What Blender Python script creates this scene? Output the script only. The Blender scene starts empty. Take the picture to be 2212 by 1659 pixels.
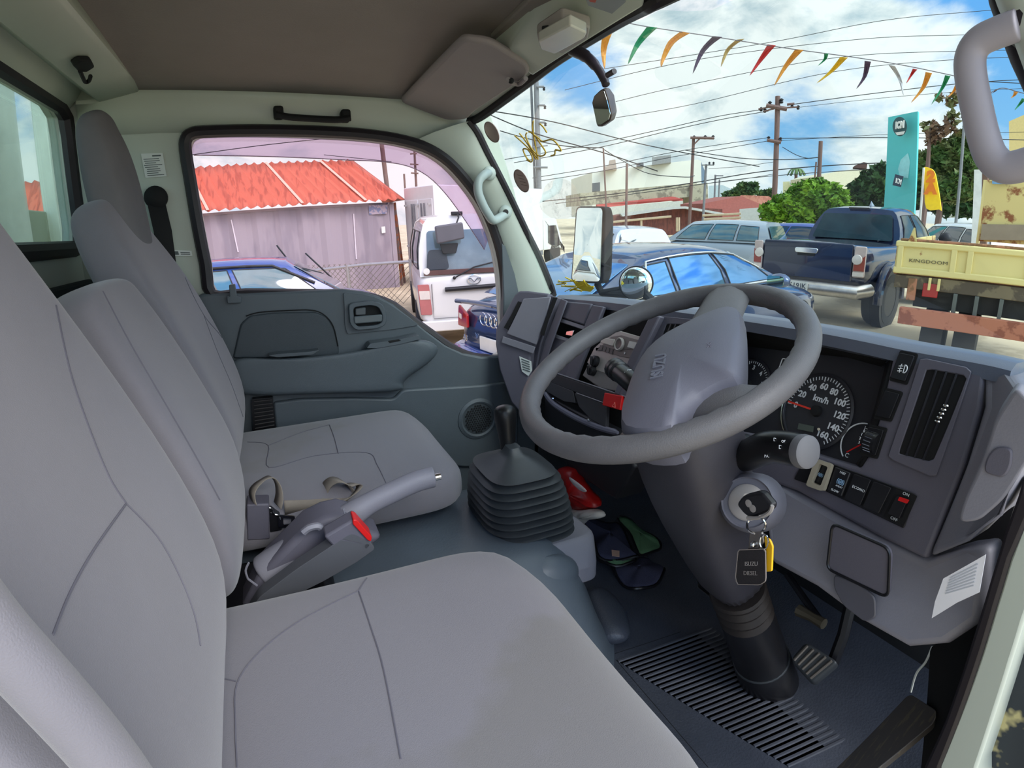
import bpy, bmesh, math, random
import numpy as np
from mathutils import Vector, Matrix
from mathutils.bvhtree import BVHTree
random.seed(7)
S = bpy.context.scene
COL = S.collection
pi = math.pi
# ------------------------------------------------------------------ camera (ultra-wide phone lens)
CX, CY, F, K = 1106.0, 829.5, 1179.4, 0.185
def basis(yaw, pitch, roll):
    y, p, r = (math.radians(a) for a in (yaw, pitch, roll))
    h = np.array([math.sin(y), math.cos(y), 0.]); rt = np.array([math.cos(y), -math.sin(y), 0.]); z = np.array([0, 0, 1.])
    fw = h*math.cos(p) - z*math.sin(p); up = h*math.sin(p) + z*math.cos(p)
    return rt*math.cos(r)+up*math.sin(r), -rt*math.sin(r)+up*math.cos(r), fw
BC = basis(23.31, 16.1, -1.69)      # the camera in the frame of the cab (x forward, y to the passenger side, z up)
BG = basis(23.31, 17.5, -1.75)      # the camera in the frame of the yard (the truck stands on a slight slope)
cam = bpy.data.cameras.new('camera'); cam_o = bpy.data.objects.new('camera', cam); COL.objects.link(cam_o)
Rm = Matrix(((BC[0][0], BC[1][0], -BC[2][0]), (BC[0][1], BC[1][1], -BC[2][1]), (BC[0][2], BC[1][2], -BC[2][2])))
cam_o.matrix_world = Rm.to_4x4()
cam.type = 'PANO'; cam.sensor_width = 36; cam.clip_start = .005; cam.clip_end = 2000
cam.panorama_type = 'FISHEYE_LENS_POLYNOMIAL'
_th = np.linspace(0, 1.25, 200); _r = F*(_th+K*_th**3)*36/2212
_A = np.stack([_r, _r**2, _r**3, _r**4], 1); _c = np.linalg.lstsq(_A, -_th, rcond=None)[0]
cam.fisheye_polynomial_k0 = 0
cam.fisheye_polynomial_k1, cam.fisheye_polynomial_k2, cam.fisheye_polynomial_k3, cam.fisheye_polynomial_k4 = [float(a) for a in _c]
cam.fisheye_fov = math.radians(170)
S.camera = cam_o
S.view_settings.view_transform = 'Standard'; S.view_settings.look = 'None'
S.view_settings.gamma = 1; S.view_settings.use_curve_mapping = False
S.view_settings.exposure = EXPOSURE = 0.85
S.cycles.max_bounces = 8; S.cycles.diffuse_bounces = 5; S.cycles.transparent_max_bounces = 12
S.cycles.caustics_reflective = False; S.cycles.caustics_refractive = False

def ray(u, v, B=BC):
    a = u-CX; b = CY-v; h = math.hypot(a, b)+1e-9; R = h/F; th = R
    for _ in range(12): th -= (th+K*th**3-R)/(1+3*K*th*th)
    return math.sin(th)*(a/h*B[0]+b/h*B[1])+math.cos(th)*B[2]
def P(u, v, x=None, y=None, z=None, B=BC):
    "point of the pixel's ray on a plane x=, y= or z= of the cab"
    d = ray(u, v, B)
    t = x/d[0] if x is not None else (y/d[1] if y is not None else z/d[2])
    return Vector(d*t)
def PL(u, v, p0, n, off=0):
    d = Vector(ray(u, v)); n = Vector(n).normalized()
    return d*(((Vector(p0)+n*off)@n)/(d@n)) if False else d*((Vector(p0)+n*off).dot(n)/d.dot(n))
MY = Matrix(((BC[0][0], BC[1][0], BC[2][0]), (BC[0][1], BC[1][1], BC[2][1]), (BC[0][2], BC[1][2], BC[2][2]))) @ \
     Matrix(((BG[0][0], BG[1][0], BG[2][0]), (BG[0][1], BG[1][1], BG[2][1]), (BG[0][2], BG[1][2], BG[2][2]))).transposed()
MY = MY.to_4x4()                    # yard frame -> cab frame
GZ = -1.9                           # ground below the camera, in the yard frame
def Q(u, v, z=None, d=None, x=None, y=None):
    "the same in the frame of the yard; d = horizontal distance"
    r = ray(u, v, BG)
    if d is not None: t = d/math.hypot(r[0], r[1])
    elif z is not None: t = z/r[2]
    elif x is not None: t = x/r[0]
    else: t = y/r[1]
    return Vector(r*t)

# ------------------------------------------------------------------ colours and materials
def lin(c): return tuple(((a/255)/12.92 if a/255 <= .04045 else ((a/255+.055)/1.055)**2.4) for a in c)
def nd(nt, t, **k):
    n = nt.nodes.new(t)
    for a, b in k.items():
        if a in n.inputs: n.inputs[a].default_value = b
        else: setattr(n, a, b)
    return n
def mat(name, rgb, rough=.6, metal=0, var=.08, scale=8, bump=0, bscale=60, spec=.5, rgb2=None, thr=None, stretch=None, coat=0, emit=None, es=1, sheen=0, detail=4):
    m = bpy.data.materials.new(name); m.use_nodes = True; nt = m.node_tree; L = nt.links.new
    b = nt.nodes['Principled BSDF']; b.inputs['Roughness'].default_value = rough; b.inputs['Metallic'].default_value = metal
    b.inputs['Specular IOR Level'].default_value = spec; b.inputs['Coat Weight'].default_value = coat; b.inputs['Sheen Weight'].default_value = sheen
    tc = nd(nt, 'ShaderNodeTexCoord'); src = tc.outputs['Object']
    if stretch:
        mp = nd(nt, 'ShaderNodeMapping'); mp.inputs['Scale'].default_value = stretch; L(src, mp.inputs[0]); src = mp.outputs[0]
    c = lin(rgb); no = nd(nt, 'ShaderNodeTexNoise', Scale=scale, Detail=detail, Roughness=.6); L(src, no.inputs['Vector'])
    rp = nd(nt, 'ShaderNodeValToRGB')
    if rgb2 is None:
        rp.color_ramp.elements[0].position = .3; rp.color_ramp.elements[1].position = .7
        rp.color_ramp.elements[0].color = (*[a*(1-var) for a in c], 1); rp.color_ramp.elements[1].color = (*[min(1, a*(1+var)) for a in c], 1)
    else:
        t = thr or .55
        rp.color_ramp.elements[0].position = t-.03; rp.color_ramp.elements[1].position = t+.03
        rp.color_ramp.elements[0].color = (*c, 1); rp.color_ramp.elements[1].color = (*lin(rgb2), 1)
    L(no.outputs[0], rp.inputs[0]); L(rp.outputs[0], b.inputs['Base Color'])
    if bump:
        n2 = nd(nt, 'ShaderNodeTexNoise', Scale=bscale, Detail=2); L(src, n2.inputs['Vector'])
        bp = nd(nt, 'ShaderNodeBump', Strength=bump, Distance=.002); L(n2.outputs[0], bp.inputs['Height']); L(bp.outputs[0], b.inputs['Normal'])
    if emit: b.inputs['Emission Color'].default_value = (*lin(emit), 1); b.inputs['Emission Strength'].default_value = es
    return m
def glassmat(name, tint, refl=.06, rough=0.0, dirt=0, dirtcol=(200, 205, 200)):
    m = bpy.data.materials.new(name); m.use_nodes = True; nt = m.node_tree; L = nt.links.new
    nt.nodes.clear(); o = nd(nt, 'ShaderNodeOutputMaterial')
    t = nd(nt, 'ShaderNodeBsdfTransparent'); t.inputs[0].default_value = (*tint, 1)
    g = nd(nt, 'ShaderNodeBsdfGlossy', Roughness=rough); g.inputs[0].default_value = (1, 1, 1, 1)
    lw = nd(nt, 'ShaderNodeFresnel', IOR=1.5); mu = nd(nt, 'ShaderNodeMath', operation='MULTIPLY'); mu.inputs[1].default_value = refl/.04*.5
    mx = nd(nt, 'ShaderNodeMixShader'); L(lw.outputs[0], mu.inputs[0]); L(mu.outputs[0], mx.inputs[0]); L(t.outputs[0], mx.inputs[1]); L(g.outputs[0], mx.inputs[2])
    out = mx.outputs[0]
    if dirt:
        tc = nd(nt, 'ShaderNodeTexCoord'); n = nd(nt, 'ShaderNodeTexNoise', Scale=3.0, Detail=8, Roughness=.7); L(tc.outputs['Object'], n.inputs['Vector'])
        r = nd(nt, 'ShaderNodeMapRange'); r.inputs['From Min'].default_value = .5; r.inputs['From Max'].default_value = .8; r.inputs['To Max'].default_value = dirt; L(n.outputs[0], r.inputs[0])
        d = nd(nt, 'ShaderNodeBsdfDiffuse'); d.inputs[0].default_value = (*lin(dirtcol), 1)
        m2 = nd(nt, 'ShaderNodeMixShader'); L(r.outputs[0], m2.inputs[0]); L(out, m2.inputs[1]); L(d.outputs[0], m2.inputs[2]); out = m2.outputs[0]
    L(out, o.inputs[0]); return m

# ------------------------------------------------------------------ sky, sun
def build_world():
    w = bpy.data.worlds.new('sky'); S.world = w; w.use_nodes = True; nt = w.node_tree; L = nt.links.new; nt.nodes.clear()
    o = nd(nt, 'ShaderNodeOutputWorld'); bg = nd(nt, 'ShaderNodeBackground'); bg.inputs[1].default_value = SKY_STRENGTH; L(bg.outputs[0], o.inputs[0])
    tc = nd(nt, 'ShaderNodeTexCoord'); V = tc.outputs['Generated']
    mp = nd(nt, 'ShaderNodeMapping'); mp.inputs['Scale'].default_value = (1, 1, 1.9); mp.inputs['Location'].default_value = (3.1, .4, 0); L(V, mp.inputs[0])
    n1 = nd(nt, 'ShaderNodeTexNoise', Scale=2.6, Detail=9, Roughness=.58, Distortion=.25); L(mp.outputs[0], n1.inputs['Vector'])
    def dotv(u, v, a, b, to):   # a soft patch of sky around one direction
        d = ray(u, v); dp = nd(nt, 'ShaderNodeVectorMath', operation='DOT_PRODUCT'); dp.inputs[1].default_value = tuple(d); L(V, dp.inputs[0])
        r = nd(nt, 'ShaderNodeMapRange', interpolation_type='SMOOTHSTEP'); r.inputs['From Min'].default_value = math.cos(math.radians(a)); r.inputs['From Max'].default_value = math.cos(math.radians(b)); r.inputs['To Max'].default_value = to; L(dp.outputs['Value'], r.inputs[0]); return r.outputs[0]
    s = n1.outputs[0]
    for q in ((2050, 10, 21, 4, -.30), (1270, 150, 6, 1, -.19), (1500, 0, 5, 1, -.14), (1650, 200, 24, 5, .22), (2150, 330, 15, 3, .06), (1680, 400, 9, 2, -.16), (1100, 300, 10, 1, .05), (800, 350, 16, 3, .12), (60, 230, 9, 1, -.03)):
        a = nd(nt, 'ShaderNodeMath', operation='ADD'); L(s, a.inputs[0]); L(dotv(*q), a.inputs[1]); s = a.outputs[0]
    mk = nd(nt, 'ShaderNodeMapRange', interpolation_type='SMOOTHSTEP'); mk.inputs['From Min'].default_value = .37; mk.inputs['From Max'].default_value = .53; L(s, mk.inputs[0])
    sh = nd(nt, 'ShaderNodeTexNoise', Scale=5.5, Detail=7, Roughness=.6, Distortion=.4); L(mp.outputs[0], sh.inputs['Vector'])
    cr = nd(nt, 'ShaderNodeValToRGB'); e = cr.color_ramp.elements; e[0].position = .30; e[0].color = (*lin((180, 200, 211)), 1); e[1].position = .47; e[1].color = (*lin((250, 252, 252)), 1); L(sh.outputs[0], cr.inputs[0])
    sp = nd(nt, 'ShaderNodeSeparateXYZ'); L(V, sp.inputs[0])
    bl = nd(nt, 'ShaderNodeValToRGB'); e = bl.color_ramp.elements; e[0].position = .0; e[0].color = (*lin((150, 200, 232)), 1); e[1].position = .4; e[1].color = (*lin((88, 164, 240)), 1); L(sp.outputs[2], bl.inputs[0])
    mx = nd(nt, 'ShaderNodeMixRGB'); L(mk.outputs[0], mx.inputs[0]); L(bl.outputs[0], mx.inputs[1]); L(cr.outputs[0], mx.inputs[2])
    # unseen sky brightened to light the cab, around the sun, which stands high behind the driver's door
    dp = nd(nt, 'ShaderNodeVectorMath', operation='DOT_PRODUCT'); dp.inputs[1].default_value = tuple(SUN_DIR); L(V, dp.inputs[0])
    r = nd(nt, 'ShaderNodeMapRange', interpolation_type='SMOOTHSTEP'); r.inputs['From Min'].default_value = math.cos(math.radians(70)); r.inputs['From Max'].default_value = 1; r.inputs['To Min'].default_value = 1; r.inputs['To Max'].default_value = SKY_GLOW; L(dp.outputs['Value'], r.inputs[0])
    mu = nd(nt, 'ShaderNodeVectorMath', operation='SCALE'); L(mx.outputs[0], mu.inputs[0]); L(r.outputs[0], mu.inputs['Scale'])
    L(mu.outputs[0], bg.inputs[0])
SKY_STRENGTH, SKY_GLOW = .62, 2.8
SUN_DIR = Vector((.25, -.72, .62)).normalized()
build_world()
sun = bpy.data.lights.new('sun', 'SUN'); sun.energy = 1.0; sun.angle = math.radians(28); sun.color = (1, .97, .93)
sun_o = bpy.data.objects.new('sun', sun); COL.objects.link(sun_o); sun_o.rotation_euler = (-SUN_DIR).to_track_quat('-Z', 'Y').to_euler()

# ------------------------------------------------------------------ mesh helpers
def frame(n):
    n = Vector(n).normalized(); a = Vector((0, 0, 1)) if abs(n.z) < .9 else Vector((1, 0, 0))
    u = a.cross(n).normalized(); return u, n.cross(u)
class MB:
    def __init__(s): s.v = []; s.f = []
    def add(s, vs, fs):
        k = len(s.v); s.v += [tuple(a) for a in vs]; s.f += [tuple(i+k for i in f) for f in fs]; return s
    def box(s, c, d, R=None):
        c = Vector(c); vs = []
        for i in (-.5, .5):
            for j in (-.5, .5):
                for k in (-.5, .5):
                    p = Vector((i*d[0], j*d[1], k*d[2])); vs.append(c+(R@p if R else p))
        return s.add(vs, [(0, 1, 3, 2), (4, 6, 7, 5), (0, 4, 5, 1), (2, 3, 7, 6), (0, 2, 6, 4), (1, 5, 7, 3)])
    def bx(s, x0, x1, y0, y1, z0, z1): return s.box(((x0+x1)/2, (y0+y1)/2, (z0+z1)/2), (abs(x1-x0), abs(y1-y0), abs(z1-z0)))
    def loft(s, rings, cap=True, closed=True, loop=False):
        n = len(rings[0]); vs = [p for r in rings for p in r]; fs = []; m = len(rings)
        for i in range(m if loop else m-1):
            for j in range(n if closed else n-1):
                a = i*n+j; b = i*n+(j+1) % n; c = ((i+1) % m)*n+(j+1) % n; d = ((i+1) % m)*n+j; fs.append((a, b, c, d))
        if cap and not loop: fs.append(tuple(range(n))[::-1]); fs.append(tuple((m-1)*n+i for i in range(n)))
        return s.add(vs, fs)
    def cyl(s, p0, p1, r0, r1=None, n=20):
        p0 = Vector(p0); p1 = Vector(p1); r1 = r0 if r1 is None else r1; u, v = frame(p1-p0)
        return s.loft([[p+(u*math.cos(2*pi*k/n)+v*math.sin(2*pi*k/n))*r for k in range(n)] for p, r in ((p0, r0), (p1, r1))])
    def tube(s, pts, r, n=8, sy=1, cap=True, loop=False, up=None):
        pts = [Vector(p) for p in pts]; rings = []; m = len(pts)
        u = None
        for i, p in enumerate(pts):
            t = (pts[(i+1) % m]-pts[i-1]) if loop else (pts[min(i+1, m-1)]-pts[max(i-1, 0)])
            t = t.normalized() if t.length > 1e-9 else Vector((0, 0, 1))
            if up is not None: v = (Vector(up)-t*t.dot(Vector(up))).normalized(); u = v.cross(t)
            elif u is None: u, v = frame(t)
            else: u = (u-t*t.dot(u)).normalized(); v = t.cross(u)
            rr = r[i] if hasattr(r, '__len__') else r
            rings.append([p+(u*math.cos(2*pi*k/n)+v*(sy*math.sin(2*pi*k/n)))*rr for k in range(n)])
        return s.loft(rings, cap=cap, loop=loop)
    def strip(s, pts, w, up, th=.001):
        pts = [Vector(p) for p in pts]; up = Vector(up); rings = []
        for i, p in enumerate(pts):
            t = (pts[min(i+1, len(pts)-1)]-pts[max(i-1, 0)]).normalized(); q = t.cross(up).normalized()*w/2; h = up.normalized()*th/2
            rings.append([p-q-h, p+q-h, p+q+h, p-q+h])
        return s.loft(rings)
    def slab(s, pts, vec):
        pts = [Vector(p) for p in pts]; vec = Vector(vec); n = len(pts)
        return s.add(pts+[p+vec for p in pts], [tuple(range(n))[::-1], tuple(range(n, 2*n))]+[(i, (i+1) % n, (i+1) % n+n, i+n) for i in range(n)])
    def ring(s, outer, inner, vec):
        o = [Vector(p) for p in outer]; i_ = [Vector(p) for p in inner]; n = len(o); vec = Vector(vec)
        vs = o+i_+[p+vec for p in o]+[p+vec for p in i_]; fs = []
        for k in range(n):
            j = (k+1) % n
            fs += [(k, j, j+n, k+n), (k+2*n, k+3*n, j+3*n, j+2*n), (k, k+2*n, j+2*n, j), (k+n, j+n, j+3*n, k+3*n)]
        return s.add(vs, fs)
    def lathe(s, p0, ax, prof, n=24, cap=True):
        p0 = Vector(p0); ax = Vector(ax).normalized(); u, v = frame(ax)
        return s.loft([[p0+ax*h+(u*math.cos(2*pi*k/n)+v*math.sin(2*pi*k/n))*max(r, 1e-5) for k in range(n)] for r, h in prof], cap=cap)
    def ball(s, c, r, n=12, sc=(1, 1, 1)):
        c = Vector(c); rings = []
        for i in range(n//2+1):
            a = pi*i/(n//2); q = max(math.sin(a), .001)
            rings.append([c+Vector((math.cos(2*pi*k/n)*q*r*sc[0], math.sin(2*pi*k/n)*q*r*sc[1], -math.cos(a)*r*sc[2])) for k in range(n)])
        return s.loft(rings)
    def grid(s, rows, th=None):
        n = len(rows[0]); return s.add([p for r in rows for p in r], [(i*n+j, i*n+j+1, (i+1)*n+j+1, (i+1)*n+j) for i in range(len(rows)-1) for j in range(n-1)])
def cat(pts, n=6, closed=False):
    "smooth curve through points"
    pts = [Vector(p) for p in pts]; m = len(pts); out = []
    for i in range(m if closed else m-1):
        p0 = pts[i-1] if closed or i > 0 else pts[0]; p1 = pts[i]; p2 = pts[(i+1) % m]; p3 = pts[(i+2) % m] if closed or i+2 < m else pts[-1]
        for k in range(n):
            t = k/n; out.append(.5*((2*p1)+(p2-p0)*t+(2*p0-5*p1+4*p2-p3)*t*t+(3*p1-p0-3*p2+p3)*t**3))
    if not closed: out.append(pts[-1])
    return out
def rpoly(pts, r, n=5):
    "polygon with rounded corners"
    pts = [Vector(p) for p in pts]; out = []; m = len(pts)
    for i in range(m):
        rr = r[i] if hasattr(r, '__len__') else r
        a, b, c = pts[i-1], pts[i], pts[(i+1) % m]; d0 = (a-b); d1 = (c-b); l = min(rr, d0.length*.45, d1.length*.45)
        if rr <= 0: out.append(b); continue
        p, q = b+d0.normalized()*l, b+d1.normalized()*l
        for k in range(n+1): t = k/n; out.append(p*(1-t)**2+b*2*t*(1-t)+q*t*t)
    return out
def resamp(pts, n):
    pts = [Vector(p) for p in pts]; L_ = [0]
    for i in range(len(pts)): L_.append(L_[-1]+(pts[(i+1) % len(pts)]-pts[i]).length)
    out = []; j = 0
    for k in range(n):
        t = L_[-1]*k/n
        while L_[j+1] < t: j += 1
        a, b = pts[j], pts[(j+1) % len(pts)]; out.append(a.lerp(b, (t-L_[j])/max(L_[j+1]-L_[j], 1e-9)))
    return out
def by_angle(outer, c, inner):
    "for each inner point the outer outline's point in the same direction from c (cab side plane, x-z)"
    out = []
    for p in inner:
        d = Vector((p[0]-c[0], 0, p[2]-c[2])).normalized(); best = None
        for i in range(len(outer)):
            a = Vector(outer[i]); b = Vector(outer[(i+1) % len(outer)]); e = b-a
            den = d.x*e.z-d.z*e.x
            if abs(den) < 1e-12: continue
            wx, wz = a.x-c[0], a.z-c[2]; t = (wx*e.z-wz*e.x)/den; q = (wx*d.z-wz*d.x)/den
            if t > 0 and -1e-6 <= q <= 1+1e-6 and (best is None or t > best[0]): best = (t, a+e*q)
        out.append(best[1])
    return out

# ------------------------------------------------------------------ objects
ROOTM = {}; YARD = set()
def props(o, label=None, cat_=None, group=None, kind=None):
    if label: o['label'] = label
    if cat_: o['category'] = cat_
    if group: o['group'] = group
    if kind: o['kind'] = kind
    return o
def thing(name, label, category, loc=(0, 0, 0), rz=0, group=None, kind=None, yard=False, ry=0):
    o = bpy.data.objects.new(name, None); COL.objects.link(o); o.empty_display_size = .05
    M = Matrix.Translation(Vector(loc))@Matrix.Rotation(rz, 4, 'Z')@Matrix.Rotation(ry, 4, 'Y')
    if yard: M = MY@M
    o.matrix_basis = M; ROOTM[o.name] = M
    if yard: YARD.add(o.name)
    return props(o, label, category, group, kind)
def obj(name, mb, m, parent=None, bevel=0, seg=2, sub=0, smooth=True, local=False, label=None, cat_=None, group=None, kind=None, yard=False, ang=40, solid=0, loc=None):
    me = bpy.data.meshes.new(name)
    if isinstance(mb, MB):
        bm = bmesh.new(); bv = [bm.verts.new(v) for v in mb.v]
        for f in mb.f:
            try: bm.faces.new([bv[i] for i in f])
            except ValueError: pass
        bmesh.ops.remove_doubles(bm, verts=bm.verts, dist=1e-6)
        bmesh.ops.recalc_face_normals(bm, faces=bm.faces); bm.to_mesh(me); bm.free()
    else: me = mb
    if loc is not None:
        me.transform(Matrix.Translation(-Vector(loc)))
    o = bpy.data.objects.new(name, me); COL.objects.link(o)
    if m: me.materials.append(m)
    if smooth and len(me.polygons): me.polygons.foreach_set('use_smooth', [True]*len(me.polygons))
    if smooth and hasattr(me, 'set_sharp_from_angle') and not sub: me.set_sharp_from_angle(angle=math.radians(ang))
    if solid: q = o.modifiers.new('solid', 'SOLIDIFY'); q.thickness = solid; q.offset = 0
    if bevel:
        b = o.modifiers.new('bevel', 'BEVEL'); b.width = bevel; b.segments = seg; b.limit_method = 'ANGLE'; b.angle_limit = math.radians(35); b.harden_normals = False
    if sub: q = o.modifiers.new('sub', 'SUBSURF'); q.levels = sub; q.render_levels = sub
    if parent:
        o.parent = parent
        if parent.name in ROOTM and not local: o.matrix_parent_inverse = ROOTM[parent.name].inverted()@(MY if parent.name in YARD else Matrix.Identity(4))
    else:
        M = Matrix.Translation(Vector(loc)) if loc is not None else Matrix.Identity(4)
        if yard: M = MY@M
        o.matrix_basis = M; ROOTM[o.name] = M
    return props(o, label, cat_, group, kind)
def copy_tree(o, parent=None):
    c = o.copy(); COL.objects.link(c)
    if parent: c.parent = parent; c.matrix_parent_inverse = o.matrix_parent_inverse.copy()
    for ch in [q for q in COL.objects if q.parent == o]: copy_tree(ch, c)
    return c
def text(s, size, p, right, up, ext=.0003, align='CENTER', sx=1, bold=0):
    "letters as a mesh builder, laid on the plane of right/up at p"
    cu = bpy.data.curves.new('t', 'FONT'); cu.body = s; cu.size = size; cu.extrude = ext; cu.align_x = align; cu.align_y = 'CENTER'; cu.offset = bold; cu.resolution_u = 2
    o = bpy.data.objects.new('t', cu); COL.objects.link(o)
    me = bpy.data.meshes.new_from_object(o); bpy.data.objects.remove(o); bpy.data.curves.remove(cu)
    r = Vector(right).normalized(); u = Vector(up).normalized(); n = r.cross(u); p = Vector(p); mb = MB()
    mb.add([p+r*(v.co.x*sx)+u*v.co.y+n*v.co.z for v in me.vertices], [tuple(f.vertices) for f in me.polygons]); bpy.data.meshes.remove(me)
    return mb
def bvh_of(*objs):
    bpy.context.view_layer.update(); dg = bpy.context.evaluated_depsgraph_get(); vs = []; fs = []
    for o in objs:
        e = o.evaluated_get(dg); me = e.to_mesh(); k = len(vs); mw = e.matrix_world
        vs += [mw@v.co for v in me.vertices]; fs += [tuple(i+k for i in f.vertices) for f in me.polygons]; e.to_mesh_clear()
    return BVHTree.FromPolygons(vs, fs)
def hit(b, u, v, off=.001, fall=None):
    d = Vector(ray(u, v)); h = b.ray_cast(Vector((0, 0, 0)), d)
    if h[0] is None: return fall
    n = h[1] if h[1].dot(d) < 0 else -h[1]
    return h[0]+n*off
# ================================================================== materials of the cab
M = {}
M['fabric'] = mat('seat fabric', (129, 126, 133), .95, var=.06, scale=5, bump=.25, bscale=900, spec=.15, sheen=.3)
M['fabric2'] = mat('seat fabric stained', (129, 126, 132), .95, scale=2.5, bump=.25, bscale=900, spec=.15, rgb2=(123, 120, 121), thr=.58, sheen=.3)
M['seam'] = mat('seam thread', (104, 102, 112), .9)
M['plastic'] = mat('dash plastic', (98, 96, 108), .55, var=.04, bump=.12, bscale=700)
M['plastic_l'] = mat('light grey plastic', (134, 133, 143), .5, var=.04, bump=.1, bscale=500)
M['plastic_d'] = mat('door plastic', (84, 92, 98), .5, var=.05, bump=.2, bscale=500)
M['black'] = mat('black plastic', (26, 26, 30), .35, var=.1)
M['dark'] = mat('dark matt plastic', (14, 14, 16), .8)
M['wheel'] = mat('steering wheel skin', (98, 97, 100), .5, var=.1, scale=12, bump=.2, bscale=600, spec=.4)
M['hub'] = mat('horn pad plastic', (98, 98, 110), .55, var=.03, bump=.1, bscale=500)
M['paint'] = mat('pale grey green cab paint', (192, 200, 188), .35, var=.03, scale=2)
M['rubber'] = mat('black rubber', (30, 24, 30), .5)
M['rubber2'] = mat('worn black rubber', (58, 62, 66), .42, var=.15, scale=14)
M['headliner'] = mat('headliner cloth', (150, 142, 138), .95, var=.07, scale=3, bump=.3, bscale=350, spec=.1)
M['visor'] = mat('visor vinyl', (150, 142, 142), .8, var=.03, bump=.2, bscale=600)
M['vinyl'] = mat('floor vinyl', (70, 74, 84), .36, var=.2, scale=6, bump=.5, bscale=220)
M['vinyl_t'] = mat('tunnel vinyl', (92, 102, 112), .42, var=.1, scale=5, bump=.15, bscale=200)
M['chrome'] = mat('chrome', (225, 228, 230), .12, 1)
M['steel'] = mat('worn steel', (150, 145, 140), .35, 1, var=.2)
M['mirror'] = mat('mirror glass', (235, 240, 240), .01, 1, var=0)
M['red'] = mat('red plastic', (214, 26, 26), .4)
M['white'] = mat('white print', (232, 236, 240), .6, emit=(232, 236, 240), es=.0)
M['silverp'] = mat('silver plastic', (178, 172, 168), .4, .3, var=.05)
M['webbing'] = mat('seat belt webbing', (142, 133, 122), .8, var=.06, scale=30, bump=.3, bscale=800)
M['label'] = mat('paper label', (226, 232, 228), .7)
M['labeltext'] = mat('label print', (90, 100, 100), .7)
M['glass_w'] = glassmat('windscreen glass', (.88, .985, .97), .008, dirt=.08, dirtcol=(190, 214, 208))
M['glass_s'] = glassmat('side glass', (.97, .92, .95), .01)
M['glass_r'] = glassmat('rear glass', (.84, .96, .93), .03, dirt=.12, dirtcol=(200, 215, 205))
M['visorstrip'] = glassmat('smoked acrylic', (.80, .72, .80), .02)
M['clear'] = glassmat('clear plastic', (.93, .93, .9), .12)
W = 1.65
# ------------------------------------------------------------------ passenger side: body, window, door
def Y(l, y=W): return [P(u, v, y=y) for u, v in l]
win_px = [(411, 330), (413, 306), (424, 296), (450, 292), (560, 291), (700, 296), (800, 303), (870, 314), (920, 330), (962, 357), (1000, 398), (1030, 440), (1052, 486), (1070, 540), (1080, 600), (1085, 680), (1085, 764), (1040, 768), (1000, 761), (960, 741), (920, 712), (880, 683), (846, 656), (815, 641), (780, 632), (740, 628), (640, 629), (540, 630), (468, 632), (455, 570), (440, 495), (425, 410)]
win = cat(Y(win_px), 3, True)
cen = (.22, W, 0)
big = [Vector((-.515, W, .47)), Vector((.45, W, .47)), Vector((.66, W, .37)), Vector((.74, W, .12)), Vector((.80, W, -.2)), Vector((.84, W, -1.0)), Vector((-.515, W, -1.0))]
body = MB().ring(by_angle(big, cen, win), win, (0, .05, 0))
body.bx(-.51, .84, W, W+.05, -1.02, -.98)
obj('wall_left', body, M['paint'], kind='structure', bevel=.004)
obj('trim_9', MB().bx(.78, 1.12, 1.62, 1.70, -1.02, -.24), mat('dark kick panel', (50, 54, 60), .6), kind='structure')
# rubber seal and glass of the passenger window
door = thing('door_1', 'passenger door with dark grey panel below its window', 'door', (.3, W, -.9), kind='structure')
seal_c = [p+(Vector(cen)-p).normalized()*-.012+Vector((0, -.012, 0)) for p in win]
obj('window_seal', MB().tube(seal_c, .0165, 8, loop=True, up=(0, 1, 0)), M['rubber'], door)
obj('window_glass', MB().slab([p+Vector((0, .022, 0)) for p in win], (0, .003, 0)), M['glass_s'], door, smooth=False)
# rain visor: smoked strip outside along the top of the window
vis_o = Y([(405, 322), (412, 296), (450, 288), (560, 287), (700, 291), (800, 298), (870, 309), (925, 327), (966, 352), (1004, 394), (1034, 440), (1062, 520)])
vis_i = Y([(412, 328), (430, 328), (470, 329), (570, 331), (690, 336), (760, 340), (830, 343), (890, 353), (935, 375), (975, 414), (1015, 468), (1062, 540)])
vr = [[a+Vector((0, .035, 0)), b+Vector((0, .065, 0))] for a, b in zip(cat(vis_o, 3), cat(vis_i, 3))]
obj('rain_visor', MB().grid(vr), M['visorstrip'], door, solid=.002)
obj('rain_visor_edge', MB().tube([r[1] for r in vr], .0015, 5), mat('visor edge', (190, 165, 185), .3), door)
# front fixed-glass divider and sail panel
dv = Y([(1086, 400), (1094, 560), (1096, 640), (1090, 770)], W-.01)
obj('window_divider', MB().slab(Y([(1082, 500), (1090, 500), (1097, 640), (1091, 770), (1083, 770), (1086, 640)], W-.006), (0, .02, 0)), M['rubber'], door, bevel=.002)
sail = [(1084, 525), (1092, 532), (1112, 590), (1122, 636), (1112, 680), (1096, 730), (1090, 768), (1085, 768), (1088, 640)]
obj('sail_panel', MB().slab(Y(sail, W-.03), (0, .03, 0)), M['plastic_d'], door, bevel=.003)
# door trim panel
top_px = [(455, 634), (520, 633), (640, 629), (740, 625), (785, 630), (820, 641), (850, 657), (885, 684), (922, 714), (962, 744), (1000, 762), (1040, 770), (1090, 768)]
panel = [P(u, v, y=W-.03) for u, v in top_px]+[Vector((.80, W-.03, -.5)), Vector((.80, W-.03, -1.0)), Vector((-.33, W-.03, -1.0)), Vector((-.33, W-.03, -.3)), Vector((-.21, W-.03, -.13))]
obj('door_panel', MB().slab(panel, (0, .035, 0)), M['plastic_d'], door, bevel=.008, seg=3)
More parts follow.
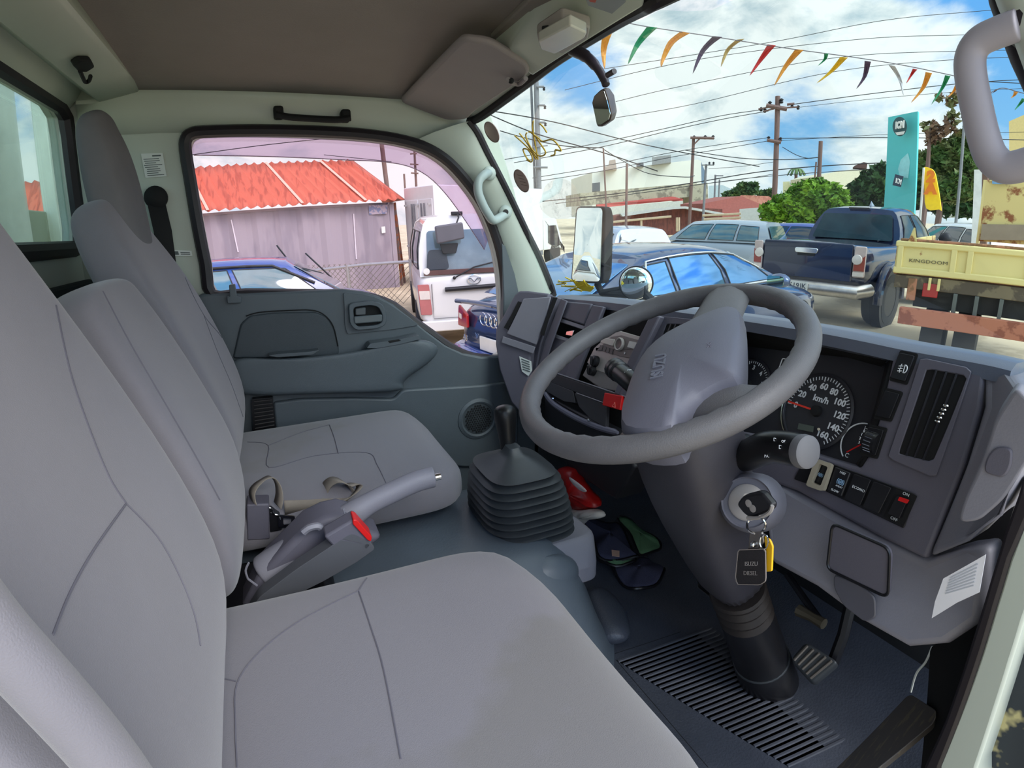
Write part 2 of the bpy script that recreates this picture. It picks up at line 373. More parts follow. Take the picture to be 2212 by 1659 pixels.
# raised shoulder below the handle: arm rest pad, ledge and lower swell
def door_slab(px, y, dy, bev, name, m=M['plastic_d'], parent=door, rr=0, seg=3):
    pts = [P(u, v, y=y) for u, v in px]
    if rr: pts = rpoly(pts, rr)
    return obj(name, MB().slab(pts, (0, dy, 0)), m, parent, bevel=bev, seg=seg)
arm_px = [(500, 778), (600, 776), (700, 768), (780, 757), (840, 742), (890, 733), (926, 737), (944, 752), (936, 772), (912, 793), (884, 812), (868, 828), (858, 845), (700, 850), (500, 850)]
yb, yt = W-.034, W-.085
rings = []
cx_ = P(720, 800, y=yt)
top_face = [P(u, v, y=yt) for u, v in arm_px]
base_face = [P(u, v, y=yb)+(P(u, v, y=yb)-P(720, 800, y=yb))*.05+Vector((0, 0, -.0)) for u, v in arm_px]
obj('arm_rest', MB().loft([cat(base_face, 3, True), cat([a.lerp(b, .8)+(b-a)*0 for a, b in zip(base_face, top_face)], 3, True), cat([a.lerp(cx_, .06) for a in top_face], 3, True), cat([a.lerp(cx_, .2) for a in top_face], 3, True)]), M['plastic_d'], door, sub=1)
low_px = [(870, 842), (900, 840), (960, 837), (1040, 832), (1120, 822), (1120, 1010), (1000, 1010), (700, 960), (600, 960), (590, 870), (650, 862), (760, 860), (850, 862)]
door_slab(low_px, W-.045, .03, .012, 'lower_trim', rr=.012)
door_slab([(503, 775), (520, 700), (540, 682), (590, 676), (680, 674), (706, 684), (722, 706), (732, 745), (732, 768), (660, 774)], W-.036, .01, .006, 'panel_insert', mat('panel insert', (62, 70, 76), .55, bump=.3, bscale=400), rr=.01)
obj('insert_groove', MB().tube([P(u, v, y=W-.037) for u, v in cat([(532, 683, 0), (560, 675, 0), (620, 671, 0), (672, 670, 0), (700, 680, 0), (720, 705, 0), (730, 748, 0)], 4) for u, v in [(u, v)]] if False else [P(p[0], p[1], y=W-.037) for p in cat([(532, 683, 0), (560, 675, 0), (620, 671, 0), (672, 670, 0), (700, 680, 0), (720, 705, 0), (730, 748, 0)], 4)], .0018, 6), M['dark'], door)
door_slab([(580, 768), (600, 765), (668, 760), (690, 756), (676, 766), (600, 772)], W-.075, .04, .003, 'pocket_lip', rr=.004)
door_slab([(792, 752), (800, 742), (860, 734), (905, 724), (910, 732), (860, 744), (815, 752)], W-.09, .05, .004, 'pull_handle', rr=.004)
door_slab([(838, 737), (862, 733), (866, 736), (842, 741)], W-.092, .006, .001, 'window_switch', M['dark'])
# inner release handle in its recess
bez = rpoly(Y([(753, 656), (800, 650), (826, 655), (836, 680), (834, 702), (815, 710), (768, 714), (756, 700)], W-.052), .012)
bin_ = rpoly(Y([(763, 664), (800, 659), (818, 663), (827, 682), (825, 698), (810, 703), (772, 706), (766, 696)], W-.052), .010)
bez, bin_ = resamp(bez, 40), resamp(bin_, 40)
obj('handle_bezel', MB().ring(bez, bin_, (0, .02, 0)), M['plastic_d'], door, bevel=.002)
obj('handle_recess', MB().slab([p+Vector((0, .014, 0)) for p in bin_], (0, .003, 0)), M['dark'], door)
ih = obj('release_lever', MB().slab(rpoly(Y([(764, 684), (826, 679), (826, 695), (766, 700)], W-.056), .006), (0, .008, 0)), mat('lever plastic', (96, 104, 108), .35), door, bevel=.003)
obj('lock_knob', MB().slab(rpoly(Y([(768, 667), (790, 664), (790, 680), (768, 681)], W-.056), .004), (0, .01, 0)), mat('lock plastic', (80, 86, 90), .4), door, bevel=.002)
obj('handle_plate', MB().slab(rpoly(Y([(742, 632), (805, 640), (838, 655), (875, 680), (905, 702), (845, 712), (750, 722), (745, 700), (744, 660)], W-.036), .008), (0, .006, 0)), M['plastic_d'], door, bevel=.002)
# speaker grille with drilled holes
sp = P(1034, 906, y=W-.052); gr = MB()
obj('speaker_rim', MB().lathe(sp+Vector((0, .012, 0)), (0, -1, 0), [(.072, 0), (.070, .008), (.060, .012), (.054, .009), (.054, .004)], 36, cap=False), M['plastic_d'], door)
obj('speaker_grille', MB().lathe(sp+Vector((0, .012, 0)), (0, -1, 0), [(.056, 0), (.056, .006), (.001, .009)], 30), mat('grille plastic', (66, 72, 76), .5), door)
for i in range(-6, 7):
    for j in range(-6, 7):
        x = i*.0085+(j % 2)*.00425; z = j*.0075
        if math.hypot(x, z) < .047: gr.lathe(sp+Vector((x, .0043, z)), (0, -1, 0), [(.0031, 0), (.0031, .002)], 8)
o = obj('grille_holes', gr, M['dark'], door, smooth=False)
# ribbed vent low behind the seat
obj('vent_frame', MB().slab(rpoly(Y([(544, 862), (590, 858), (597, 935), (548, 945)], W-.055), .004), (0, .02, 0)), M['black'], door)
vg = MB()
for k in range(9):
    t = k/8; a = P(549+3*t, 868+66*t, y=W-.062); b = P(588+6*t, 864+62*t, y=W-.062); vg.tube([a, b], .0022, 6)
obj('vent_rib', vg, mat('vent ribs', (52, 48, 48), .5), door)
# small window-lock post on the sill
obj('lock_post', MB().slab(Y([(495, 616), (508, 614), (512, 640), (522, 642), (522, 655), (492, 656), (490, 642), (497, 640)], W-.05), (0, .018, 0)), M['plastic_d'], door, bevel=.002)

# ------------------------------------------------------------------ A pillar (passenger side), roof rail, ceiling
yA = 1.60
inn = [(905, 300), (950, 330), (995, 370), (1028, 415), (1056, 470), (1078, 530), (1100, 590), (1112, 640)]
out = [(1012, 262), (1030, 286), (1052, 330), (1078, 380), (1104, 432), (1134, 495), (1166, 560), (1196, 634)]
pil = [P(u, v, y=W-.012) for u, v in inn]; pio = [P(u, v, y=yA) for u, v in out]
rows = []
for a, b in zip(cat(pil, 3), cat(pio, 3)):
    rows.append([a+Vector((-.004, .05, 0)), a, a.lerp(b, .33)+Vector((-.006, -.012, 0)), a.lerp(b, .7)+Vector((-.004, -.012, 0)), b, b+Vector((.016, .05, 0))])
obj('trim_1', MB().grid(rows), M['paint'], kind='structure')
obj('trim_17', MB().tube(cat([p+Vector((.002, .004, 0)) for p in pio], 4)+[Vector((.80, 1.60, -.26))], .0125, 8), M['rubber'], kind='structure')
# corner fillet above pillar + side roof rail
def zc(y): return .405+.035*math.sin(pi*min(max((y-.15)/1.5, 0), 1))       # ceiling height
rr = []
for x in np.linspace(-.46, .60, 12):
    zz = P(870, 225, x=None, y=W).z if False else .40-.03*max(0, (x+.3)/.7)
    rr.append([Vector((x, W+.0, zz-.10)), Vector((x, W-.012, zz-.045)), Vector((x, W-.015, zz-.012)), Vector((x, W-.03, zz+.012))])
obj('trim_2', MB().grid(rr), M['paint'], kind='structure', solid=.004)
# windscreen header: pale inner panel and the dark edge of the glass
hdr_px = [(1018, 262), (1035, 256), (1060, 240), (1100, 211), (1150, 174), (1200, 136), (1250, 103), (1300, 72), (1350, 42), (1400, 16), (1430, 0)]
def yhdr(u): return 1.62-(u-1018)*.00222
hdr = [P(u, v, y=yhdr(u)) for u, v in hdr_px]
# extend to the driver's side by symmetry about the cab's middle
ymid = .915
ext = [Vector((p.x, 2*ymid-p.y, p.z)) for p in hdr[::-1] if 2*ymid-p.y < hdr[-1].y-.02]
HL = hdr+ext
rows = [[p+Vector((.0, 0, 0)), p+Vector((-.02, 0, .014)), p+Vector((-.06, 0, .05)), Vector((p.x-.10, p.y, max(zc(p.y)-.012, p.z+.07)))] for p in HL]
obj('trim_3', MB().grid(rows), M['paint'], kind='structure', solid=.004)
# ceiling
ys = np.linspace(.12, 1.65, 24); rows = []
for y in ys: rows.append([Vector((x, y, zc(y)-.0*x-(.03*max(0, (x+.3)/.7))-.02*max(0, (x-.4)/.2)**2)) for x in np.linspace(-.36, .60, 16)])
ceil = obj('ceiling', MB().grid(rows), M['headliner'], kind='structure', solid=.006)
roof = MB(); 
for z0 in (.475,): roof.bx(-.65, .66, .02, 1.74, z0, z0+.02)
obj('roof_panel', roof, M['paint'], kind='structure')
# rear: box-shaped white upper trim, wall with the rear window, hook
tr = [P(136, 0, x=-.31), P(190, 58, x=-.31), P(237, 125, x=-.31), P(298, 208, x=-.31)]
zt = sum(p.z for p in tr)/4
rows = []
for y in np.linspace(.10, 1.63, 10):
    rows.append([Vector((-.30, y, zt+.03)), Vector((-.298, y, zt-.004)), Vector((-.306, y, zt-.012)), Vector((-.40, y, zt-.03)), Vector((-.425, y, zt-.012)), Vector((-.44, y, zt-.002)), Vector((-.47, y, zt-.035)), Vector((-.50, y, zt-.06))])
tro = obj('trim_4', MB().grid(rows), M['paint'], kind='structure', solid=.005)
obj('trim_5', MB().slab([(-.298, 1.632, zt+.03), (-.298, 1.632, zt-.006), (-.31, 1.632, zt-.016), (-.42, 1.632, zt-.035), (-.46, 1.632, zt-.035), (-.46, 1.632, zt+.03)], (0, .01, 0)), M['paint'], kind='structure')
XR = -.50
rw_px = [(0, 132), (60, 160), (100, 188), (130, 215), (142, 250), (148, 320), (155, 420), (160, 500), (158, 535), (140, 552), (60, 566), (20, 570)]
rw = [P(u, v, x=XR) for u, v in rw_px]
zb, zt2, yr = -.02, .40, 1.70
rwin = rpoly([Vector((XR, .2, .375)), Vector((XR, 1.655, .375)), Vector((XR, 1.655, .02)), Vector((XR, .2, .02))], .06, 8)
rw_in = resamp(rwin, 64)
def by_angle_x(outer, c, inner):
    s = [Vector((p.y, 0, p.z)) for p in outer]; r = by_angle(s, (c[1], 0, c[2]), [(p.y, 0, p.z) for p in inner]); return [Vector((outer[0].x, q.x, q.z)) for q in r]
bigr = [Vector((XR, -.1, .47)), Vector((XR, 1.72, .47)), Vector((XR, 1.72, -1.0)), Vector((XR, -.1, -1.0))]
obj('wall_rear', MB().ring(by_angle_x(bigr, (XR, .9, .2), rw_in), rw_in, (-.04, 0, 0)), M['paint'], kind='structure', bevel=.003)
w2 = thing('window_2', 'rear window behind the seats', 'window', (XR, .9, .2), kind='structure')
obj('window_seal', MB().tube([p+Vector((.008, 0, 0)) for p in rw_in], .02, 8, loop=True), M['rubber'], w2)
obj('window_glass', MB().slab([p+Vector((-.02, 0, 0)) for p in rw_in], (-.003, 0, 0)), M['glass_r'], w2, smooth=False)
# dark carpet on the lower rear wall
obj('trim_6', MB().bx(-.50, -.475, -.05, 1.64, -1.0, -.06), mat('rear carpet', (44, 50, 54), .9), kind='structure', bevel=.008)
# driver side B pillar (unseen behind the camera, included to block light) and roof rail
rb = MB(); rb.bx(-.62, -.34, .02, .10, -1.0, .47); rb.bx(-.34, .60, .02, .10, .40, .47)
obj('wall_right', rb, M['paint'], kind='structure', bevel=.006)

# B pillar lock striker, belt anchor, stickers
h = P(1210/3.0, 0, y=W) if False else None
hk = P(173, 143, y=1.25)
hk = P(175, 140, x=-.37)
hk = P(175, 140, x=-.37)
hook = thing('coat_hook', 'small dark coat hook on the white trim above the rear window', 'hook', hk)
btr = bvh_of(tro)
obj('hook_base', MB().slab(rpoly([hit(btr, u, v, .001, P(u, v, x=-.37)) for u, v in [(149, 128), (165, 118), (190, 118), (197, 132), (180, 143), (162, 142)]], .006), (.006, 0, -.012)), M['dark'], hook, bevel=.003)
obj('hook_arm', MB().tube(cat([hit(btr, u, v, .014, P(u, v, x=-.36)) for u, v in [(168, 138), (174, 152), (180, 163), (188, 160), (191, 150)]], 4), .0045, 8), M['dark'], hook)
# roof handle above the passenger door
rh = thing('grab_handle', 'flat dark grey grab handle above the passenger window', 'handle', P(675, 250, y=1.62))
pts = [P(u, v, y=1.60) for u, v in [(596, 247), (625, 253), (680, 257), (730, 259), (757, 255)]]
obj('handle_bar', MB().tube(cat(pts, 5), .0125, 10, sy=.7), M['dark'], rh)
for u, v in ((602, 246), (747, 253)):
    q = P(u, v, y=1.61); obj('handle_mount', MB().box(q+Vector((0, .01, .004)), (.026, .05, .03)), M['dark'], rh, bevel=.006)
# headliner clip
obj('headliner_clip', MB().tube([P(640, 151, z=zc(1.3)-.006)+Vector((math.cos(a)*.012, math.sin(a)*.012, 0)) for a in np.linspace(0, 2*pi, 20, endpoint=False)], .0012, 5, loop=True), M['seam'], label='small round clip in the dark headliner', cat_='clip')
# labels on the B pillar
def sticker(name, px, y, label, lines, cat_='sticker', m=M['label']):
    pts = [P(u, v, y=y) for u, v in px]; t = thing(name, label, cat_, pts[0])
    obj('paper', MB().slab(pts, (0, .0006, 0)), m, t, smooth=False)
    mb = MB(); a, b, c, d = pts
    for s0, s1, h0, h1 in lines:
        def q(s, h): return a.lerp(b, s).lerp(d.lerp(c, s), h)+Vector((0, -.0006, 0))
        mb.slab([q(s0, h0), q(s1, h0), q(s1, h1), q(s0, h1)], (0, .0003, 0))
    obj('print', mb, M['labeltext'], t, smooth=False)
    return t
random.seed(3)
sticker('pillar_label', [(304, 332), (351, 330), (360, 381), (314, 384)], W-.004, 'printed white instruction label on the pillar beside the passenger headrest', [(.5, .9, .08, .14)]+[(.05+.1*random.random(), .6+.35*random.random(), .22+.085*k, .25+.085*k) for k in range(9)])
sticker('pillar_label', [(372, 540), (414, 542), (416, 553), (376, 553)], W-.004, 'narrow white label low on the pillar behind the passenger window', [(.05, .3, .2, .8), (.4, .9, .3, .45), (.4, .9, .6, .75)])
# passenger belt: upper anchor and strap
ba = thing('belt_anchor', 'black round seat belt anchor on the pillar behind the passenger headrest', 'seat belt', P(338, 427, y=W))
obj('anchor_cover', MB().lathe(P(338, 427, y=W-.005), (0, -1, 0), [(.03, 0), (.03, .012), (.018, .022), (.001, .024)], 24), M['dark'], ba)
obj('belt_strap', MB().strip([P(338, 440, y=W-.015), P(352, 500, y=W-.05), P(366, 600, y=W-.06), P(400, 760, y=W-.05)], .045, (-.3, 1, .2), .002), M['dark'], ba)

# ------------------------------------------------------------------ windscreen
ws = thing('window_1', 'large windscreen with stickers and a yellow painted number', 'window', (.8, .9, 0), kind='structure')
def wx(y, z):                       # windscreen surface, bowed forward at the middle
    t = (y-ymid)/.70; t = min(abs(t), 1.02); top = .66-.06*t*t; bot = .90-.12*t*t
    s = min(max((.34-z)/.54, -.3), 1.2); return top+(bot-top)*s
rows = []
for y in np.linspace(.19, 1.66, 26):
    t = (y-ymid)/.70; ztop = .335-.015*t*t-(.06*max(0, abs(t)-.8)/.2)
    ztop = HL[min(range(len(HL)), key=lambda i: abs(HL[i].y-y))].z+.01
    rows.append([Vector((wx(y, z)+.03, y, z)) for z in np.linspace(-.24, ztop, 12)])
wsg = obj('window_glass', MB().grid(rows), M['glass_w'], ws)
# ================================================================== seats
def sring_h(cx, cy, z, a, b, n=28, e=3.2, bulge=0, tilt=0):
    "horizontal super-ellipse ring of a seat back; a across, b fore and aft; bulge raises the side bolsters"
    r = []
    for k in range(n):
        t = 2*pi*k/n; c, s = math.cos(t), math.sin(t)
        y = a*math.copysign(abs(c)**(2/e), c); x = b*math.copysign(abs(s)**(2/e), s)
        if s > 0: x += bulge*(abs(y/a)**3)
        r.append(Vector((cx+x, cy+y, z+x*tilt)))
    return r
def sring_v(x, cy, zc_, a, b, n=28, e=3.4, dish=0):
    "vertical ring (y-z) of a cushion"
    r = []
    for k in range(n):
        t = 2*pi*k/n; c, s = math.cos(t), math.sin(t)
        y = a*math.copysign(abs(c)**(2/e), c); z = b*math.copysign(abs(s)**(2/e), s)
        if s > 0: z -= dish*(1-(y/a)**2)
        r.append(Vector((x, cy+y, zc_+z)))
    return r
def lerp_tab(t, tab):
    for i in range(len(tab)-1):
        if t <= tab[i+1][0] or i == len(tab)-2:
            a, b = tab[i], tab[i+1]; s = (t-a[0])/(b[0]-a[0]); s = min(max(s, 0), 1); return [p+(q-p)*s for p, q in zip(a[1:], b[1:])]
def seat_back(parent, tab, zs, m=M['fabric'], e=3.0, name='backrest'):
    rings = [sring_h(*(lambda q: (q[0]-q[3], q[1], z, q[2], q[3]))(lerp_tab(z, tab)), e=e, bulge=lerp_tab(z, tab)[4], tilt=.25) for z in zs]
    # close with shrinking caps
    def shrink(r, f, dz): c = sum(r, Vector())/len(r); return [c+(p-c)*f+Vector((0, 0, dz)) for p in r]
    rings = [shrink(rings[0], .5, -.012), shrink(rings[0], .88, -.008)]+rings+[shrink(rings[-1], .86, .02), shrink(rings[-1], .5, .034)]
    return obj(name, MB().loft(rings), m, parent, sub=2)
def cushion(parent, x0, x1, y0, y1, ztop, th, m=M['fabric'], rc=.1, slope=.03, dish=.01, nose=.045, name='cushion'):
    rings = []; cy = (y0+y1)/2; a = (y1-y0)/2; n = 16
    for i in range(n+1):
        s = i/n; x = x0+(x1-x0)*s
        d = x1-x; aa = a; b = th/2; zz = ztop-slope*(1-s)
        if d < rc: q = 1-d/rc; aa = a-rc*(1-math.sqrt(max(0, 1-q*q)))*.75; 
        if d < nose*1.5:
            q = 1-d/(nose*1.5); b = th/2-(th/2)*.45*(1-math.sqrt(max(0, 1-q*q*.98))); zz = zz-nose*(1-math.sqrt(max(0, 1-q*q)))*.9
        rings.append(sring_v(x, cy, zz-b, aa, b, dish=dish, e=4.2))
    r = rings[-1]; c = sum(r, Vector())/len(r); rings.append([c+(p-c)*.82+Vector((.006, 0, 0)) for p in r])
    r = rings[0]; c = sum(r, Vector())/len(r); rings = [[c+(p-c)*.85-Vector((.006, 0, 0)) for p in r]]+rings
    return obj(name, MB().loft(rings), m, parent, sub=1)
def seams(b, parent, lines, name='seam', r=.0016, m=M['seam'], off=.0002, n=5):
    for l in lines:
        pts = [hit(b, p[0], p[1], off) for p in cat([(q[0], q[1], 0) for q in l], n)]; pts = [p for p in pts if p]
        good = []
        for p in pts:
            if not good or (p-good[-1]).length < .12: good.append(p)
        if len(good) > 2: obj(name, MB().tube(good, r, 5), m, parent)

# driver's seat
ds = thing('driver_seat', 'light grey fabric driver seat nearest the camera', 'seat', (.05, .46, -.85))
dc = cushion(ds, -.24, .318, .155, .755, -.475, .15, rc=.13, dish=.014, slope=.005, m=M['fabric2'])
# columns: z, front x, centre y, half width, half depth, bolster
db = seat_back(ds, [(-.53, -.150, .455, .205, .05, .0), (-.46, -.118, .455, .232, .06, .022), (-.38, -.120, .455, .238, .06, .035), (-.25, -.160, .455, .238, .058, .04), (-.12, -.205, .452, .228, .055, .036), (.0, -.255, .45, .212, .05, .028), (.14, -.305, .45, .17, .045, .012), (.22, -.33, .45, .12, .042, .0)], [-.53, -.46, -.38, -.25, -.12, .0, .1, .17, .22])
obj('seat_base', MB().bx(-.24, .24, .22, .70, -.92, -.62), M['black'], ds, bevel=.02)
obj('side_bolster', MB().tube(cat([P(u, v, y=.215) for u, v in [(-270, 1070), (-130, 1220), (-10, 1372), (95, 1485), (210, 1615), (300, 1740), (370, 1870)]], 4), .0145, 14), M['fabric'], ds, sub=1)
bdb = bvh_of(db); bdc = bvh_of(dc)
seams(bdb, ds, [[(120, 660), (150, 800), (190, 920), (235, 1030), (272, 1088)], [(272, 1088), (200, 1190), (150, 1280), (113, 1372)], [(272, 1088), (340, 1160), (390, 1250), (420, 1330), (432, 1395)]], name='backrest_seam', r=.0011)
seams(bdc, ds, [[(412, 1458), (460, 1462), (510, 1472)], [(512, 1659), (508, 1560), (512, 1478), (560, 1410), (650, 1340), (775, 1276)], [(775, 1276), (800, 1350), (830, 1450), (866, 1640)], [(775, 1276), (800, 1240), (850, 1190), (900, 1160)]], name='cushion_seam', r=.0011)

# passenger seat
ps = thing('passenger_seat', 'light grey fabric passenger seat with tall dark headrest by the far door', 'seat', (.1, 1.3, -.85))
pc = cushion(ps, -.16, .345, 1.03, 1.565, -.492, .12, rc=.10, dish=.008, slope=.0, m=M['fabric2'])
pb = seat_back(ps, [(-.50, -.140, 1.33, .20, .05, .0), (-.44, -.118, 1.33, .225, .055, .02), (-.36, -.125, 1.33, .235, .055, .03), (-.2, -.180, 1.33, .235, .055, .035), (-.08, -.225, 1.33, .225, .055, .03), (.02, -.27, 1.33, .19, .052, .015), (.075, -.29, 1.32, .14, .05, .0)], [-.50, -.44, -.36, -.2, -.08, .0, .04, .075])
hr = seat_back(ps, [(-.03, -.258, 1.33, .098, .036, .0), (.04, -.262, 1.33, .106, .044, .004), (.14, -.272, 1.33, .108, .046, .006), (.21, -.285, 1.33, .098, .042, .004), (.255, -.303, 1.33, .078, .034, 0)], [-.03, .04, .12, .18, .225, .255], name='headrest', m=mat('headrest cloth', (120, 118, 120), .95, bump=.25, bscale=900, spec=.1), e=2.8)
bpb = bvh_of(pb); bpc = bvh_of(pc)
seams(bpb, ps, [[(360, 490), (400, 600), (440, 680), (480, 730), (520, 800), (545, 850)], [(440, 680), (470, 760), (500, 830), (525, 900)]], name='backrest_seam', r=.0012)
seams(bpc, ps, [[(535, 955), (580, 962), (582, 1010), (680, 985), (790, 978), (815, 1005), (840, 1058)], [(582, 962), (650, 935), (712, 918)], [(712, 918), (722, 945), (731, 980)]], name='cushion_seam', r=.0011)

# middle seat back
ms = thing('middle_seat', 'narrow upright grey backrest between the two seats', 'seat', (-.2, .9, -.85))
mb_ = seat_back(ms, [(-.52, -.125, .91, .135, .045, .0), (-.46, -.105, .91, .15, .05, .0), (-.36, -.108, .91, .158, .055, .0), (-.2, -.165, .91, .158, .055, .0), (-.12, -.20, .91, .15, .055, .0), (-.075, -.222, .91, .135, .05, .0)], [-.52, -.46, -.36, -.28, -.2, -.12, -.075], e=4.5)
obj('seat_base', MB().bx(-.24, .02, .78, 1.03, -.92, -.60), M['black'], ms, bevel=.02)
seams(bvh_of(mb_), ms, [[(222, 630), (280, 740), (350, 860), (420, 980), (475, 1080)]], name='backrest_seam', r=.0012)

# ------------------------------------------------------------------ tunnel, floor
FZ = -.925
fl = MB()
rows = []
for x in np.linspace(-.48, 1.12, 44):
    r = []
    for y in np.linspace(.10, 1.64, 40):
        z = FZ
        if x > .84: z += (x-.84)**1.2*1.1
        e1 = max(0, (y-.80)/.06); z += .0*e1
        if y < .22 and x > .62: z += (.22-y)*1.1*min(1, (x-.62)/.1)
        r.append(Vector((x, y, z)))
    rows.append(r)
obj('floor', MB().grid(rows), M['vinyl'], kind='structure', solid=.01)
# moulded ribs of the rubber mat (part of the floor covering)
fm = thing('floor_mat', 'ribbed dark grey rubber mat on the driver side floor', 'mat', (.6, .55, FZ))
rib = MB(); a0 = P(1335, 1435, z=FZ); a1 = P(1560, 1345, z=FZ); b0 = P(1760, 1850, z=FZ); b1 = P(1960, 1690, z=FZ)
a0 = Vector((.60, .79, FZ)); a1 = Vector((.735, .60, FZ)); b0 = Vector((.56, .36, FZ)); b1 = Vector((.80, .34, FZ))
A0, A1, B0, B1 = P(1335, 1432, z=FZ), P(1575, 1345, z=FZ), P(1700, 1659, z=FZ), P(1905, 1560, z=FZ)
obj('mat_sheet', MB().slab([p+Vector((0, 0, .002)) for p in (A0, A1, B1, B0)], (0, 0, .003)), M['vinyl'], fm)
for k in range(30):
    t = k/29; p, q = A0.lerp(B0, t), A1.lerp(B1, t); rib.tube([p+Vector((0, 0, .004)), q+Vector((0, 0, .004))], .0042, 6, sy=1)
obj('ribs', rib, mat('mat rib', (80, 83, 92), .42, var=.2, scale=9), fm)
obj('mat_seam', MB().tube([P(u, v, z=FZ+.004) for u, v in [(1328, 1412), (1470, 1365)]]+[], .0015, 5), M['dark'], fm)
obj('mat_seam', MB().tube([P(u, v, z=FZ+.004) for u, v in [(1330, 1425), (1420, 1530), (1530, 1659)]], .0015, 5), M['dark'], fm)
# engine tunnel: teal-grey vinyl cover
rows = []
for x, ztop, yl, yb_ in [(-.28, -.64, .84, .68), (.0, -.64, .83, .67), (.2, -.635, .83, .66), (.40, -.635, .84, .66), (.47, -.645, .85, .68), (.51, -.675, .86, .71), (.545, -.75, .87, .76), (.58, -.85, .88, .81), (.615, -.93, .90, .86)]:
    rows.append([Vector((x, yb_-.03, FZ-.02)), Vector((x, yb_, FZ+.01)), Vector((x, (yb_+yl)/2, (FZ+ztop)/2)), Vector((x, yl, ztop-.03)), Vector((x, yl+.03, ztop)), Vector((x, 1.0, ztop+.005)), Vector((x, 1.2, ztop)), Vector((x, 1.28, ztop-.03)), Vector((x, 1.32, FZ))])
obj('trim_7', MB().grid(rows), M['vinyl_t'], kind='structure', sub=2)
lump = P(1175, 1290, x=.40)
lump = P(1185, 1262, y=.845)
obj('trim_8', MB().ball(P(1178, 1250, y=.87), .075, 16, (1.1, .55, .75)), M['vinyl_t'], kind='structure', sub=1)
# passenger side floor (mostly hidden)
# firewall, dark, below the dashboard
fw = MB().grid([[Vector((x, y, z)) for y in np.linspace(.14, 1.64, 6)] for x, z in ((.93, -.27), (.98, -.5), (1.0, -.75), (1.02, -.86), (1.04, -.93))])
obj('wall_front', fw, mat('firewall', (30, 32, 36), .8), kind='structure', solid=.02)
# bulge on the floor by the tunnel
obj('trim_10', MB().tube(cat([P(u, v, z=FZ+.03) for u, v in [(1285, 1275), (1315, 1330), (1330, 1385)]], 4), [.02, .035, .042, .046, .048, .046, .044, .04, .02][:9], 10, sy=.6), M['vinyl'], kind='structure', sub=1)

# ------------------------------------------------------------------ gear lever on its console
gc = thing('gear_console', 'grey plastic console around the gear lever boot', 'console', (.45, 1.0, -.8))
def GP(u, v, z): return P(u, v, z=z)
zt_ = -.655
top = [GP(u, v, zt_) for u, v in [(1018, 1060), (1040, 1025), (1180, 1010), (1225, 1060), (1236, 1110), (1150, 1155), (1045, 1140)]]
top = rpoly([Vector((.34, 1.17, zt_)), Vector((.56, 1.17, zt_)), Vector((.58, .90, zt_)), Vector((.37, .90, zt_))], .04, 5)
bot = rpoly([Vector((.335, 1.19, zt_-.05)), Vector((.575, 1.19, zt_-.05)), Vector((.575, .862, zt_-.055)), Vector((.385, .862, zt_-.045))], .04, 5)
bot2 = [p+Vector((0, 0, -.04)) for p in bot]
mid = [Vector((t.x, t.y, zt_-.008))+(Vector((t.x, t.y, 0))-Vector((.46, 1.03, 0)))*.06 for t in top]
obj('console_body', MB().loft([bot2, bot, mid, top]), M['plastic_l'], gc, bevel=.004)
obj('console_plug', MB().ball(P(1233, 1172, y=.88), .012, 10), M['chrome'], gc) if False else None
gl = thing('gear_lever', 'gear lever with glossy black knob and ribbed rubber boot', 'gear lever', (.45, 1.03, zt_))
gx = Vector((.455, 1.03, zt_)); tp = P(1108, 985, x=.44)
rings = []; nb = 9
for i in range(nb*4+1):
    s = i/(nb*4); c = gx.lerp(Vector((tp.x, tp.y, tp.z-.022)), s); env = 1-.20*s**2.2
    wob = 1+.075*math.cos(2*pi*s*nb); a = .098*env*wob*(1 if s < .93 else .93); b = .112*env*wob
    rings.append([c+Vector((a*math.copysign(abs(math.cos(t))**.55, math.cos(t)), b*math.copysign(abs(math.sin(t))**.55, math.sin(t)), 0)) for t in np.linspace(0, 2*pi, 40, endpoint=False)])
for f, dz in ((.80, .006), (.60, .016), (.36, .026), (.26, .032), (.18, .046)):
    c = Vector((tp.x, tp.y, tp.z-.022)); rings.append([c+(p-rings[nb*4][0]*0-c)*0+(p-c)*f*1.0+Vector((0, 0, dz)) if False else c+Vector(((p.x-c.x)*f, (p.y-c.y)*f, dz)) for p in rings[nb*4]])
obj('boot', MB().loft(rings), M['rubber2'], gl)
kb, kt = P(1098, 975, x=tp.x), P(1090, 888, x=tp.x+.0)
kn = (kt-kb); axis = kn.normalized(); Lk = kn.length
obj('knob', MB().lathe(kb, axis, [(.014, -.02), (.017, 0), (.0185, Lk*.3), (.0225, Lk*.6), (.026, Lk*.85), (.0255, Lk*1.0), (.021, Lk*1.1), (.011, Lk*1.14), (.001, Lk*1.15)], 28), mat('gloss black knob', (24, 24, 26), .36, spec=.4), gl, sub=1)
obj('lever_rod', MB().cyl(tp+Vector((0, 0, -.02)), kb+axis*.01, .008), M['black'], gl)

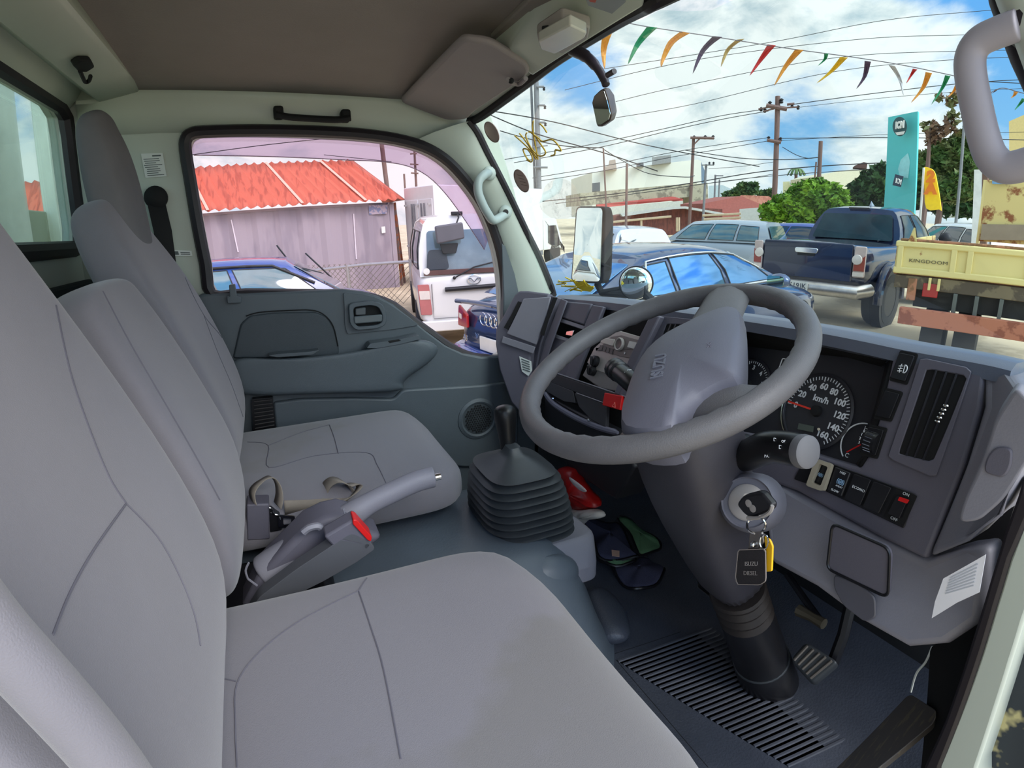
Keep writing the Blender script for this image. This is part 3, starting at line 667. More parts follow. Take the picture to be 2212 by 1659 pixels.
# ------------------------------------------------------------------ hand brake lever
hb = thing('handbrake_lever', 'grey hand brake lever angled up between the seats', 'hand brake', (.0, .87, -.75))
yh = .90
gp = [P(u, v, y=yh) for u, v in [(575, 1245), (640, 1195), (720, 1140), (790, 1092), (850, 1062), (900, 1040), (938, 1030)]]
gpc = cat(gp, 6); n = len(gpc)
obj('lever_grip', MB().tube(gpc, [.036-.018*min(1, max(0, (i/n-.05)/.45)) for i in range(n)], 14, sy=1.15), M['plastic_l'], hb, sub=1)
obj('release_button', MB().cyl(gpc[-1]-Vector((.01, 0, .002)), P(951, 1029, y=yh), .0065), M['chrome'], hb)
shp = [(515, 1330), (560, 1240), (620, 1180), (660, 1140), (700, 1120), (735, 1112), (770, 1120), (800, 1150), (830, 1160), (795, 1190), (740, 1220), (650, 1270), (570, 1310)]
sh = [P(u, v, y=yh-.03) for u, v in shp]
obj('lever_shroud', MB().loft([[p+Vector((0, .075, 0)) for p in sh], [p+Vector((0, .06, 0))+(p-sh[0])*0 for p in sh], sh]), M['plastic'], hb, bevel=.012, seg=4)
obj('shroud_clip', MB().tube(cat([P(u, v, y=yh-.05) for u, v in [(655, 1150), (668, 1140), (686, 1136), (694, 1140)]], 3), .006, 6), M['plastic_l'], hb)
obj('console_flap', MB().slab(rpoly([P(u, v, y=yh-.09) for u, v in [(535, 1330), (560, 1290), (640, 1230), (760, 1150), (800, 1170), (812, 1185), (770, 1215), (700, 1255), (600, 1305)]], .01), (0, .03, 0)), mat('flap grey', (84, 86, 92), .55), hb, bevel=.008)
for l in ([(536, 1250), (531, 1232), (538, 1215)], [(742, 1098), (748, 1115), (765, 1125)], [(536, 1250), (556, 1265)]):
    obj('shroud_edge', MB().tube(cat([P(u, v, y=yh-.055) for u, v in l], 3), .0018, 5), M['plastic_l'], hb)
# buckles and webbing
bk = thing('belt_buckle', 'dark grey buckle box with red release button beside the hand brake', 'seat belt buckle', P(770, 1150, y=.80))
q = [P(u, v, y=.81) for u, v in [(700, 1160), (768, 1120), (806, 1165), (800, 1185), (752, 1215)]]
obj('buckle_body', MB().slab(rpoly(q, .006), (0, .028, .004)), M['plastic'], bk, bevel=.005)
obj('red_button', MB().slab(rpoly([P(u, v, y=.805) for u, v in [(763, 1122), (772, 1124), (804, 1160), (802, 1170), (795, 1168), (762, 1132)]], .003), (0, .026, .003)), M['red'], bk, bevel=.002)
b2 = thing('belt_buckle', 'square dark grey belt retractor box on the passenger cushion', 'seat belt buckle', P(570, 1130, y=1.02))
y2 = 1.03
def R2(u, v, yy=y2): return P(u, v, y=yy)
obj('buckle_body', MB().slab(rpoly([R2(u, v) for u, v in [(533, 1090), (582, 1088), (584, 1165), (534, 1168)]], .004), (0, .045, 0)), M['plastic'], b2, bevel=.004)
obj('tongue_slot', MB().slab([R2(u, v, y2-.004) for u, v in [(583, 1105), (605, 1112), (610, 1145), (584, 1150)]], (0, .03, 0)), M['black'], b2, bevel=.002)
obj('tongue', MB().ring(resamp(rpoly([R2(u, v, y2-.008) for u, v in [(600, 1112), (638, 1115), (636, 1138), (602, 1140)]], .003), 32), resamp(rpoly([R2(u, v, y2-.008) for u, v in [(612, 1119), (630, 1120), (629, 1132), (613, 1133)]], .002), 32), (0, .003, 0)), M['chrome'], b2)
obj('tongue_hook', MB().tube(cat([R2(u, v, y2-.008) for u, v in [(582, 1096), (588, 1100), (592, 1110), (602, 1113), (606, 1122)]], 3), .0018, 6), M['chrome'], b2)
bs = thing('belt_strap', 'looped brown-grey lap belt webbing lying on the passenger cushion', 'seat belt', P(700, 1080, y=1.05))
def loopstrip(px, ups, w, name='webbing'):
    pts = [P(u, v, y=y) for u, v, y in px]; pts = cat(pts, 6); n = len(pts); rings = []
    for i, p in enumerate(pts):
        t = (pts[min(i+1, n-1)]-pts[max(i-1, 0)]).normalized(); s = i/(n-1)*(len(ups)-1); k = min(int(s), len(ups)-2); a = Vector(ups[k]).lerp(Vector(ups[k+1]), s-k).normalized()
        rings.append([p-a*w/2, p+a*w/2])
    obj(name, MB().grid(rings), M['webbing'], bs, solid=.0016)
# flat run from the box to the loop, the loop, and back under the lever
loopstrip([(615, 1098, 1.03), (680, 1095, 1.04), (740, 1088, 1.05), (757, 1070, 1.06), (752, 1048, 1.06), (728, 1036, 1.07), (708, 1045, 1.08), (698, 1065, 1.08), (690, 1080, 1.06)], [(.1, -.3, .9), (.1, -.3, .9), (.25, -.75, .6), (.25, -.95, .1), (.25, -.95, .05), (.25, -.95, .1), (.2, -.8, .4)], .042)
loopstrip([(752, 1048, 1.05), (770, 1045, 1.05), (775, 1055, 1.03), (745, 1085, 1.0), (700, 1112, .96), (660, 1125, .95)], [(.25, -.95, .2), (.25, -.9, .3), (.2, -.8, .5), (.1, -.5, .8), (.1, -.3, .9)], .04)
loopstrip([(548, 1085, 1.04), (545, 1062, 1.05), (560, 1042, 1.07), (585, 1030, 1.08), (600, 1045, 1.06), (604, 1070, 1.04), (600, 1092, 1.035)], [(.3, -.9, .1), (.3, -.9, .2), (.3, -.8, .3), (.3, -.9, .1), (.3, -.95, 0), (.3, -.95, 0)], .042)
# ================================================================== dashboard
DP, DN = Vector((.72, 0, -.4)), Vector((-1, 0, .3)).normalized()
DUP = Vector((.3, 0, 1)).normalized(); DRT = Vector((0, -1, 0))
def D(u, v, off=0): return PL(u, v, DP, DN, off)
def D2(l, off=0): return [D(u, v, off) for u, v in l]
dash = thing('dashboard', 'grey truck dashboard running below the windscreen', 'dashboard', (.8, .9, -.6))
M['recess'] = mat('instrument recess', (20, 18, 20), .7)
# back body behind the fascia (dark), top shelf under the glass
prof = [(.98, -.27), (.86, -.225), (.84, -.24), (.83, -.45), (.86, -.52), (.98, -.55)]
obj('dash_core', MB().loft([[Vector((x-(.10 if y > 1.55 else 0), y, z)) for x, z in prof] for y in (.24, .6, 1.2, 1.5, 1.62)]), M['recess'], dash)
# top lip: long rounded roll that follows the photo's edge
lip_px = [(1205, 646), (1290, 653), (1370, 662), (1460, 676), (1540, 687), (1610, 697), (1700, 711), (1800, 728), (1880, 744), (1960, 761), (2060, 779), (2140, 794), (2190, 806)]
lip = cat([D(u, v, -.008) for u, v in lip_px], 4)
obj('dash_lip', MB().loft([[p+Vector((-.012, 0, -.014)), p+Vector((-.010, 0, .004)), p+Vector((.004, 0, .012)), p+Vector((.05, 0, .010)), p+Vector((.14, 0, -.02)), p+Vector((.14, 0, -.05)), p+Vector((.03, 0, -.03)), p+Vector((.0, 0, -.016))] for p in lip]), mat('dash top', (100, 107, 122), .38, var=.04, bump=.1, bscale=500), dash)
# right fascia with switches and air vent, and strip under the instruments
fr = D2([(1560, 925), (1620, 935), (1700, 962), (1790, 990), (1858, 1010), (1874, 985), (1898, 905), (1930, 760), (2010, 772), (2128, 796), (2118, 880), (2080, 1010), (2040, 1110), (2000, 1208), (1900, 1160), (1800, 1105), (1720, 1060), (1660, 1040), (1560, 1010)])
obj('right_fascia', MB().slab(fr, -DN*.06), M['plastic'], dash, bevel=.005, seg=3)
# end cheek
ck = [D(2122, 792, .0), D(2190, 812, -.01), P(2212, 850, x=.70), P(2212, 990, x=.70), P(2150, 1110, x=.71), P(2085, 1175, x=.70), D(2000, 1209, -.002), D(2045, 1105, .0), D(2085, 1005), D(2122, 880)]
obj('end_cheek', MB().slab(ck, (.08, 0, 0)), M['plastic_l'], dash, bevel=.012, seg=4)
pg = [P(u, v, x=.655) for u, v in [(2196, 835), (2230, 870), (2230, 985), (2170, 1080), (2115, 1128), (2068, 1130), (2082, 1080), (2120, 1000), (2150, 905)]]
obj('side_grip', MB().slab(rpoly(pg, .012), (.04, .012, 0)), M['plastic_l'], dash, bevel=.012, seg=4)
obj('grip_recess', MB().slab(rpoly([P(u, v, x=.652) for u, v in [(2150, 965), (2188, 968), (2184, 1010), (2168, 1034), (2124, 1022), (2130, 990)]], .008), (.004, 0, 0)), M['plastic'], dash, bevel=.002)
# knee panel with fuse lid
kp = [D(1690, 1050, -.004), D(1800, 1107, -.004), D(1900, 1162, -.004), D(1998, 1212, -.004), P(2075, 1190, x=.70), P(2138, 1180, x=.70), P(2120, 1345, x=.69), P(2045, 1395, x=.68), P(1960, 1402, x=.67), P(1860, 1345, x=.67), P(1760, 1270, x=.67), P(1662, 1216, x=.67), P(1650, 1130, x=.68), P(1655, 1050, x=.70)]
obj('knee_panel', MB().slab(kp, (.05, 0, .0)), M['plastic_l'], dash, bevel=.012, seg=4)
KN = Vector((-1, 0, -.05)).normalized(); KP0 = Vector((.672, .3, -.45))
def KQ(u, v, off=.012): return PL(u, v, KP0, KN, off)
lid_in = rpoly([KQ(*p) for p in [(1797, 1130), (1922, 1185), (1918, 1292), (1786, 1228)]], .012)
obj('fuse_lid', MB().slab(lid_in, (.01, 0, 0)), M['plastic'], dash, bevel=.003, seg=3)
obj('lid_gap', MB().tube(lid_in, .0022, 6, loop=True), M['black'], dash)
obj('pull_recess', MB().slab(rpoly([KQ(*p, .010) for p in [(1800, 1240), (1855, 1262), (1890, 1290), (1892, 1335), (1868, 1345), (1822, 1310), (1800, 1270)]], .008), (.004, 0, 0)), mat('recess grey', (92, 92, 102), .4), dash, bevel=.002)
# paper sheet tucked on the lower right corner
pp = [PL(u, v, KP0, KN, .022) for u, v in [(2130, 1198), (2116, 1280), (2068, 1302), (2013, 1336), (2020, 1300), (2038, 1250)]]
pt = thing('paper_sheet', 'creased white paper stuck to the lower right end of the dashboard', 'paper', pp[0])
obj('paper', MB().slab(pp, (.001, 0, 0)), mat('white paper', (238, 238, 244), .8), pt)
ln = MB()
for k in range(7):
    s = .15+.1*k; a = pp[5].lerp(pp[4], s).lerp(pp[0].lerp(pp[1], s), .2); b = pp[5].lerp(pp[4], s).lerp(pp[0].lerp(pp[1], s), .85)
    ln.strip([a-Vector((.0006, 0, 0)), b-Vector((.0006, 0, 0))], .0012, (-1, 0, 0), .0003)
obj('ruled_lines', ln, mat('faint print', (196, 200, 208), .8), pt)

# ---- instruments
ip0 = Vector((.80, .5, -.27)); inn_ = Vector((-1, 0, .42)).normalized(); IUP = Vector((.42, 0, 1)).normalized()
def I(u, v, off=0): return PL(u, v, ip0, inn_, off)
obj('cluster_panel', MB().slab([I(u, v) for u, v in [(1560, 700), (1940, 770), (1900, 1030), (1700, 990), (1560, 940)]], -inn_*.02), mat('cluster face', (38, 38, 44), .5), dash)
# recess walls (hood above the gauges)
obj('cluster_hood', MB().grid([[D(1560, 697, -.004), D(1700, 715, -.004), D(1850, 742, -.004), D(1932, 760, -.004)], [I(1560, 740), I(1700, 757), I(1830, 770), I(1905, 790)]]), M['dark'], dash, solid=.004)
obj('cluster_side', MB().grid([[D(1932, 760, -.004), D(1898, 905, -.004), D(1872, 990, -.004), D(1858, 1010, -.004)], [I(1915, 790), I(1885, 905), I(1866, 985), I(1850, 1003)]]), M['dark'], dash, solid=.004)
def gauge(c, R, a0, a1, n, major, labels, title, tpos, needle, lab, tl=None):
    face = obj('gauge', MB().lathe(c, inn_, [(R*1.06, 0), (R*1.06, .004), (R*1.0, .006), (R*.98, .003), (.001, .003)], 48), mat('gauge face', (44, 44, 50), .45), dash)
    def pol(a, r, h=.004): a = math.radians(a); return c+DRT*math.cos(a)*r+IUP*math.sin(a)*r+inn_*h
    tk = MB()
    for k in range(n+1):
        a = a0+(a1-a0)*k/n; L_ = .13 if k % major == 0 else .09
        tk.strip([pol(a, R*.95), pol(a, R*(.95-L_))], R*(.03 if k % major == 0 else .02), inn_, .0006)
    obj('tick_marks', tk, M['white'], face, smooth=False)
    t = MB()
    for k, s in enumerate(labels):
        if not s: continue
        a = a0+(a1-a0)*k/(len(labels)-1); q = text(s, R*lab, pol(a, R*.68), DRT, IUP, .0002, bold=R*.008); t.add(q.v, q.f)
    if title: q = text(title, R*lab, c+IUP*R*tpos+inn_*.004, DRT, IUP, .0002, bold=R*.006); t.add(q.v, q.f)
    obj('numerals', t, M['white'], face, smooth=False)
    nd_ = MB().strip([pol(needle, R*.05, .007), pol(needle, R*.92, .007)], R*.05, inn_, .001)
    obj('needle', nd_, mat('needle', (240, 60, 40), .5), face)
    obj('needle_hub', MB().lathe(pol(0, 0, .003), inn_, [(R*.16, 0), (R*.14, .006), (.001, .007)], 20), M['dark'], face)
    return face
cS = I(1766, 889); RS = (I(1842, 889)-cS).length
g1 = gauge(cS, RS, 182, -52, 41, 5, ['0', '20', '40', '60', '80', '100', '120', '140', '160'], 'km/h', .33, 180, .24)
# printed ring at the lower left, odometer window, trip stem
def polS(a, r, h=.005): a = math.radians(a); return cS+DRT*math.cos(a)*r+IUP*math.sin(a)*r+inn_*h
obj('bezel_arc', MB().tube([polS(a, RS*1.08) for a in range(150, 262, 6)], .0016, 6), M['chrome'], dash)
obj('odometer', MB().slab([I(u, v, .0045) for u, v in [(1725, 914), (1758, 921), (1756, 934), (1722, 927)]], inn_*.0004), mat('lcd', (88, 96, 88), .3), dash)
obj('trip_stem', MB().cyl(I(1767, 931, .003), I(1768, 927, .014), .0024), M['chrome'], dash)
# indicator arrow outline
obj('indicator_outline', MB().tube(rpoly([I(u, v, .004) for u, v in [(1690, 774), (1748, 788), (1738, 822), (1676, 812)]], .003, 3), .0011, 5, loop=True), M['white'], dash)
cT = I(1618, 829); 
g2 = gauge(cT, RS*.74, 210, -30, 36, 5, ['0', '1', '2', '3', '4', '5', '6'], 'x1000r/min', -.25, 206, .26)
cF = I(1862, 962); ar = MB()
def polF(a, r, h=.003): a = math.radians(a); return cF+DRT*math.cos(a)*r+IUP*math.sin(a)*r+inn_*h
obj('temp_arc', MB().tube([polF(a, .034) for a in range(95, 235, 8)], .0011, 5), M['white'], dash)
for s_, a_, r_2 in (('H', 95, .026), ('C', 235, .028)): obj('temp_letter', text(s_, .010, polF(a_, r_2), DRT, IUP, .0002), M['white'], dash, smooth=False)
obj('temp_needle', MB().strip([polF(225, .026), polF(60, .004)], .002, inn_, .0006), M['red'], dash)
obj('temp_mark', MB().lathe(polF(70, .034), inn_, [(.005, 0), (.005, .001), (.001, .0012)], 12), M['red'], dash)

# ---- switches
def switch(px, name='switch', m=M['black'], parent=dash, h=.006):
    o_ = D2(px, .0015); c = sum(o_, Vector())/4
    s = obj(name, MB().slab(rpoly(o_, .003, 3), DN*.002), M['dark'], parent)
    i_ = [c+(p-c)*.82 for p in o_]; r = obj('rocker', MB().slab(rpoly(i_, .002, 3), DN*h), m, s, bevel=.0015)
    return s, i_
def mark(s, txt, size, u, v, parent, off=.0082, m=M['white'], sx=1): return obj('marking', text(txt, size, D(u, v, off), DRT, DUP, .0002, sx=sx), m, parent, smooth=False)
s1, _ = switch([(1946, 757), (1985, 765), (1960, 832), (1921, 822)])
def lamp_icon(u, v, sc, parent, off=.0085, flip=1, fog=True):
    c = D(u, v, off); t = MB(); 
    arc = [c+DRT*(math.cos(a)*.55*sc*flip+.25*sc)+DUP*math.sin(a)*sc*.75 for a in np.linspace(-pi/2, pi/2, 10)]
    t.tube(arc, sc*.09, 5, loop=True)
    for k in (-1, 0, 1): t.tube([c+DRT*(-.05*sc)*flip+DUP*k*.45*sc, c+DRT*(-.85*sc)*flip+DUP*(k*.45-.18)*sc], sc*.08, 5)
    if fog: t.tube([c+DRT*(-.45*sc+.08*sc*math.sin(k*1.8))*flip+DUP*(-.85+k*.2)*sc for k in range(9)], sc*.07, 5)
    return obj('lamp_symbol', t, M['white'], parent)
lamp_icon(1950, 796, .008, s1)
s2, _ = switch([(1915, 838), (1952, 847), (1926, 912), (1888, 904)])
s3, _ = switch([(1878, 916), (1918, 925), (1896, 992), (1857, 982)])
# thumb wheel of the lamp leveller
tw = MB()
for k in range(9):
    a = D(1890+0, 935+k*6, .008); 
c0, c1 = D(1896, 938, .004), D(1884, 975, .004)
wl = obj('thumb_wheel', MB().cyl(D(1885, 955, .001)+DRT*-.009, D(1885, 955, .001)+DRT*.009, .016, n=28), M['black'], s3)
tw = MB()
for k in range(7):
    a = math.radians(-60+20*k); ctr = D(1885, 955, .001); p = ctr+DN*math.cos(a)*.0162+DUP*math.sin(a)*.0162; tw.tube([p-DRT*.0065, p+DRT*.005], .0009, 5)
obj('wheel_ridges', tw, M['chrome'], wl)
q = MB()
for k, s in enumerate('0123'):
    a = math.radians(45-22*k); ctr = D(1885, 955, .001); p = ctr-DRT*.012+DN*math.cos(a)*.0165+DUP*math.sin(a)*.0165; z = text(s, .006, p, DRT, DUP, .0002); q.add(z.v, z.f)
obj('wheel_numbers', q, M['white'], wl)
# switch row
row = obj('switch_panel', MB().slab(rpoly(D2([(1742, 985), (1800, 1002), (1980, 1068), (1954, 1142), (1850, 1092), (1760, 1050), (1715, 1035)], .002), .004), DN*.002), M['black'], dash, bevel=.001)
def swr(px, h=.007, m=M['black']):
    o_ = D2(px, .003); return obj('rocker_switch', MB().slab(rpoly(o_, .0025, 3), DN*h), m, row, bevel=.0018)
r1 = swr([(1768, 995), (1798, 1005), (1782, 1052), (1752, 1042)], .005)
fo = rpoly(D2([(1767, 991), (1802, 1003), (1783, 1062), (1746, 1049)], .010), .003, 3); fi = rpoly(D2([(1775, 1002), (1794, 1009), (1778, 1050), (1758, 1042)], .010), .002, 3)
obj('clear_guard', MB().ring(resamp(fo, 32), resamp(fi, 32), DN*.008), mat('cloudy clear plastic', (172, 164, 146), .15, spec=.8), row)
def pto(u, v, sc, parent, off=.0105):
    c = D(u, v, off); t = MB(); t.tube([c+DRT*math.cos(a)*sc*.6+DUP*math.sin(a)*sc*.6 for a in np.linspace(0, 2*pi, 16, endpoint=False)], sc*.11, 5, loop=True)
    for s in (-1, 1): t.tube([c+DRT*math.cos(a)*sc*s+DUP*math.sin(a)*sc for a in np.linspace(-.8, .8, 8)], sc*.1, 5)
    t.tube([c+DRT*math.cos(a)*sc*.25+DUP*math.sin(a)*sc*.25 for a in np.linspace(0, 2*pi, 8, endpoint=False)], sc*.11, 5, loop=True)
    return obj('symbol', t, mat('blue print', (150, 190, 225), .6), parent)
pto(1772, 1026, .0042, r1, .0095)
r2 = swr([(1808, 1008), (1842, 1022), (1822, 1074), (1790, 1060)])
pto(1815, 1041, .0058, r2); mark(r2, 'FAST', .0048, 1820, 1022, r2, .0105); mark(r2, 'SLOW', .0048, 1803, 1060, r2, .0105); mark(r2, 'ADJUST', .0034, 1812, 1051, r2, .0105)
r3 = swr([(1850, 1024), (1886, 1037), (1862, 1093), (1828, 1077)]); mark(r3, 'ECONO', .0058, 1854, 1056, r3, .0105)
r4 = swr([(1892, 1040), (1930, 1054), (1902, 1110), (1868, 1095)])
r5 = obj('switch_plate', MB().slab(rpoly(D2([(1938, 1056), (1982, 1071), (1953, 1136), (1908, 1116)], .004), .002, 3), DN*.001), M['dark'], row)
k5 = obj('rocker_switch', MB().slab(rpoly(D2([(1942, 1072), (1966, 1080), (1948, 1120), (1922, 1110)], .005), .002, 3), DN*.008), M['black'], row, bevel=.0018)
obj('red_lens', MB().slab(rpoly(D2([(1944, 1073), (1965, 1080), (1960, 1088), (1940, 1081)], .013), .001, 3), DN*.0015), M['red'], k5)
mark(r5, 'ON', .0062, 1957, 1068, r5, .0056); mark(r5, 'OFF', .0062, 1931, 1121, r5, .0056)

# ---- air vents
def vent(px, inset, nlouv, parent=dash, horiz=False, depth=.05, name='air_vent'):
    o_ = D2(px, .002); i_ = D2(inset, .002)
    fo = resamp(rpoly(o_, .003, 3), 48); 
    v = obj(name, MB().ring(resamp(rpoly(o_, .003, 2), 40), resamp(rpoly(i_, .002, 2), 40), DN*.003), M['plastic'], parent, bevel=.0015)
    a, b, c, d = i_
    obj('vent_cavity', MB().slab([p-DN*0.0 for p in i_], DN*.0008), M['dark'], v)
    lo = MB()
    for k in range(nlouv):
        t = (k+1)/(nlouv+1); p = a.lerp(b, t); q = d.lerp(c, t); lo.tube([p+DN*.004, q+DN*.004], .0016, 6)
    obj('louvre', lo, mat('louvre', (40, 40, 46), .35), v)
    return v
v1 = vent([(1990, 772), (2102, 796), (2022, 1034), (1918, 990)], [(2004, 797), (2092, 813), (2016, 998), (1942, 980)], 3)
tg = MB()
for k in range(5): tg.ball(D(2045-2-k*4.5, 876+k*8.5, .009), .0032, 8, (1, 1.3, .7))
obj('vent_tab', tg, M['chrome'], v1)

# ---- centre stack
def ds_(px, off, th, name, m, bev=.003, rr=0, parent=dash):
    pts = D2(px, off); pts = rpoly(pts, rr, 4) if rr else pts
    return obj(name, MB().slab(pts, DN*th), m, parent, bevel=bev, seg=2)
ds_([(1205, 645), (1290, 655), (1420, 672), (1545, 690), (1530, 720), (1440, 870), (1400, 945), (1300, 940), (1180, 870), (1160, 830)], -.03, .004, 'stack_back', M['dark'], 0)
# left frame strip with slim vent, top-left corner body
ds_([(1197, 640), (1216, 644), (1180, 745), (1165, 830), (1142, 812), (1150, 760), (1178, 690)], .0, .02, 'stack_frame', M['plastic'], .004)
ds_([(1216, 645), (1228, 650), (1196, 740), (1176, 800), (1166, 832), (1158, 826), (1180, 740)], .014, .006, 'stack_frame', M['plastic'], .003)
ds_([(1288, 660), (1312, 664), (1262, 790), (1246, 838), (1222, 832), (1240, 780)], .0, .012, 'stack_frame', M['plastic'], .003)
ds_([(1226, 652), (1288, 658), (1272, 704), (1206, 682)], -.006, .016, 'storage_lid', M['plastic'], .004)
ds_([(1206, 684), (1272, 706), (1268, 714), (1203, 692)], -.004, .012, 'lid_edge', M['plastic_l'], .002)
ds_([(1193, 722), (1238, 736), (1262, 744), (1222, 828), (1165, 808)], -.004, .008, 'lower_tray_face', M['plastic'], .003)
ds_([(1196, 720), (1262, 742), (1260, 748), (1193, 727)], .003, .004, 'tray_lip', M['plastic_l'], .001)
ds_([(1228, 716), (1244, 714), (1240, 726), (1226, 724)], .004, .006, 'tray_clip', M['chrome'], .001)
# radio
rad = thing('car_radio', 'silver car radio with round dial in the middle of the dashboard', 'radio', D(1345, 750))
ds_([(1332, 712), (1404, 733), (1370, 792), (1340, 818), (1290, 800), (1272, 784), (1288, 752)], .002, .006, 'radio_face', M['silverp'], .002, parent=rad)
ds_([(1290, 758), (1322, 728), (1345, 724), (1392, 738), (1390, 758), (1374, 776), (1340, 770), (1290, 752)], .008, .003, 'radio_bezel', mat('radio bezel', (120, 110, 108), .4), .0015, .003, parent=rad)
dc_ = D(1340, 744, .012)
obj('dial', MB().lathe(dc_, DN, [(.0165, 0), (.0165, .005), (.0145, .007), (.0115, .006), (.0115, .004)], 36, cap=False), M['silverp'], rad)
obj('dial_centre', MB().lathe(dc_, DN, [(.0115, 0), (.0112, .004), (.0100, .005), (.001, .0045)], 32), mat('dial centre', (84, 76, 74), .35), rad)
ds_([(1302, 730), (1330, 733), (1326, 748), (1299, 740)], .011, .003, 'display_window', mat('lcd off', (190, 184, 178), .2), .001, .002, parent=rad)
ds_([(1362, 737), (1386, 742), (1380, 756), (1357, 750)], .011, .003, 'display_window', mat('lcd off2', (206, 204, 200), .2), .001, .001, parent=rad)
for k in range(4): ds_([(1298+7.5*k, 745+2.6*k), (1304+7.5*k, 747+2.6*k), (1301+7.5*k, 758+2.6*k), (1295+7.5*k, 756+2.6*k)], .011, .002, 'preset_button', mat('button', (92, 86, 86), .4), .0008, parent=rad)
for u, v in ((1351, 763), (1371, 768)): obj('socket', MB().lathe(D(u, v, .011), DN, [(.003, 0), (.003, .002), (.0015, .002), (.0015, .001)], 12), M['chrome'], rad)
# heater controls
hc = ds_([(1286, 766), (1368, 790), (1352, 850), (1300, 840), (1262, 812)], .0, .006, 'heater_panel', mat('heater panel', (136, 132, 132), .45), .003)
for u, v in ((1290, 781), (1283, 800), (1364, 800)):
    c = D(u, v, .006); obj('heater_knob', MB().lathe(c, DN, [(.015, 0), (.014, .012), (.011, .014), (.001, .014)], 24), M['black'], hc)
    obj('knob_bar', MB().box(c+DN*.017, (.006, .006, .024)), M['black'], hc, bevel=.002)
# lower band, hazard switch, cup holder and ash tray doors
ds_([(1200, 806), (1260, 826), (1352, 858), (1348, 882), (1312, 872), (1190, 826)], .004, .010, 'lower_band', mat('lower band', (44, 44, 50), .45), .003)
obj('band_edge', MB().tube(D2([(1200, 805), (1262, 826), (1352, 857)], .015), .0016, 6), M['plastic_l'], dash)
hz = ds_([(1312, 849), (1350, 856), (1345, 887), (1307, 876)], .012, .008, 'hazard_switch', M['red'], .002, .002)
tri = [D(1327, 876, .0205)+DRT*.0075*math.cos(a)+DUP*.0075*math.sin(a) for a in (pi/2, pi*7/6, pi*11/6)]
obj('warning_triangle', MB().tube(tri, .0006, 5, loop=True), mat('print pink', (240, 150, 140), .6), hz)
ds_([(1190, 824), (1245, 846), (1250, 872), (1225, 868), (1186, 846)], .004, .010, 'cup_holder', mat('cup doors', (58, 58, 64), .5), .003, .004)
ds_([(1248, 850), (1318, 876), (1316, 925), (1282, 905), (1258, 880)], .004, .010, 'ashtray', mat('cup doors2', (54, 54, 60), .5), .003, .004)
obj('holder_edge', MB().tube(D2([(1246, 849), (1318, 875)], .016), .0014, 6), M['plastic_l'], dash)
obj('lower_trim_roll', MB().tube(cat(D2([(1178, 848), (1196, 872), (1240, 900), (1290, 922), (1335, 935)], .010), 4), [.004]+[.008]*15+[.004], 8), mat('roll', (104, 104, 122), .4), dash)
for u, v in ((1195, 861), (1272, 908)): obj('trim_clip', MB().ball(D(u, v, .018), .004, 8), M['chrome'], dash)
obj('stack_lower', MB().slab([D(1176, 852, .0), D(1340, 940, 0), D(1370, 1010, -.0), P(1330, 1080, x=.70), P(1240, 1020, x=.72), P(1180, 960, x=.74)], (.08, 0, 0)), mat('lower dark panel', (40, 40, 46), .5), dash, bevel=.006)
# centre right vent and top boxes
v2 = vent([(1420, 682), (1500, 690), (1470, 760), (1385, 760)], [(1442, 700), (1484, 702), (1466, 745), (1422, 752)], 3)
ds_([(1418, 684), (1440, 686), (1398, 770), (1352, 858), (1340, 852), (1378, 765)], .0, .02, 'stack_frame', M['plastic'], .004)
ds_([(1318, 668), (1345, 670), (1330, 705), (1300, 698)], -.012, .004, 'top_pocket', M['black'], .002)
ds_([(1478, 684), (1610, 704), (1600, 900), (1480, 930), (1460, 800)], -.01, .006, 'fascia_middle', M['dark'], .002)
# passenger end: lid with two slim vents, on a face turned towards the seats
E0 = D(1200, 700, .012); EN = Vector((-.30, -.165, .10)).normalized()
def EQ(l, off=0): return [PL(u, v, E0, EN, off) for u, v in l]
def eq(nm, px, off, th, m, bev=.003, rr=0, **k):
    p = EQ(px, off); p = rpoly(p, rr, 3) if rr else p; return obj(nm, MB().slab(p, EN*th), m, dash, bevel=bev, seg=3, **k)
eq('passenger_end', [(1122, 640), (1132, 631), (1150, 631), (1197, 637), (1192, 660), (1170, 730), (1158, 752), (1154, 800), (1150, 850), (1172, 885), (1155, 915), (1115, 870), (1090, 800), (1081, 745), (1082, 712), (1100, 680)], -.03, .028, M['plastic'], .006)
eq('passenger_lid', [(1133, 645), (1192, 641), (1182, 680), (1160, 745), (1096, 721), (1112, 690)], .0, .006, M['plastic_l'], .004)
eq('lid_base', [(1088, 726), (1158, 749), (1153, 764), (1084, 740)], .0, .004, M['plastic_l'], .002)
eq('slim_vent', [(1120, 650), (1128, 653), (1098, 712), (1089, 707), (1106, 678)], .001, .002, M['dark'], 0)
eq('slim_vent', [(1196, 642), (1205, 643), (1186, 690), (1176, 725), (1168, 722), (1180, 688)], .010, .002, M['dark'], 0)
eq('warning_label', [(1122, 769), (1148, 780), (1150, 800), (1142, 812), (1128, 802)], .001, .001, M['label'], 0, label='white warning label')
g = MB()
for k in range(5): g.strip(EQ([(1126+.8*k, 775+5.5*k), (1144+.3*k, 782+5.2*k)], .003), .003, EN, .0004)
obj('label_print', g, M['labeltext'], dash)

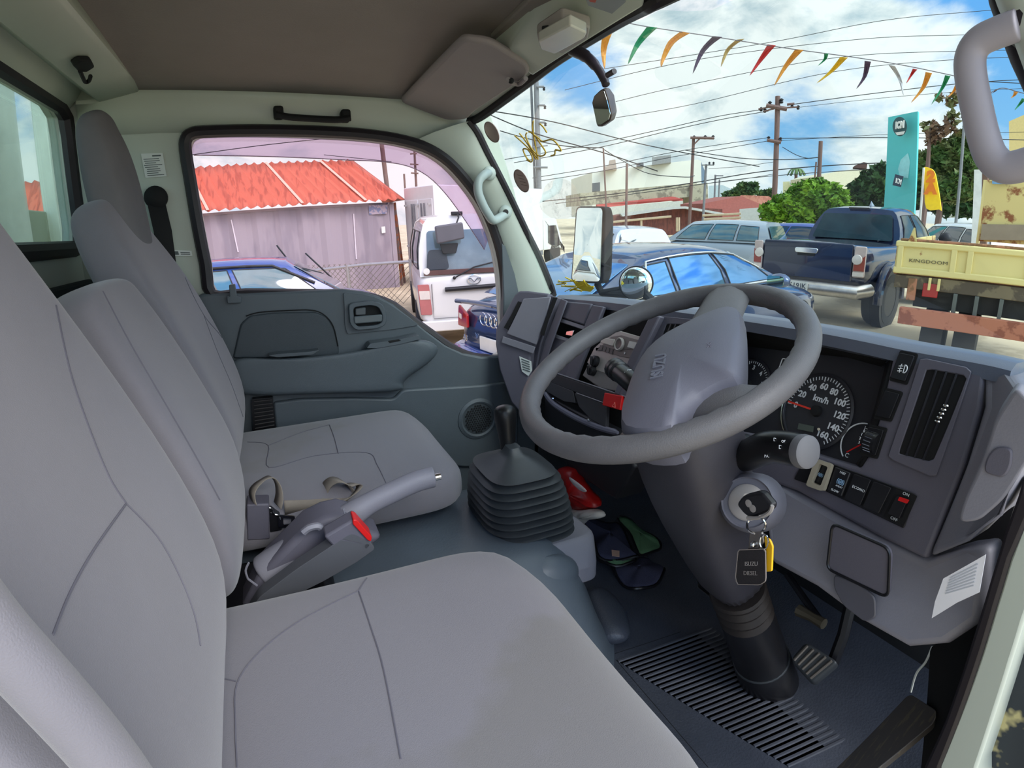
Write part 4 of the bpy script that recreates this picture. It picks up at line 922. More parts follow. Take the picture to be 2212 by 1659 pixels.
# ================================================================== steering wheel and column
WC = Vector((.486, .598, -.185)); ti, la = .418, .047
WN = Vector((-math.sin(ti)*math.cos(la), math.sin(ti)*math.sin(la), math.cos(ti)))
WU = WN.cross(Vector((0, 1, 0))).normalized()*-1; WV = WN.cross(WU)
def WP(u, v, off=0): return PL(u, v, WC, WN, off)
sw = thing('steering_wheel', 'grey steering wheel with worn rim in front of the driver seat', 'steering wheel', WC)
ncirc = 96
rim = [WC+(WU*math.cos(a)+WV*math.sin(a))*.2 for a in np.linspace(0, 2*pi, ncirc, endpoint=False)]
rings = []
for i, p in enumerate(rim):
    a = 2*pi*i/ncirc; d = (p-WC).normalized(); ring = []
    wv = .0009*math.sin(a*52)
    for k in range(14):
        t = 2*pi*k/14; r = .0158+(wv if (math.cos(t) < -.2) else 0)
        ring.append(p+d*math.cos(t)*r+WN*math.sin(t)*r*1.08)
    rings.append(ring)
obj('rim', MB().loft(rings, loop=True), M['wheel'], sw)
# horn pad
pad_px = [(1350, 938), (1340, 905), (1352, 860), (1372, 805), (1398, 762), (1440, 726), (1490, 700), (1518, 686), (1560, 670), (1588, 668), (1604, 684), (1606, 740), (1600, 800), (1592, 826), (1560, 838), (1520, 860), (1490, 884), (1465, 915), (1452, 938), (1400, 946)]
pad = cat([WP(u, v, .012) for u, v in pad_px], 2, True); pc_ = sum(pad, Vector())/len(pad)
def sc(l, f, off): return [pc_+(p-pc_)*f+WN*off for p in l]
obj('horn_pad', MB().loft([sc(pad, .92, -.05), sc(pad, 1.0, -.02), sc(pad, 1.0, -.004), sc(pad, .95, .008), sc(pad, .82, .014), sc(pad, .5, .020), sc(pad, .2, .022)]), M['hub'], sw)
bh = bvh_of(sw.children[-1] if False else [o for o in COL.objects if o.name == 'horn_pad'][0])
# letters embossed on the pad, reading along the lower spoke
c0 = hit(bh, 1425, 790, .0003); c1 = hit(bh, 1431, 760, .0003); c2 = hit(bh, 1418, 822, .0003)
if c0: obj('maker_letters', text('ISUZU', .022, c0, (c1-c2), (c1-c2).cross(WN)*-1 if False else WN.cross(c1-c2), .0008, bold=.0004), mat('embossed letters', (106, 108, 120), .5), sw)
c3 = hit(bh, 1531, 745, .0003)
if c3: obj('airbag_mark', text('SRS', .009, c3, (c1-c2), WN.cross(c1-c2), .0003), mat('faint mark', (118, 116, 128), .5), sw)
ps_ = [hit(bh, u, v, .0008) for u, v in [(1345, 905), (1365, 860), (1410, 820), (1480, 800), (1545, 795), (1598, 795)]]
# spokes
def spoke(a_px, b_px, w0, w1, th=.016, dz=-.012):
    a = WP(*a_px, dz); b = WP(*b_px, 0); b = WC+(b-WC).normalized()*.198; t = (b-a).normalized(); s = WN.cross(t); rings = []
    for k in range(9):
        q = k/8; p = a.lerp(b, q); w = w0+(w1-w0)*q+.02*max(0, q-.7)**1.0; rings.append([p+s*math.cos(x)*w/2+WN*math.sin(x)*th/2*(1.25 if math.sin(x) > 0 else 1) for x in np.linspace(0, 2*pi, 16, endpoint=False)])
    obj('spoke', MB().loft(rings), M['wheel'], sw)
spoke((1520, 740), (1572, 640), .085, .075, .026, 0)
spoke((1470, 860), (1620, 880), .085, .07, .022, -.008)
spoke((1440, 870), (1372, 975), .08, .055, .02, -.02)
spoke((1560, 720), (1700, 690), .0, .0) if False else None

# column
cl = thing('steering_column', 'dark steering column with ignition lock and stalk switches', 'steering column', (.79, .58, -.9))
ax = [WC-WN*.045, WC-WN*.12, WC-WN*.25, WC-WN*.36, WC-WN*.46, P(1600, 1265, x=.70)]
def colring(c, a, b, n=24, e=3):
    s = Vector((0, 1, 0)); t = WN.cross(s).normalized(); r = []
    for k in range(n):
        q = 2*pi*k/n; r.append(c+s*a*math.copysign(abs(math.cos(q))**(2/e), math.cos(q))+t*b*math.copysign(abs(math.sin(q))**(2/e), math.sin(q)))
    return r
obj('column_shroud', MB().loft([colring(WC-WN*.05+Vector((0, 0, 0)), .05, .05), colring(WC-WN*.075, .075, .062), colring(WC-WN*.11, .088, .07), colring(WC-WN*.20+Vector((-.005, 0, 0)), .088, .075), colring(WC-WN*.30+Vector((-.01, 0, 0)), .075, .068), colring(WC-WN*.40+Vector((-.005, -.005, 0)), .062, .06), colring(WC-WN*.50+Vector((0, -.008, 0)), .052, .052)]), mat('column shroud', (58, 56, 63), .5, var=.1, bump=.1, bscale=400), cl, sub=1)
p0 = WC-WN*.49+Vector((0, -.008, 0)); p1 = P(1650, 1440, x=.80); dv_ = (p1-p0); 
obj('column_bellows', MB().lathe(p0, dv_, [(.05+.003*math.sin(k*1.57), k*.006) for k in range(14)], 28), mat('bellows', (40, 34, 32), .6), cl)
ptop = p0+dv_.normalized()*.075
obj('column_boot', MB().lathe(ptop, dv_, [(.05, 0), (.052, .02), (.055, .10), (.056, .165), (.060, .17), (.061, .22), (.066, .29), (.070, .36)], 30), M['black'], cl)
obj('base_ring', MB().lathe(ptop+dv_.normalized()*.155, dv_, [(.0575, 0), (.059, .002), (.059, .004), (.0575, .006)], 30), M['rubber2'], cl)
# ignition lock barrel
ic = P(1605, 1070, x=.545); idir = Vector((-.80, -.42, .42)).normalized()
ic = P(1612, 1085, x=.56)
obj('lock_housing', MB().lathe(ic-idir*.07, idir, [(.045, 0), (.044, .04), (.041, .062), (.036, .069), (.034, .066)], 36), mat('lock housing', (104, 104, 114), .45), cl)
ign = obj('ignition_ring', MB().lathe(ic-idir*.006, idir, [(.026, 0), (.026, .004), (.023, .006), (.001, .006)], 32), M['silverp'], cl)
obj('lock_groove', MB().tube([ic-idir*.006+frame(idir)[0]*math.cos(a)*.035+frame(idir)[1]*math.sin(a)*.035 for a in np.linspace(0, 2*pi, 32, endpoint=False)], .0014, 5, loop=True), M['dark'], cl)
# right stalk (lights)
xs = .58
s0, s1_, s2_, s3_ = P(1560, 1000, x=.60), P(1610, 985, x=.585), P(1665, 965, x=.575), P(1735, 975, x=.57)
st = obj('light_stalk', MB().tube(cat([s0, s1_, s2_, s3_], 6), [.013, .0135, .015, .017, .0195, .021, .022, .0225, .023, .023, .023, .0228, .0225, .022, .022, .022, .022, .0215, .0205], 18), mat('stalk', (20, 20, 22), .3), cl)
obj('stalk_cap', MB().lathe(s3_-(s3_-s2_).normalized()*.004, (s3_-s2_), [(.0215, 0), (.022, .004), (.021, .012), (.018, .014), (.001, .0145)], 28), mat('stalk cap grey', (108, 108, 112), .6), st)
obj('stalk_mount', MB().slab(rpoly([P(u, v, x=.585) for u, v in [(1540, 960), (1572, 945), (1590, 955), (1582, 1000), (1568, 1022), (1550, 1020), (1538, 985)]], .006), (.04, 0, 0)), M['black'], cl, bevel=.003)
bst = bvh_of(st)
q = MB()
for txt, u, v, sz in (('PASS', 1659, 985, .005), ('D', 1686, 966, .007), ('D', 1674, 950, .006), ('OFF', 1694, 954, .0045)):
    h_ = hit(bst, u, v, .0006)
    if h_: z = text(txt, sz, h_, Vector(BC[0])+Vector(BC[1])*-.05, Vector(BC[1]), .0002); q.add(z.v, z.f)
obj('stalk_marks', q, M['white'], st, smooth=False)
# left stalk (wiper), behind the wheel
l0, l1, l2, l3 = P(1400, 870, x=.60), P(1372, 832, x=.61), P(1340, 805, x=.62), P(1322, 800, x=.625)
ls = obj('wiper_stalk', MB().tube(cat([l0, l1, l2], 6), [.011, .011, .012, .013, .016, .0185, .020, .0205, .0205, .0205, .020, .020, .0195][:13], 18), mat('stalk2', (20, 20, 22), .3), cl)
ld = (l2-l1).normalized()
obj('stalk_knob', MB().lathe(l2, ld, [(.019, 0), (.0225, .004), (.0225, .012), (.019, .014), (.0225, .018), (.0225, .028), (.018, .032), (.001, .033)], 14), M['black'], ls)
bst = bvh_of(ls); q = MB()
for txt, u, v, sz in (('INT', 1338, 782, .005), ('- -', 1352, 804, .006), ('OFF', 1360, 800, .005), ('HI', 1330, 790, .004)):
    h_ = hit(bst, u, v, .0006)
    if h_: z = text(txt, sz, h_, Vector(BC[0]), Vector(BC[1]), .0002); q.add(z.v, z.f)
obj('stalk_marks', q, M['white'], ls, smooth=False)

# ---- key, ring, leather tag, yellow tag
kc = ic+idir*.0
kf = thing('ignition_key', 'black two-button car key turned in the ignition lock', 'key', kc)
kp_ = [P(u, v, x=.500) for u, v in [(1589, 1090), (1602, 1072), (1634, 1064), (1644, 1066), (1666, 1092), (1664, 1104), (1622, 1121), (1606, 1112)]]
obj('key_blade', MB().cyl(ic, P(1612, 1072, x=.515), .004), M['steel'], kf)
kb_ = obj('key_fob', MB().slab(rpoly(kp_, .006), (.012, 0, .002)), M['black'], kf, bevel=.0035, seg=3)
for u, v in ((1617, 1087), (1626, 1098)): obj('key_button', MB().lathe(P(u, v, x=.4995), (-1, 0, 0), [(.005, 0), (.005, .001), (.001, .0014)], 18), M['silverp'], kf)
obj('key_edge', MB().tube(cat([P(u, v, x=.497) for u, v in [(1614, 1118), (1640, 1118), (1662, 1106), (1668, 1092)]], 4), .0025, 6), M['silverp'], kf)
kr = thing('key_ring', 'steel split ring and clasp hanging from the ignition key', 'key ring', P(1635, 1140, x=.50))
rc = P(1632, 1133, x=.50)
obj('split_ring', MB().tube([P(1633+20*math.cos(a), 1134+18*math.sin(a), x=.50+.004*math.sin(2*a)) for a in np.linspace(0, 2*pi, 30, endpoint=False)], .0016, 6, loop=True), M['chrome'], kr)
obj('clasp', MB().slab(rpoly([P(u, v, x=.498) for u, v in [(1618, 1150), (1644, 1148), (1650, 1172), (1640, 1180), (1640, 1200), (1614, 1198)]], .003), (.004, 0, 0)), M['steel'], kr, bevel=.001)
obj('rivet', MB().ball(P(1626, 1176, x=.496), .004, 10), M['chrome'], kr)
obj('split_ring', MB().tube([P(1650+9*math.cos(a), 1170+16*math.sin(a), x=.497) for a in np.linspace(0, 2*pi, 20, endpoint=False)], .001, 5, loop=True), M['chrome'], kr)
lt = thing('key_tag', 'black leather key tag with stamped lettering', 'key tag', P(1622, 1225, x=.495))
obj('leather', MB().slab(rpoly([P(u, v, x=.495) for u, v in [(1594, 1188), (1652, 1186), (1653, 1255), (1640, 1263), (1592, 1262), (1588, 1248)]], .004), (.003, 0, 0)), mat('black leather', (44, 40, 42), .55, bump=.3, bscale=700), lt, bevel=.001)
ro, ri = resamp(rpoly([P(u, v, x=.4945) for u, v in [(1593, 1187), (1653, 1185), (1654, 1256), (1641, 1264), (1591, 1263), (1587, 1248)]], .003), 40), None
ri = [ (sum(ro, Vector())/40)+(p-sum(ro, Vector())/40)*.96 for p in ro]
obj('worn_edge', MB().ring(ro, ri, (.001, 0, 0)), mat('worn leather edge', (150, 140, 134), .8), lt)
tu = (P(1640, 1218, x=.4945)-P(1600, 1218, x=.4945)).normalized(); tv = (P(1620, 1200, x=.4945)-P(1620, 1240, x=.4945)).normalized()
obj('stamped_letters', text('ISUZU', .0085, P(1622, 1218, x=.494), tu, tv, .0002), mat('stamp', (168, 160, 156), .7), lt, smooth=False)
obj('stamped_letters', text('DIESEL', .0085, P(1620, 1238, x=.494), tu, tv, .0002), mat('stamp2', (150, 142, 138), .7), lt, smooth=False)
yt_ = thing('yellow_tag', 'narrow yellow plastic tag hanging beside the leather key tag', 'key tag', P(1660, 1200, x=.50))
obj('tag', MB().slab(rpoly([P(u, v, x=.50) for u, v in [(1650, 1158), (1662, 1166), (1668, 1180), (1666, 1234), (1654, 1235), (1652, 1180)]], .002), (.003, 0, 0)), mat('yellow tag', (250, 190, 30), .5), yt_, bevel=.0008)

# ---- pedals
bp = thing('brake_pedal', 'square brake pedal with worn metal-edged rubber pad', 'pedal', P(1760, 1430, x=.84))
pq = [P(1706, 1424, x=.80), P(1740, 1385, x=.83), P(1812, 1430, x=.84), P(1755, 1478, x=.81)]
obj('pedal_pad', MB().slab(rpoly(pq, .012), (.012, 0, -.016)), M['rubber2'], bp, bevel=.004)
g = MB()
for k in range(5): t = .14+.18*k; g.tube([pq[0].lerp(pq[3], t)+(pq[1]-pq[0])*.12+Vector((-.002, 0, .002)), pq[1].lerp(pq[2], t)-(pq[1]-pq[0])*.12+Vector((-.002, 0, .002))], .0028, 6)
obj('pad_rib', g, mat('pad rib', (110, 104, 98), .5), bp)
obj('pedal_arm', MB().tube([P(1800, 1430, x=.86), P(1822, 1370, x=.88), P(1836, 1310, x=.90), P(1850, 1250, x=.92)], .012, 8), M['black'], bp)
cp = thing('clutch_pedal', 'metal bracket pedal in the dark behind the steering column', 'pedal', P(1755, 1335, x=.90))
obj('pedal_link', MB().tube([P(1725, 1318, x=.90), P(1752, 1332, x=.90), P(1780, 1348, x=.90)], [.014, .010, .012], 8), mat('brass dull', (140, 130, 110), .5, .6), cp)
obj('pedal_arm', MB().tube([P(1775, 1345, x=.91), P(1735, 1290, x=.92), P(1700, 1240, x=.93)], .008, 8), M['black'], cp)
lp = thing('clutch_pedal', 'black pedal pad to the left of the steering column', 'pedal', P(1525, 1265, x=.80))
obj('pedal_pad', MB().slab(rpoly([P(u, v, x=.84) for u, v in [(1507, 1252), (1520, 1247), (1545, 1275), (1548, 1290), (1535, 1290), (1508, 1268)]], .003), (.02, 0, .01)), M['black'], lp, bevel=.003)
obj('pad_edge', MB().tube([P(u, v, x=.838) for u, v in [(1506, 1254), (1508, 1268), (1535, 1290)]], .0022, 6), M['chrome'], lp)
obj('pedal_arm', MB().tube([P(1540, 1270, x=.85), P(1560, 1220, x=.88), P(1580, 1160, x=.92)], .008, 8), M['black'], lp)
ap = thing('accelerator_pedal', 'long worn black accelerator pedal beside the driver door sill', 'pedal', P(1900, 1590, x=.70))
aq = [P(1965, 1497, x=.76), P(2025, 1535, x=.73), P(2020, 1560, x=.72), P(1860, 1690, x=.63), P(1775, 1690, x=.64)]
obj('pedal_pad', MB().slab(rpoly(aq, .012), (.012, 0, -.02)), mat('pedal rubber', (86, 82, 80), .5, scale=6, rgb2=(110, 102, 88), thr=.6, stretch=(4, 30, 4)), ap, bevel=.006)
wr = thing('cable', 'thin white cable hanging down to the accelerator pedal', 'cable', P(1990, 1450, x=.78))
obj('cable', MB().tube(cat([P(u, v, x=.78) for u, v in [(2014, 1398), (2000, 1430), (1980, 1455), (1968, 1495)]], 5), .0018, 6), M['label'], wr)
obj('paper_scrap', MB().slab([P(u, v, z=-.90) for u, v in [(1955, 1612), (1975, 1608), (1992, 1630), (1998, 1644), (1985, 1642), (1970, 1622)]], (0, 0, .002)), M['label'], label='torn white paper scrap on the floor by the door sill', cat_='paper')

# ================================================================== driver's A pillar, sill and grab handle
def band(px, x0, vec, name, m, kind='structure', bev=.004, x1=None):
    n = len(px); pts = [P(u, v, x=(x0+(x1-x0)*min(1, i/(n/2-1)) if x1 and i < n/2 else (x1-(x1-x0)*min(1, (i-n/2)/(n/2-1)) if x1 else x0))) for i, (u, v) in enumerate(px)]
    return obj(name, MB().slab(pts, vec), m, kind=kind, bevel=bev)
band([(2213, 1120), (2180, 1210), (2150, 1310), (2120, 1410), (2085, 1510), (2025, 1660), (2020, 1720), (2110, 1720), (2110, 1660), (2150, 1540), (2185, 1430), (2213, 1340), (2260, 1200), (2260, 1080)], .66, (.05, 0, 0), 'trim_11', M['paint'])
band([(2213, 1030), (2170, 1150), (2140, 1250), (2110, 1350), (2075, 1460), (2040, 1560), (1995, 1660), (1990, 1720), (2030, 1720), (2030, 1660), (2088, 1510), (2122, 1410), (2152, 1310), (2182, 1210), (2225, 1110)], .655, (.05, 0, 0), 'trim_12', M['rubber'])
band([(2150, 1540), (2185, 1440), (2240, 1300), (2300, 1300), (2300, 1720), (2105, 1720), (2112, 1660)], .70, (.05, 0, 0), 'trim_13', mat('rust stained flange', (40, 48, 56), .6, scale=12, rgb2=(190, 180, 130), thr=.62), 'structure')
# dark kick area right of the floor
obj('trim_14', MB().slab([P(2110, 1345, x=.74), P(2213, 1030, x=.74), P(2213, 1200, x=.72), P(2050, 1660, x=.70), P(1990, 1660, x=.72), P(2010, 1400, x=.78)], (.03, .0, 0)), M['dark'], kind='structure')
# upper A pillar
pa = [(2158, -60), (2168, 0), (2190, 60), (2213, 120), (2250, 200)]; pb_ = [(2185, -60), (2200, 0), (2225, 60), (2250, 110), (2300, 190)]
obj('trim_15', MB().tube([P(u, v, x=.64) for u, v in pa]+[P(2290, 400, x=.68), P(2300, 800, x=.72)], .014, 10), M['rubber'], kind='structure')
obj('trim_16', MB().tube([P(u, v, x=.62) for u, v in [(2190, -80), (2215, -10), (2245, 50), (2300, 200), (2330, 500), (2350, 800)]], .026, 12), M['paint'], kind='structure')
gh_ = thing('grab_handle', 'large light grey grab handle on the driver side windscreen pillar', 'handle', P(2110, 250, x=.62))
gpx = [(2205, 52), (2160, 68), (2118, 88), (2098, 118), (2097, 160), (2110, 230), (2125, 295), (2143, 340), (2175, 362), (2225, 352), (2250, 340)]
obj('handle_bar', MB().tube(cat([P(u, v, x=.60) for u, v in gpx], 5), .0125, 16, sy=1.25), mat('grab handle grey', (178, 174, 184), .5), gh_, sub=1)
obj('handle_foot', MB().ball(P(2225, 45, x=.62), .026, 12), M['rubber'], gh_)
# passenger A pillar grab handle
ga = thing('grab_handle', 'small pale grab handle on the passenger side windscreen pillar', 'handle', P(1060, 420, y=1.58))
gq = [(1056, 374, 1.60), (1046, 378, 1.555), (1034, 392, 1.54), (1033, 415, 1.535), (1042, 440, 1.535), (1054, 462, 1.54), (1066, 476, 1.555), (1086, 466, 1.59), (1094, 460, 1.60)]
obj('handle_bar', MB().tube(cat([P(u, v, y=y) for u, v, y in gq], 5), .0135, 12), mat('pale plastic', (176, 190, 188), .4), ga, sub=1)
for u, v in ((1057, 375), (1092, 458)):
    obj('handle_foot', MB().ball(P(u, v, y=1.598), .022, 12, (1, .6, 1)), mat('pale plastic2', (186, 198, 192), .4), ga)
    obj('screw_hole', MB().lathe(P(u, v, y=1.585), (0, -1, -.1), [(.0085, 0), (.0085, .003), (.001, .003)], 16), M['black'], ga)
obj('pillar_plug', MB().lathe(P(1028, 328, y=1.607), (-.2, -1, 0), [(.007, 0), (.007, .003), (.001, .004)], 16), M['black'], label='small black plug in the pale windscreen pillar', cat_='plug')

# ================================================================== sun visor, roof console, mirror
sv = thing('sun_visor', 'grey vinyl sun visor folded up above the passenger side', 'sun visor', P(1000, 170, y=1.3))
def ceilpt(u, v, z): return P(u, v, z=z)
vis = [P(865, 222, y=1.60), P(985, 100, z=.352), P(1000, 88, z=.347), P(1060, 95, z=.338), P(1138, 142, z=.32), P(1145, 158, z=.315), P(1130, 175, z=.31), P(1030, 240, z=.315), P(1010, 258, y=1.58), P(968, 262, y=1.60), P(910, 240, y=1.605)]
obj('visor_board', MB().slab(rpoly(vis, .02, 4), (0, 0, .016)), M['visor'], sv, bevel=.007, seg=3)
obj('visor_pin', MB().tube(cat([P(u, v, z=.306) for u, v in [(1098, 172), (1108, 180), (1122, 182), (1136, 170)]], 4), .005, 8), M['visor'], sv)
obj('pin_tip', MB().ball(P(1104, 175, z=.304), .0065, 10), M['dark'], sv)
rc_ = thing('roof_console', 'pale roof console with dome lamp above the windscreen', 'console', P(1200, 90, z=.36))
def H(u, v, z): return P(u, v, z=z)
obj('console_panel', MB().slab([H(1062, 88, .40), H(1160, 0, .40), H(1220, -60, .40), H(1400, -60, .36), H(1390, 15, .335), H(1260, 95, .325), H(1150, 165, .318), H(1095, 115, .34)], (0, 0, .01)), M['paint'], rc_, bevel=.004)
obj('ceiling_strip', MB().slab([H(1060, 82, .392), H(1150, -5, .392), H(1240, -90, .392), H(1260, -60, .388), H(1175, 20, .388), H(1085, 100, .388)], (0, 0, .012)), M['headliner'], rc_, bevel=.003)
lz = .318
obj('lamp_body', MB().slab(rpoly([H(u, v, lz) for u, v in [(1160, 78), (1215, 42), (1275, 60), (1270, 85), (1215, 118), (1165, 100)]], .008), (0, 0, .02)), mat('lamp body', (150, 144, 138), .5), rc_, bevel=.004)
obj('lamp_lens', MB().slab(rpoly([H(u, v, lz-.018) for u, v in [(1163, 92), (1232, 55), (1268, 72), (1262, 84), (1198, 118), (1168, 108)]], .006), (0, 0, .018)), mat('lamp lens', (196, 196, 184), .2, spec=.7), rc_, bevel=.004)
obj('lamp_switch', MB().slab([H(u, v, lz-.006) for u, v in [(1170, 72), (1195, 68), (1198, 78), (1176, 84)]], (0, 0, .012)), M['dark'], rc_, bevel=.002)
obj('warning_sticker', MB().slab([H(u, v, .330) for u, v in [(1262, -12), (1350, -12), (1352, 4), (1322, 30), (1270, 12)]], (0, 0, .002)), mat('grey console', (120, 124, 124), .4), rc_)
obj('red_mark', MB().slab([H(u, v, .328) for u, v in [(1270, -8), (1292, -8), (1286, 6), (1274, 4)]], (0, 0, .001)), mat('rust red', (160, 60, 40), .5), rc_)
obj('trim_18', MB().tube(cat([p+Vector((-.006, 0, -.002)) for p in HL], 3), .0125, 8), M['rubber'], kind='structure')
im = thing('rear_view_mirror', 'small interior mirror on a curved arm below the windscreen header', 'mirror', P(1305, 230, x=.62))
arm = [P(u, v, x=xx) for u, v, xx in [(1236, 108, .615), (1265, 122, .62), (1288, 145, .625), (1303, 168, .625), (1309, 184, .625)]]
obj('mirror_arm', MB().tube(cat(arm, 6), [.013]*4+[.0125]*3+[.011]*5+[.009]*8+[.008]*5, 10), mat('mirror arm', (62, 56, 66), .4), im)
obj('arm_peg', MB().cyl(P(1312, 163, x=.622), P(1327, 154, x=.622), .0055), mat('mirror arm2', (62, 56, 66), .4), im)
mg = [P(u, v, x=.600+.0*(u-1280)) for u, v in [(1303, 192), (1296, 196), (1283, 208), (1279, 222), (1285, 250), (1290, 274), (1300, 274), (1318, 262), (1322, 248), (1314, 215), (1307, 194)]]
mcen = sum(mg, Vector())/len(mg)
mgb = [P(u, v, x=.640) for u, v in [(1308, 190), (1300, 194), (1292, 206), (1288, 222), (1292, 248), (1298, 272), (1308, 272), (1328, 258), (1333, 240), (1327, 205), (1316, 190)]]
obj('mirror_shell', MB().loft([[p*1.0 for p in mg], mgb]), mat('mirror shell', (84, 72, 66), .4), im, bevel=.003)
obj('mirror_glass', MB().slab([mcen+(p-mcen)*.9-Vector((.002, 0, 0)) for p in mg], (.001, 0, 0)), M['mirror'], im, smooth=False)

# ================================================================== things on the floor
rg = thing('red_bag', 'crumpled red and white plastic bag behind the gear lever', 'bag', P(1235, 1060, x=.70))
def blob(px, xs, depth, name, m, parent, seed=1, amp=.006):
    pts = cat([P(u, v, x=xs) for u, v in px], 3, True); c = sum(pts, Vector())/len(pts); random.seed(seed); rings = []
    for f, o_ in ((1, depth), (1.0, 0), (.75, -depth*.35), (.45, -depth*.55), (.12, -depth*.6)):
        rings.append([c+(p-c)*f+Vector((o_+random.uniform(-amp, amp), random.uniform(-amp, amp), random.uniform(-amp, amp))) for p in pts])
    return obj(name, MB().loft(rings), m, parent, sub=1)
blob([(1200, 1015), (1228, 1010), (1242, 1030), (1262, 1060), (1285, 1090), (1284, 1102), (1250, 1108), (1222, 1100), (1212, 1060)], .70, .04, 'bag', mat('red plastic film', (190, 30, 30), .3, scale=20, var=.3), rg, 2)
blob([(1228, 1030), (1250, 1045), (1268, 1062), (1256, 1062), (1236, 1046)], .672, .004, 'white_stripe', mat('white film', (225, 215, 215), .35), rg, 3, .001)
blob([(1222, 1102), (1262, 1100), (1292, 1106), (1295, 1118), (1262, 1124), (1240, 1140), (1228, 1130)], .69, .03, 'paper_corner', mat('white film2', (214, 210, 205), .5), rg, 4)
cw = thing('microfibre_cloth', 'dark blue and green folded microfibre cloth dropped on the cab floor', 'cloth', P(1340, 1190, z=FZ))
navy = mat('navy microfibre', (66, 68, 92), .95, bump=.5, bscale=500, var=.15); green = mat('green microfibre', (112, 158, 118), .95, bump=.5, bscale=500, var=.15)
def clothp(px, h, m, nm, amp=.012, seed=1):
    pts = cat([P(u, v, z=FZ+h) for u, v in px], 3, True); c = sum(pts, Vector())/len(pts); random.seed(seed)
    ph = random.random()*6
    rr_ = [[c+(p-c)*f+Vector((0, 0, amp*(1-f)*1.2+amp*.4*math.sin(8*k/len(pts)*pi+ph)*f)) for k, p in enumerate(pts)] for f in (1, .8, .6, .4, .2, .04)]
    o_ = obj(nm, MB().loft(rr_, cap=False), m, cw, solid=.004)
    obj('cloth_hem', MB().tube(rr_[0], .0042, 6, loop=True), M['black'], cw)
clothp([(1335, 1118), (1362, 1124), (1395, 1148), (1425, 1172), (1422, 1186), (1390, 1200), (1375, 1185), (1358, 1150)], .05, green, 'green_side', .01, 2)
clothp([(1255, 1122), (1300, 1124), (1330, 1130), (1352, 1160), (1372, 1198), (1376, 1206), (1340, 1206), (1295, 1205), (1286, 1180), (1280, 1150)], .04, navy, 'navy_side', .02, 3)
clothp([(1296, 1206), (1330, 1210), (1370, 1208), (1365, 1214), (1330, 1222), (1300, 1212)], .03, green, 'green_fold', .004, 4)
clothp([(1328, 1215), (1360, 1212), (1400, 1205), (1435, 1215), (1430, 1245), (1412, 1262), (1375, 1275), (1348, 1262), (1328, 1236)], .015, navy, 'navy_side', .015, 5)
obj('cloth_tag', MB().slab([P(u, v, z=FZ+.062) for u, v in [(1321, 1188), (1338, 1190), (1338, 1203), (1322, 1201)]], (0, 0, .001)), mat('cloth tag', (226, 190, 170), .8), cw)

# ---- things on the windscreen glass
def WS(u, v, off=0):
    d = ray(u, v); lo, hi = .2, 4.0
    for _ in range(50):
        m = (lo+hi)/2; p = d*m
        if p[0] < wx(p[1], p[2])+.03: lo = m
        else: hi = m
    return Vector(d*(lo-off))
def oval(px, label):
    c = WS(*px[0], .002); t = thing('round_sticker', label, 'sticker', c)
    pts = [WS(px[0][0]+px[1]*math.cos(a)*math.cos(px[3])-px[2]*math.sin(a)*math.sin(px[3]), px[0][1]+px[1]*math.cos(a)*math.sin(px[3])+px[2]*math.sin(a)*math.cos(px[3]), .002) for a in np.linspace(0, 2*pi, 32, endpoint=False)]
    n = (pts[8]-pts[0]).cross(pts[16]-pts[0]).normalized()
    obj('sticker_face', MB().slab(pts, n*.0008), mat('sticker back', (176, 150, 144), .7), t, smooth=False)
    obj('sticker_rim', MB().tube([p-(p-c)*.06-Vector(ray(*px[0]))*.0012 for p in pts], .0012, 4, loop=True), mat('sticker rim', (130, 110, 105), .7), t)
    return t, c
oval(((1062, 286), 13, 25, math.radians(-28)), 'upper round sticker on the windscreen next to the passenger pillar')
t_, c_ = oval(((1126, 391), 13, 27, math.radians(-26)), 'lower round sticker with fine print next to the passenger pillar')
g = MB()
for k in range(4):
    a, b = WS(1117+k*3, 378+k*7, .0005), WS(1129+k*3, 381+k*7, .0005)
    a -= Vector(ray(1126, 391))*.0045; b -= Vector(ray(1126, 391))*.0045; g.tube([a, b], .0007, 4)
obj('fine_print', g, mat('fine print', (140, 118, 112), .7), t_)
ym = mat('yellow marker paint', (196, 160, 50), .6); yw = mat('yellow wash', (240, 225, 120), .7)
pn = thing('painted_number', 'yellow hand-painted number 2016 seen mirrored on the windscreen', 'writing', WS(1170, 315, 0))
strokes = [[(1112, 294), (1128, 308), (1145, 325), (1158, 345)], [(1122, 289), (1135, 305), (1150, 328), (1160, 342)], [(1145, 348), (1138, 342), (1131, 328), (1131, 322), (1140, 324), (1149, 338), (1148, 350), (1138, 346)],
           [(1152, 262), (1150, 275), (1154, 300), (1160, 335), (1162, 345)], [(1138, 287), (1136, 295), (1146, 318), (1162, 336), (1174, 336), (1178, 328), (1165, 308), (1152, 290), (1142, 285)], [(1148, 288), (1164, 300), (1172, 306), (1190, 302), (1202, 310), (1212, 326), (1200, 324), (1198, 334), (1190, 337)], [(1166, 268), (1174, 276), (1181, 287)]]
for l in strokes:
    pts = [WS(p.x, p.y, .002) for p in cat([(a, b, 0) for a, b in l], 5)]; obj('stroke', MB().tube([p for p in pts if p], .0022, 5), ym, pn)
ys_ = thing('yellow_smudge', 'smeared yellow paint low on the windscreen above the dashboard', 'paint mark', WS(1250, 615, 0))
random.seed(5)
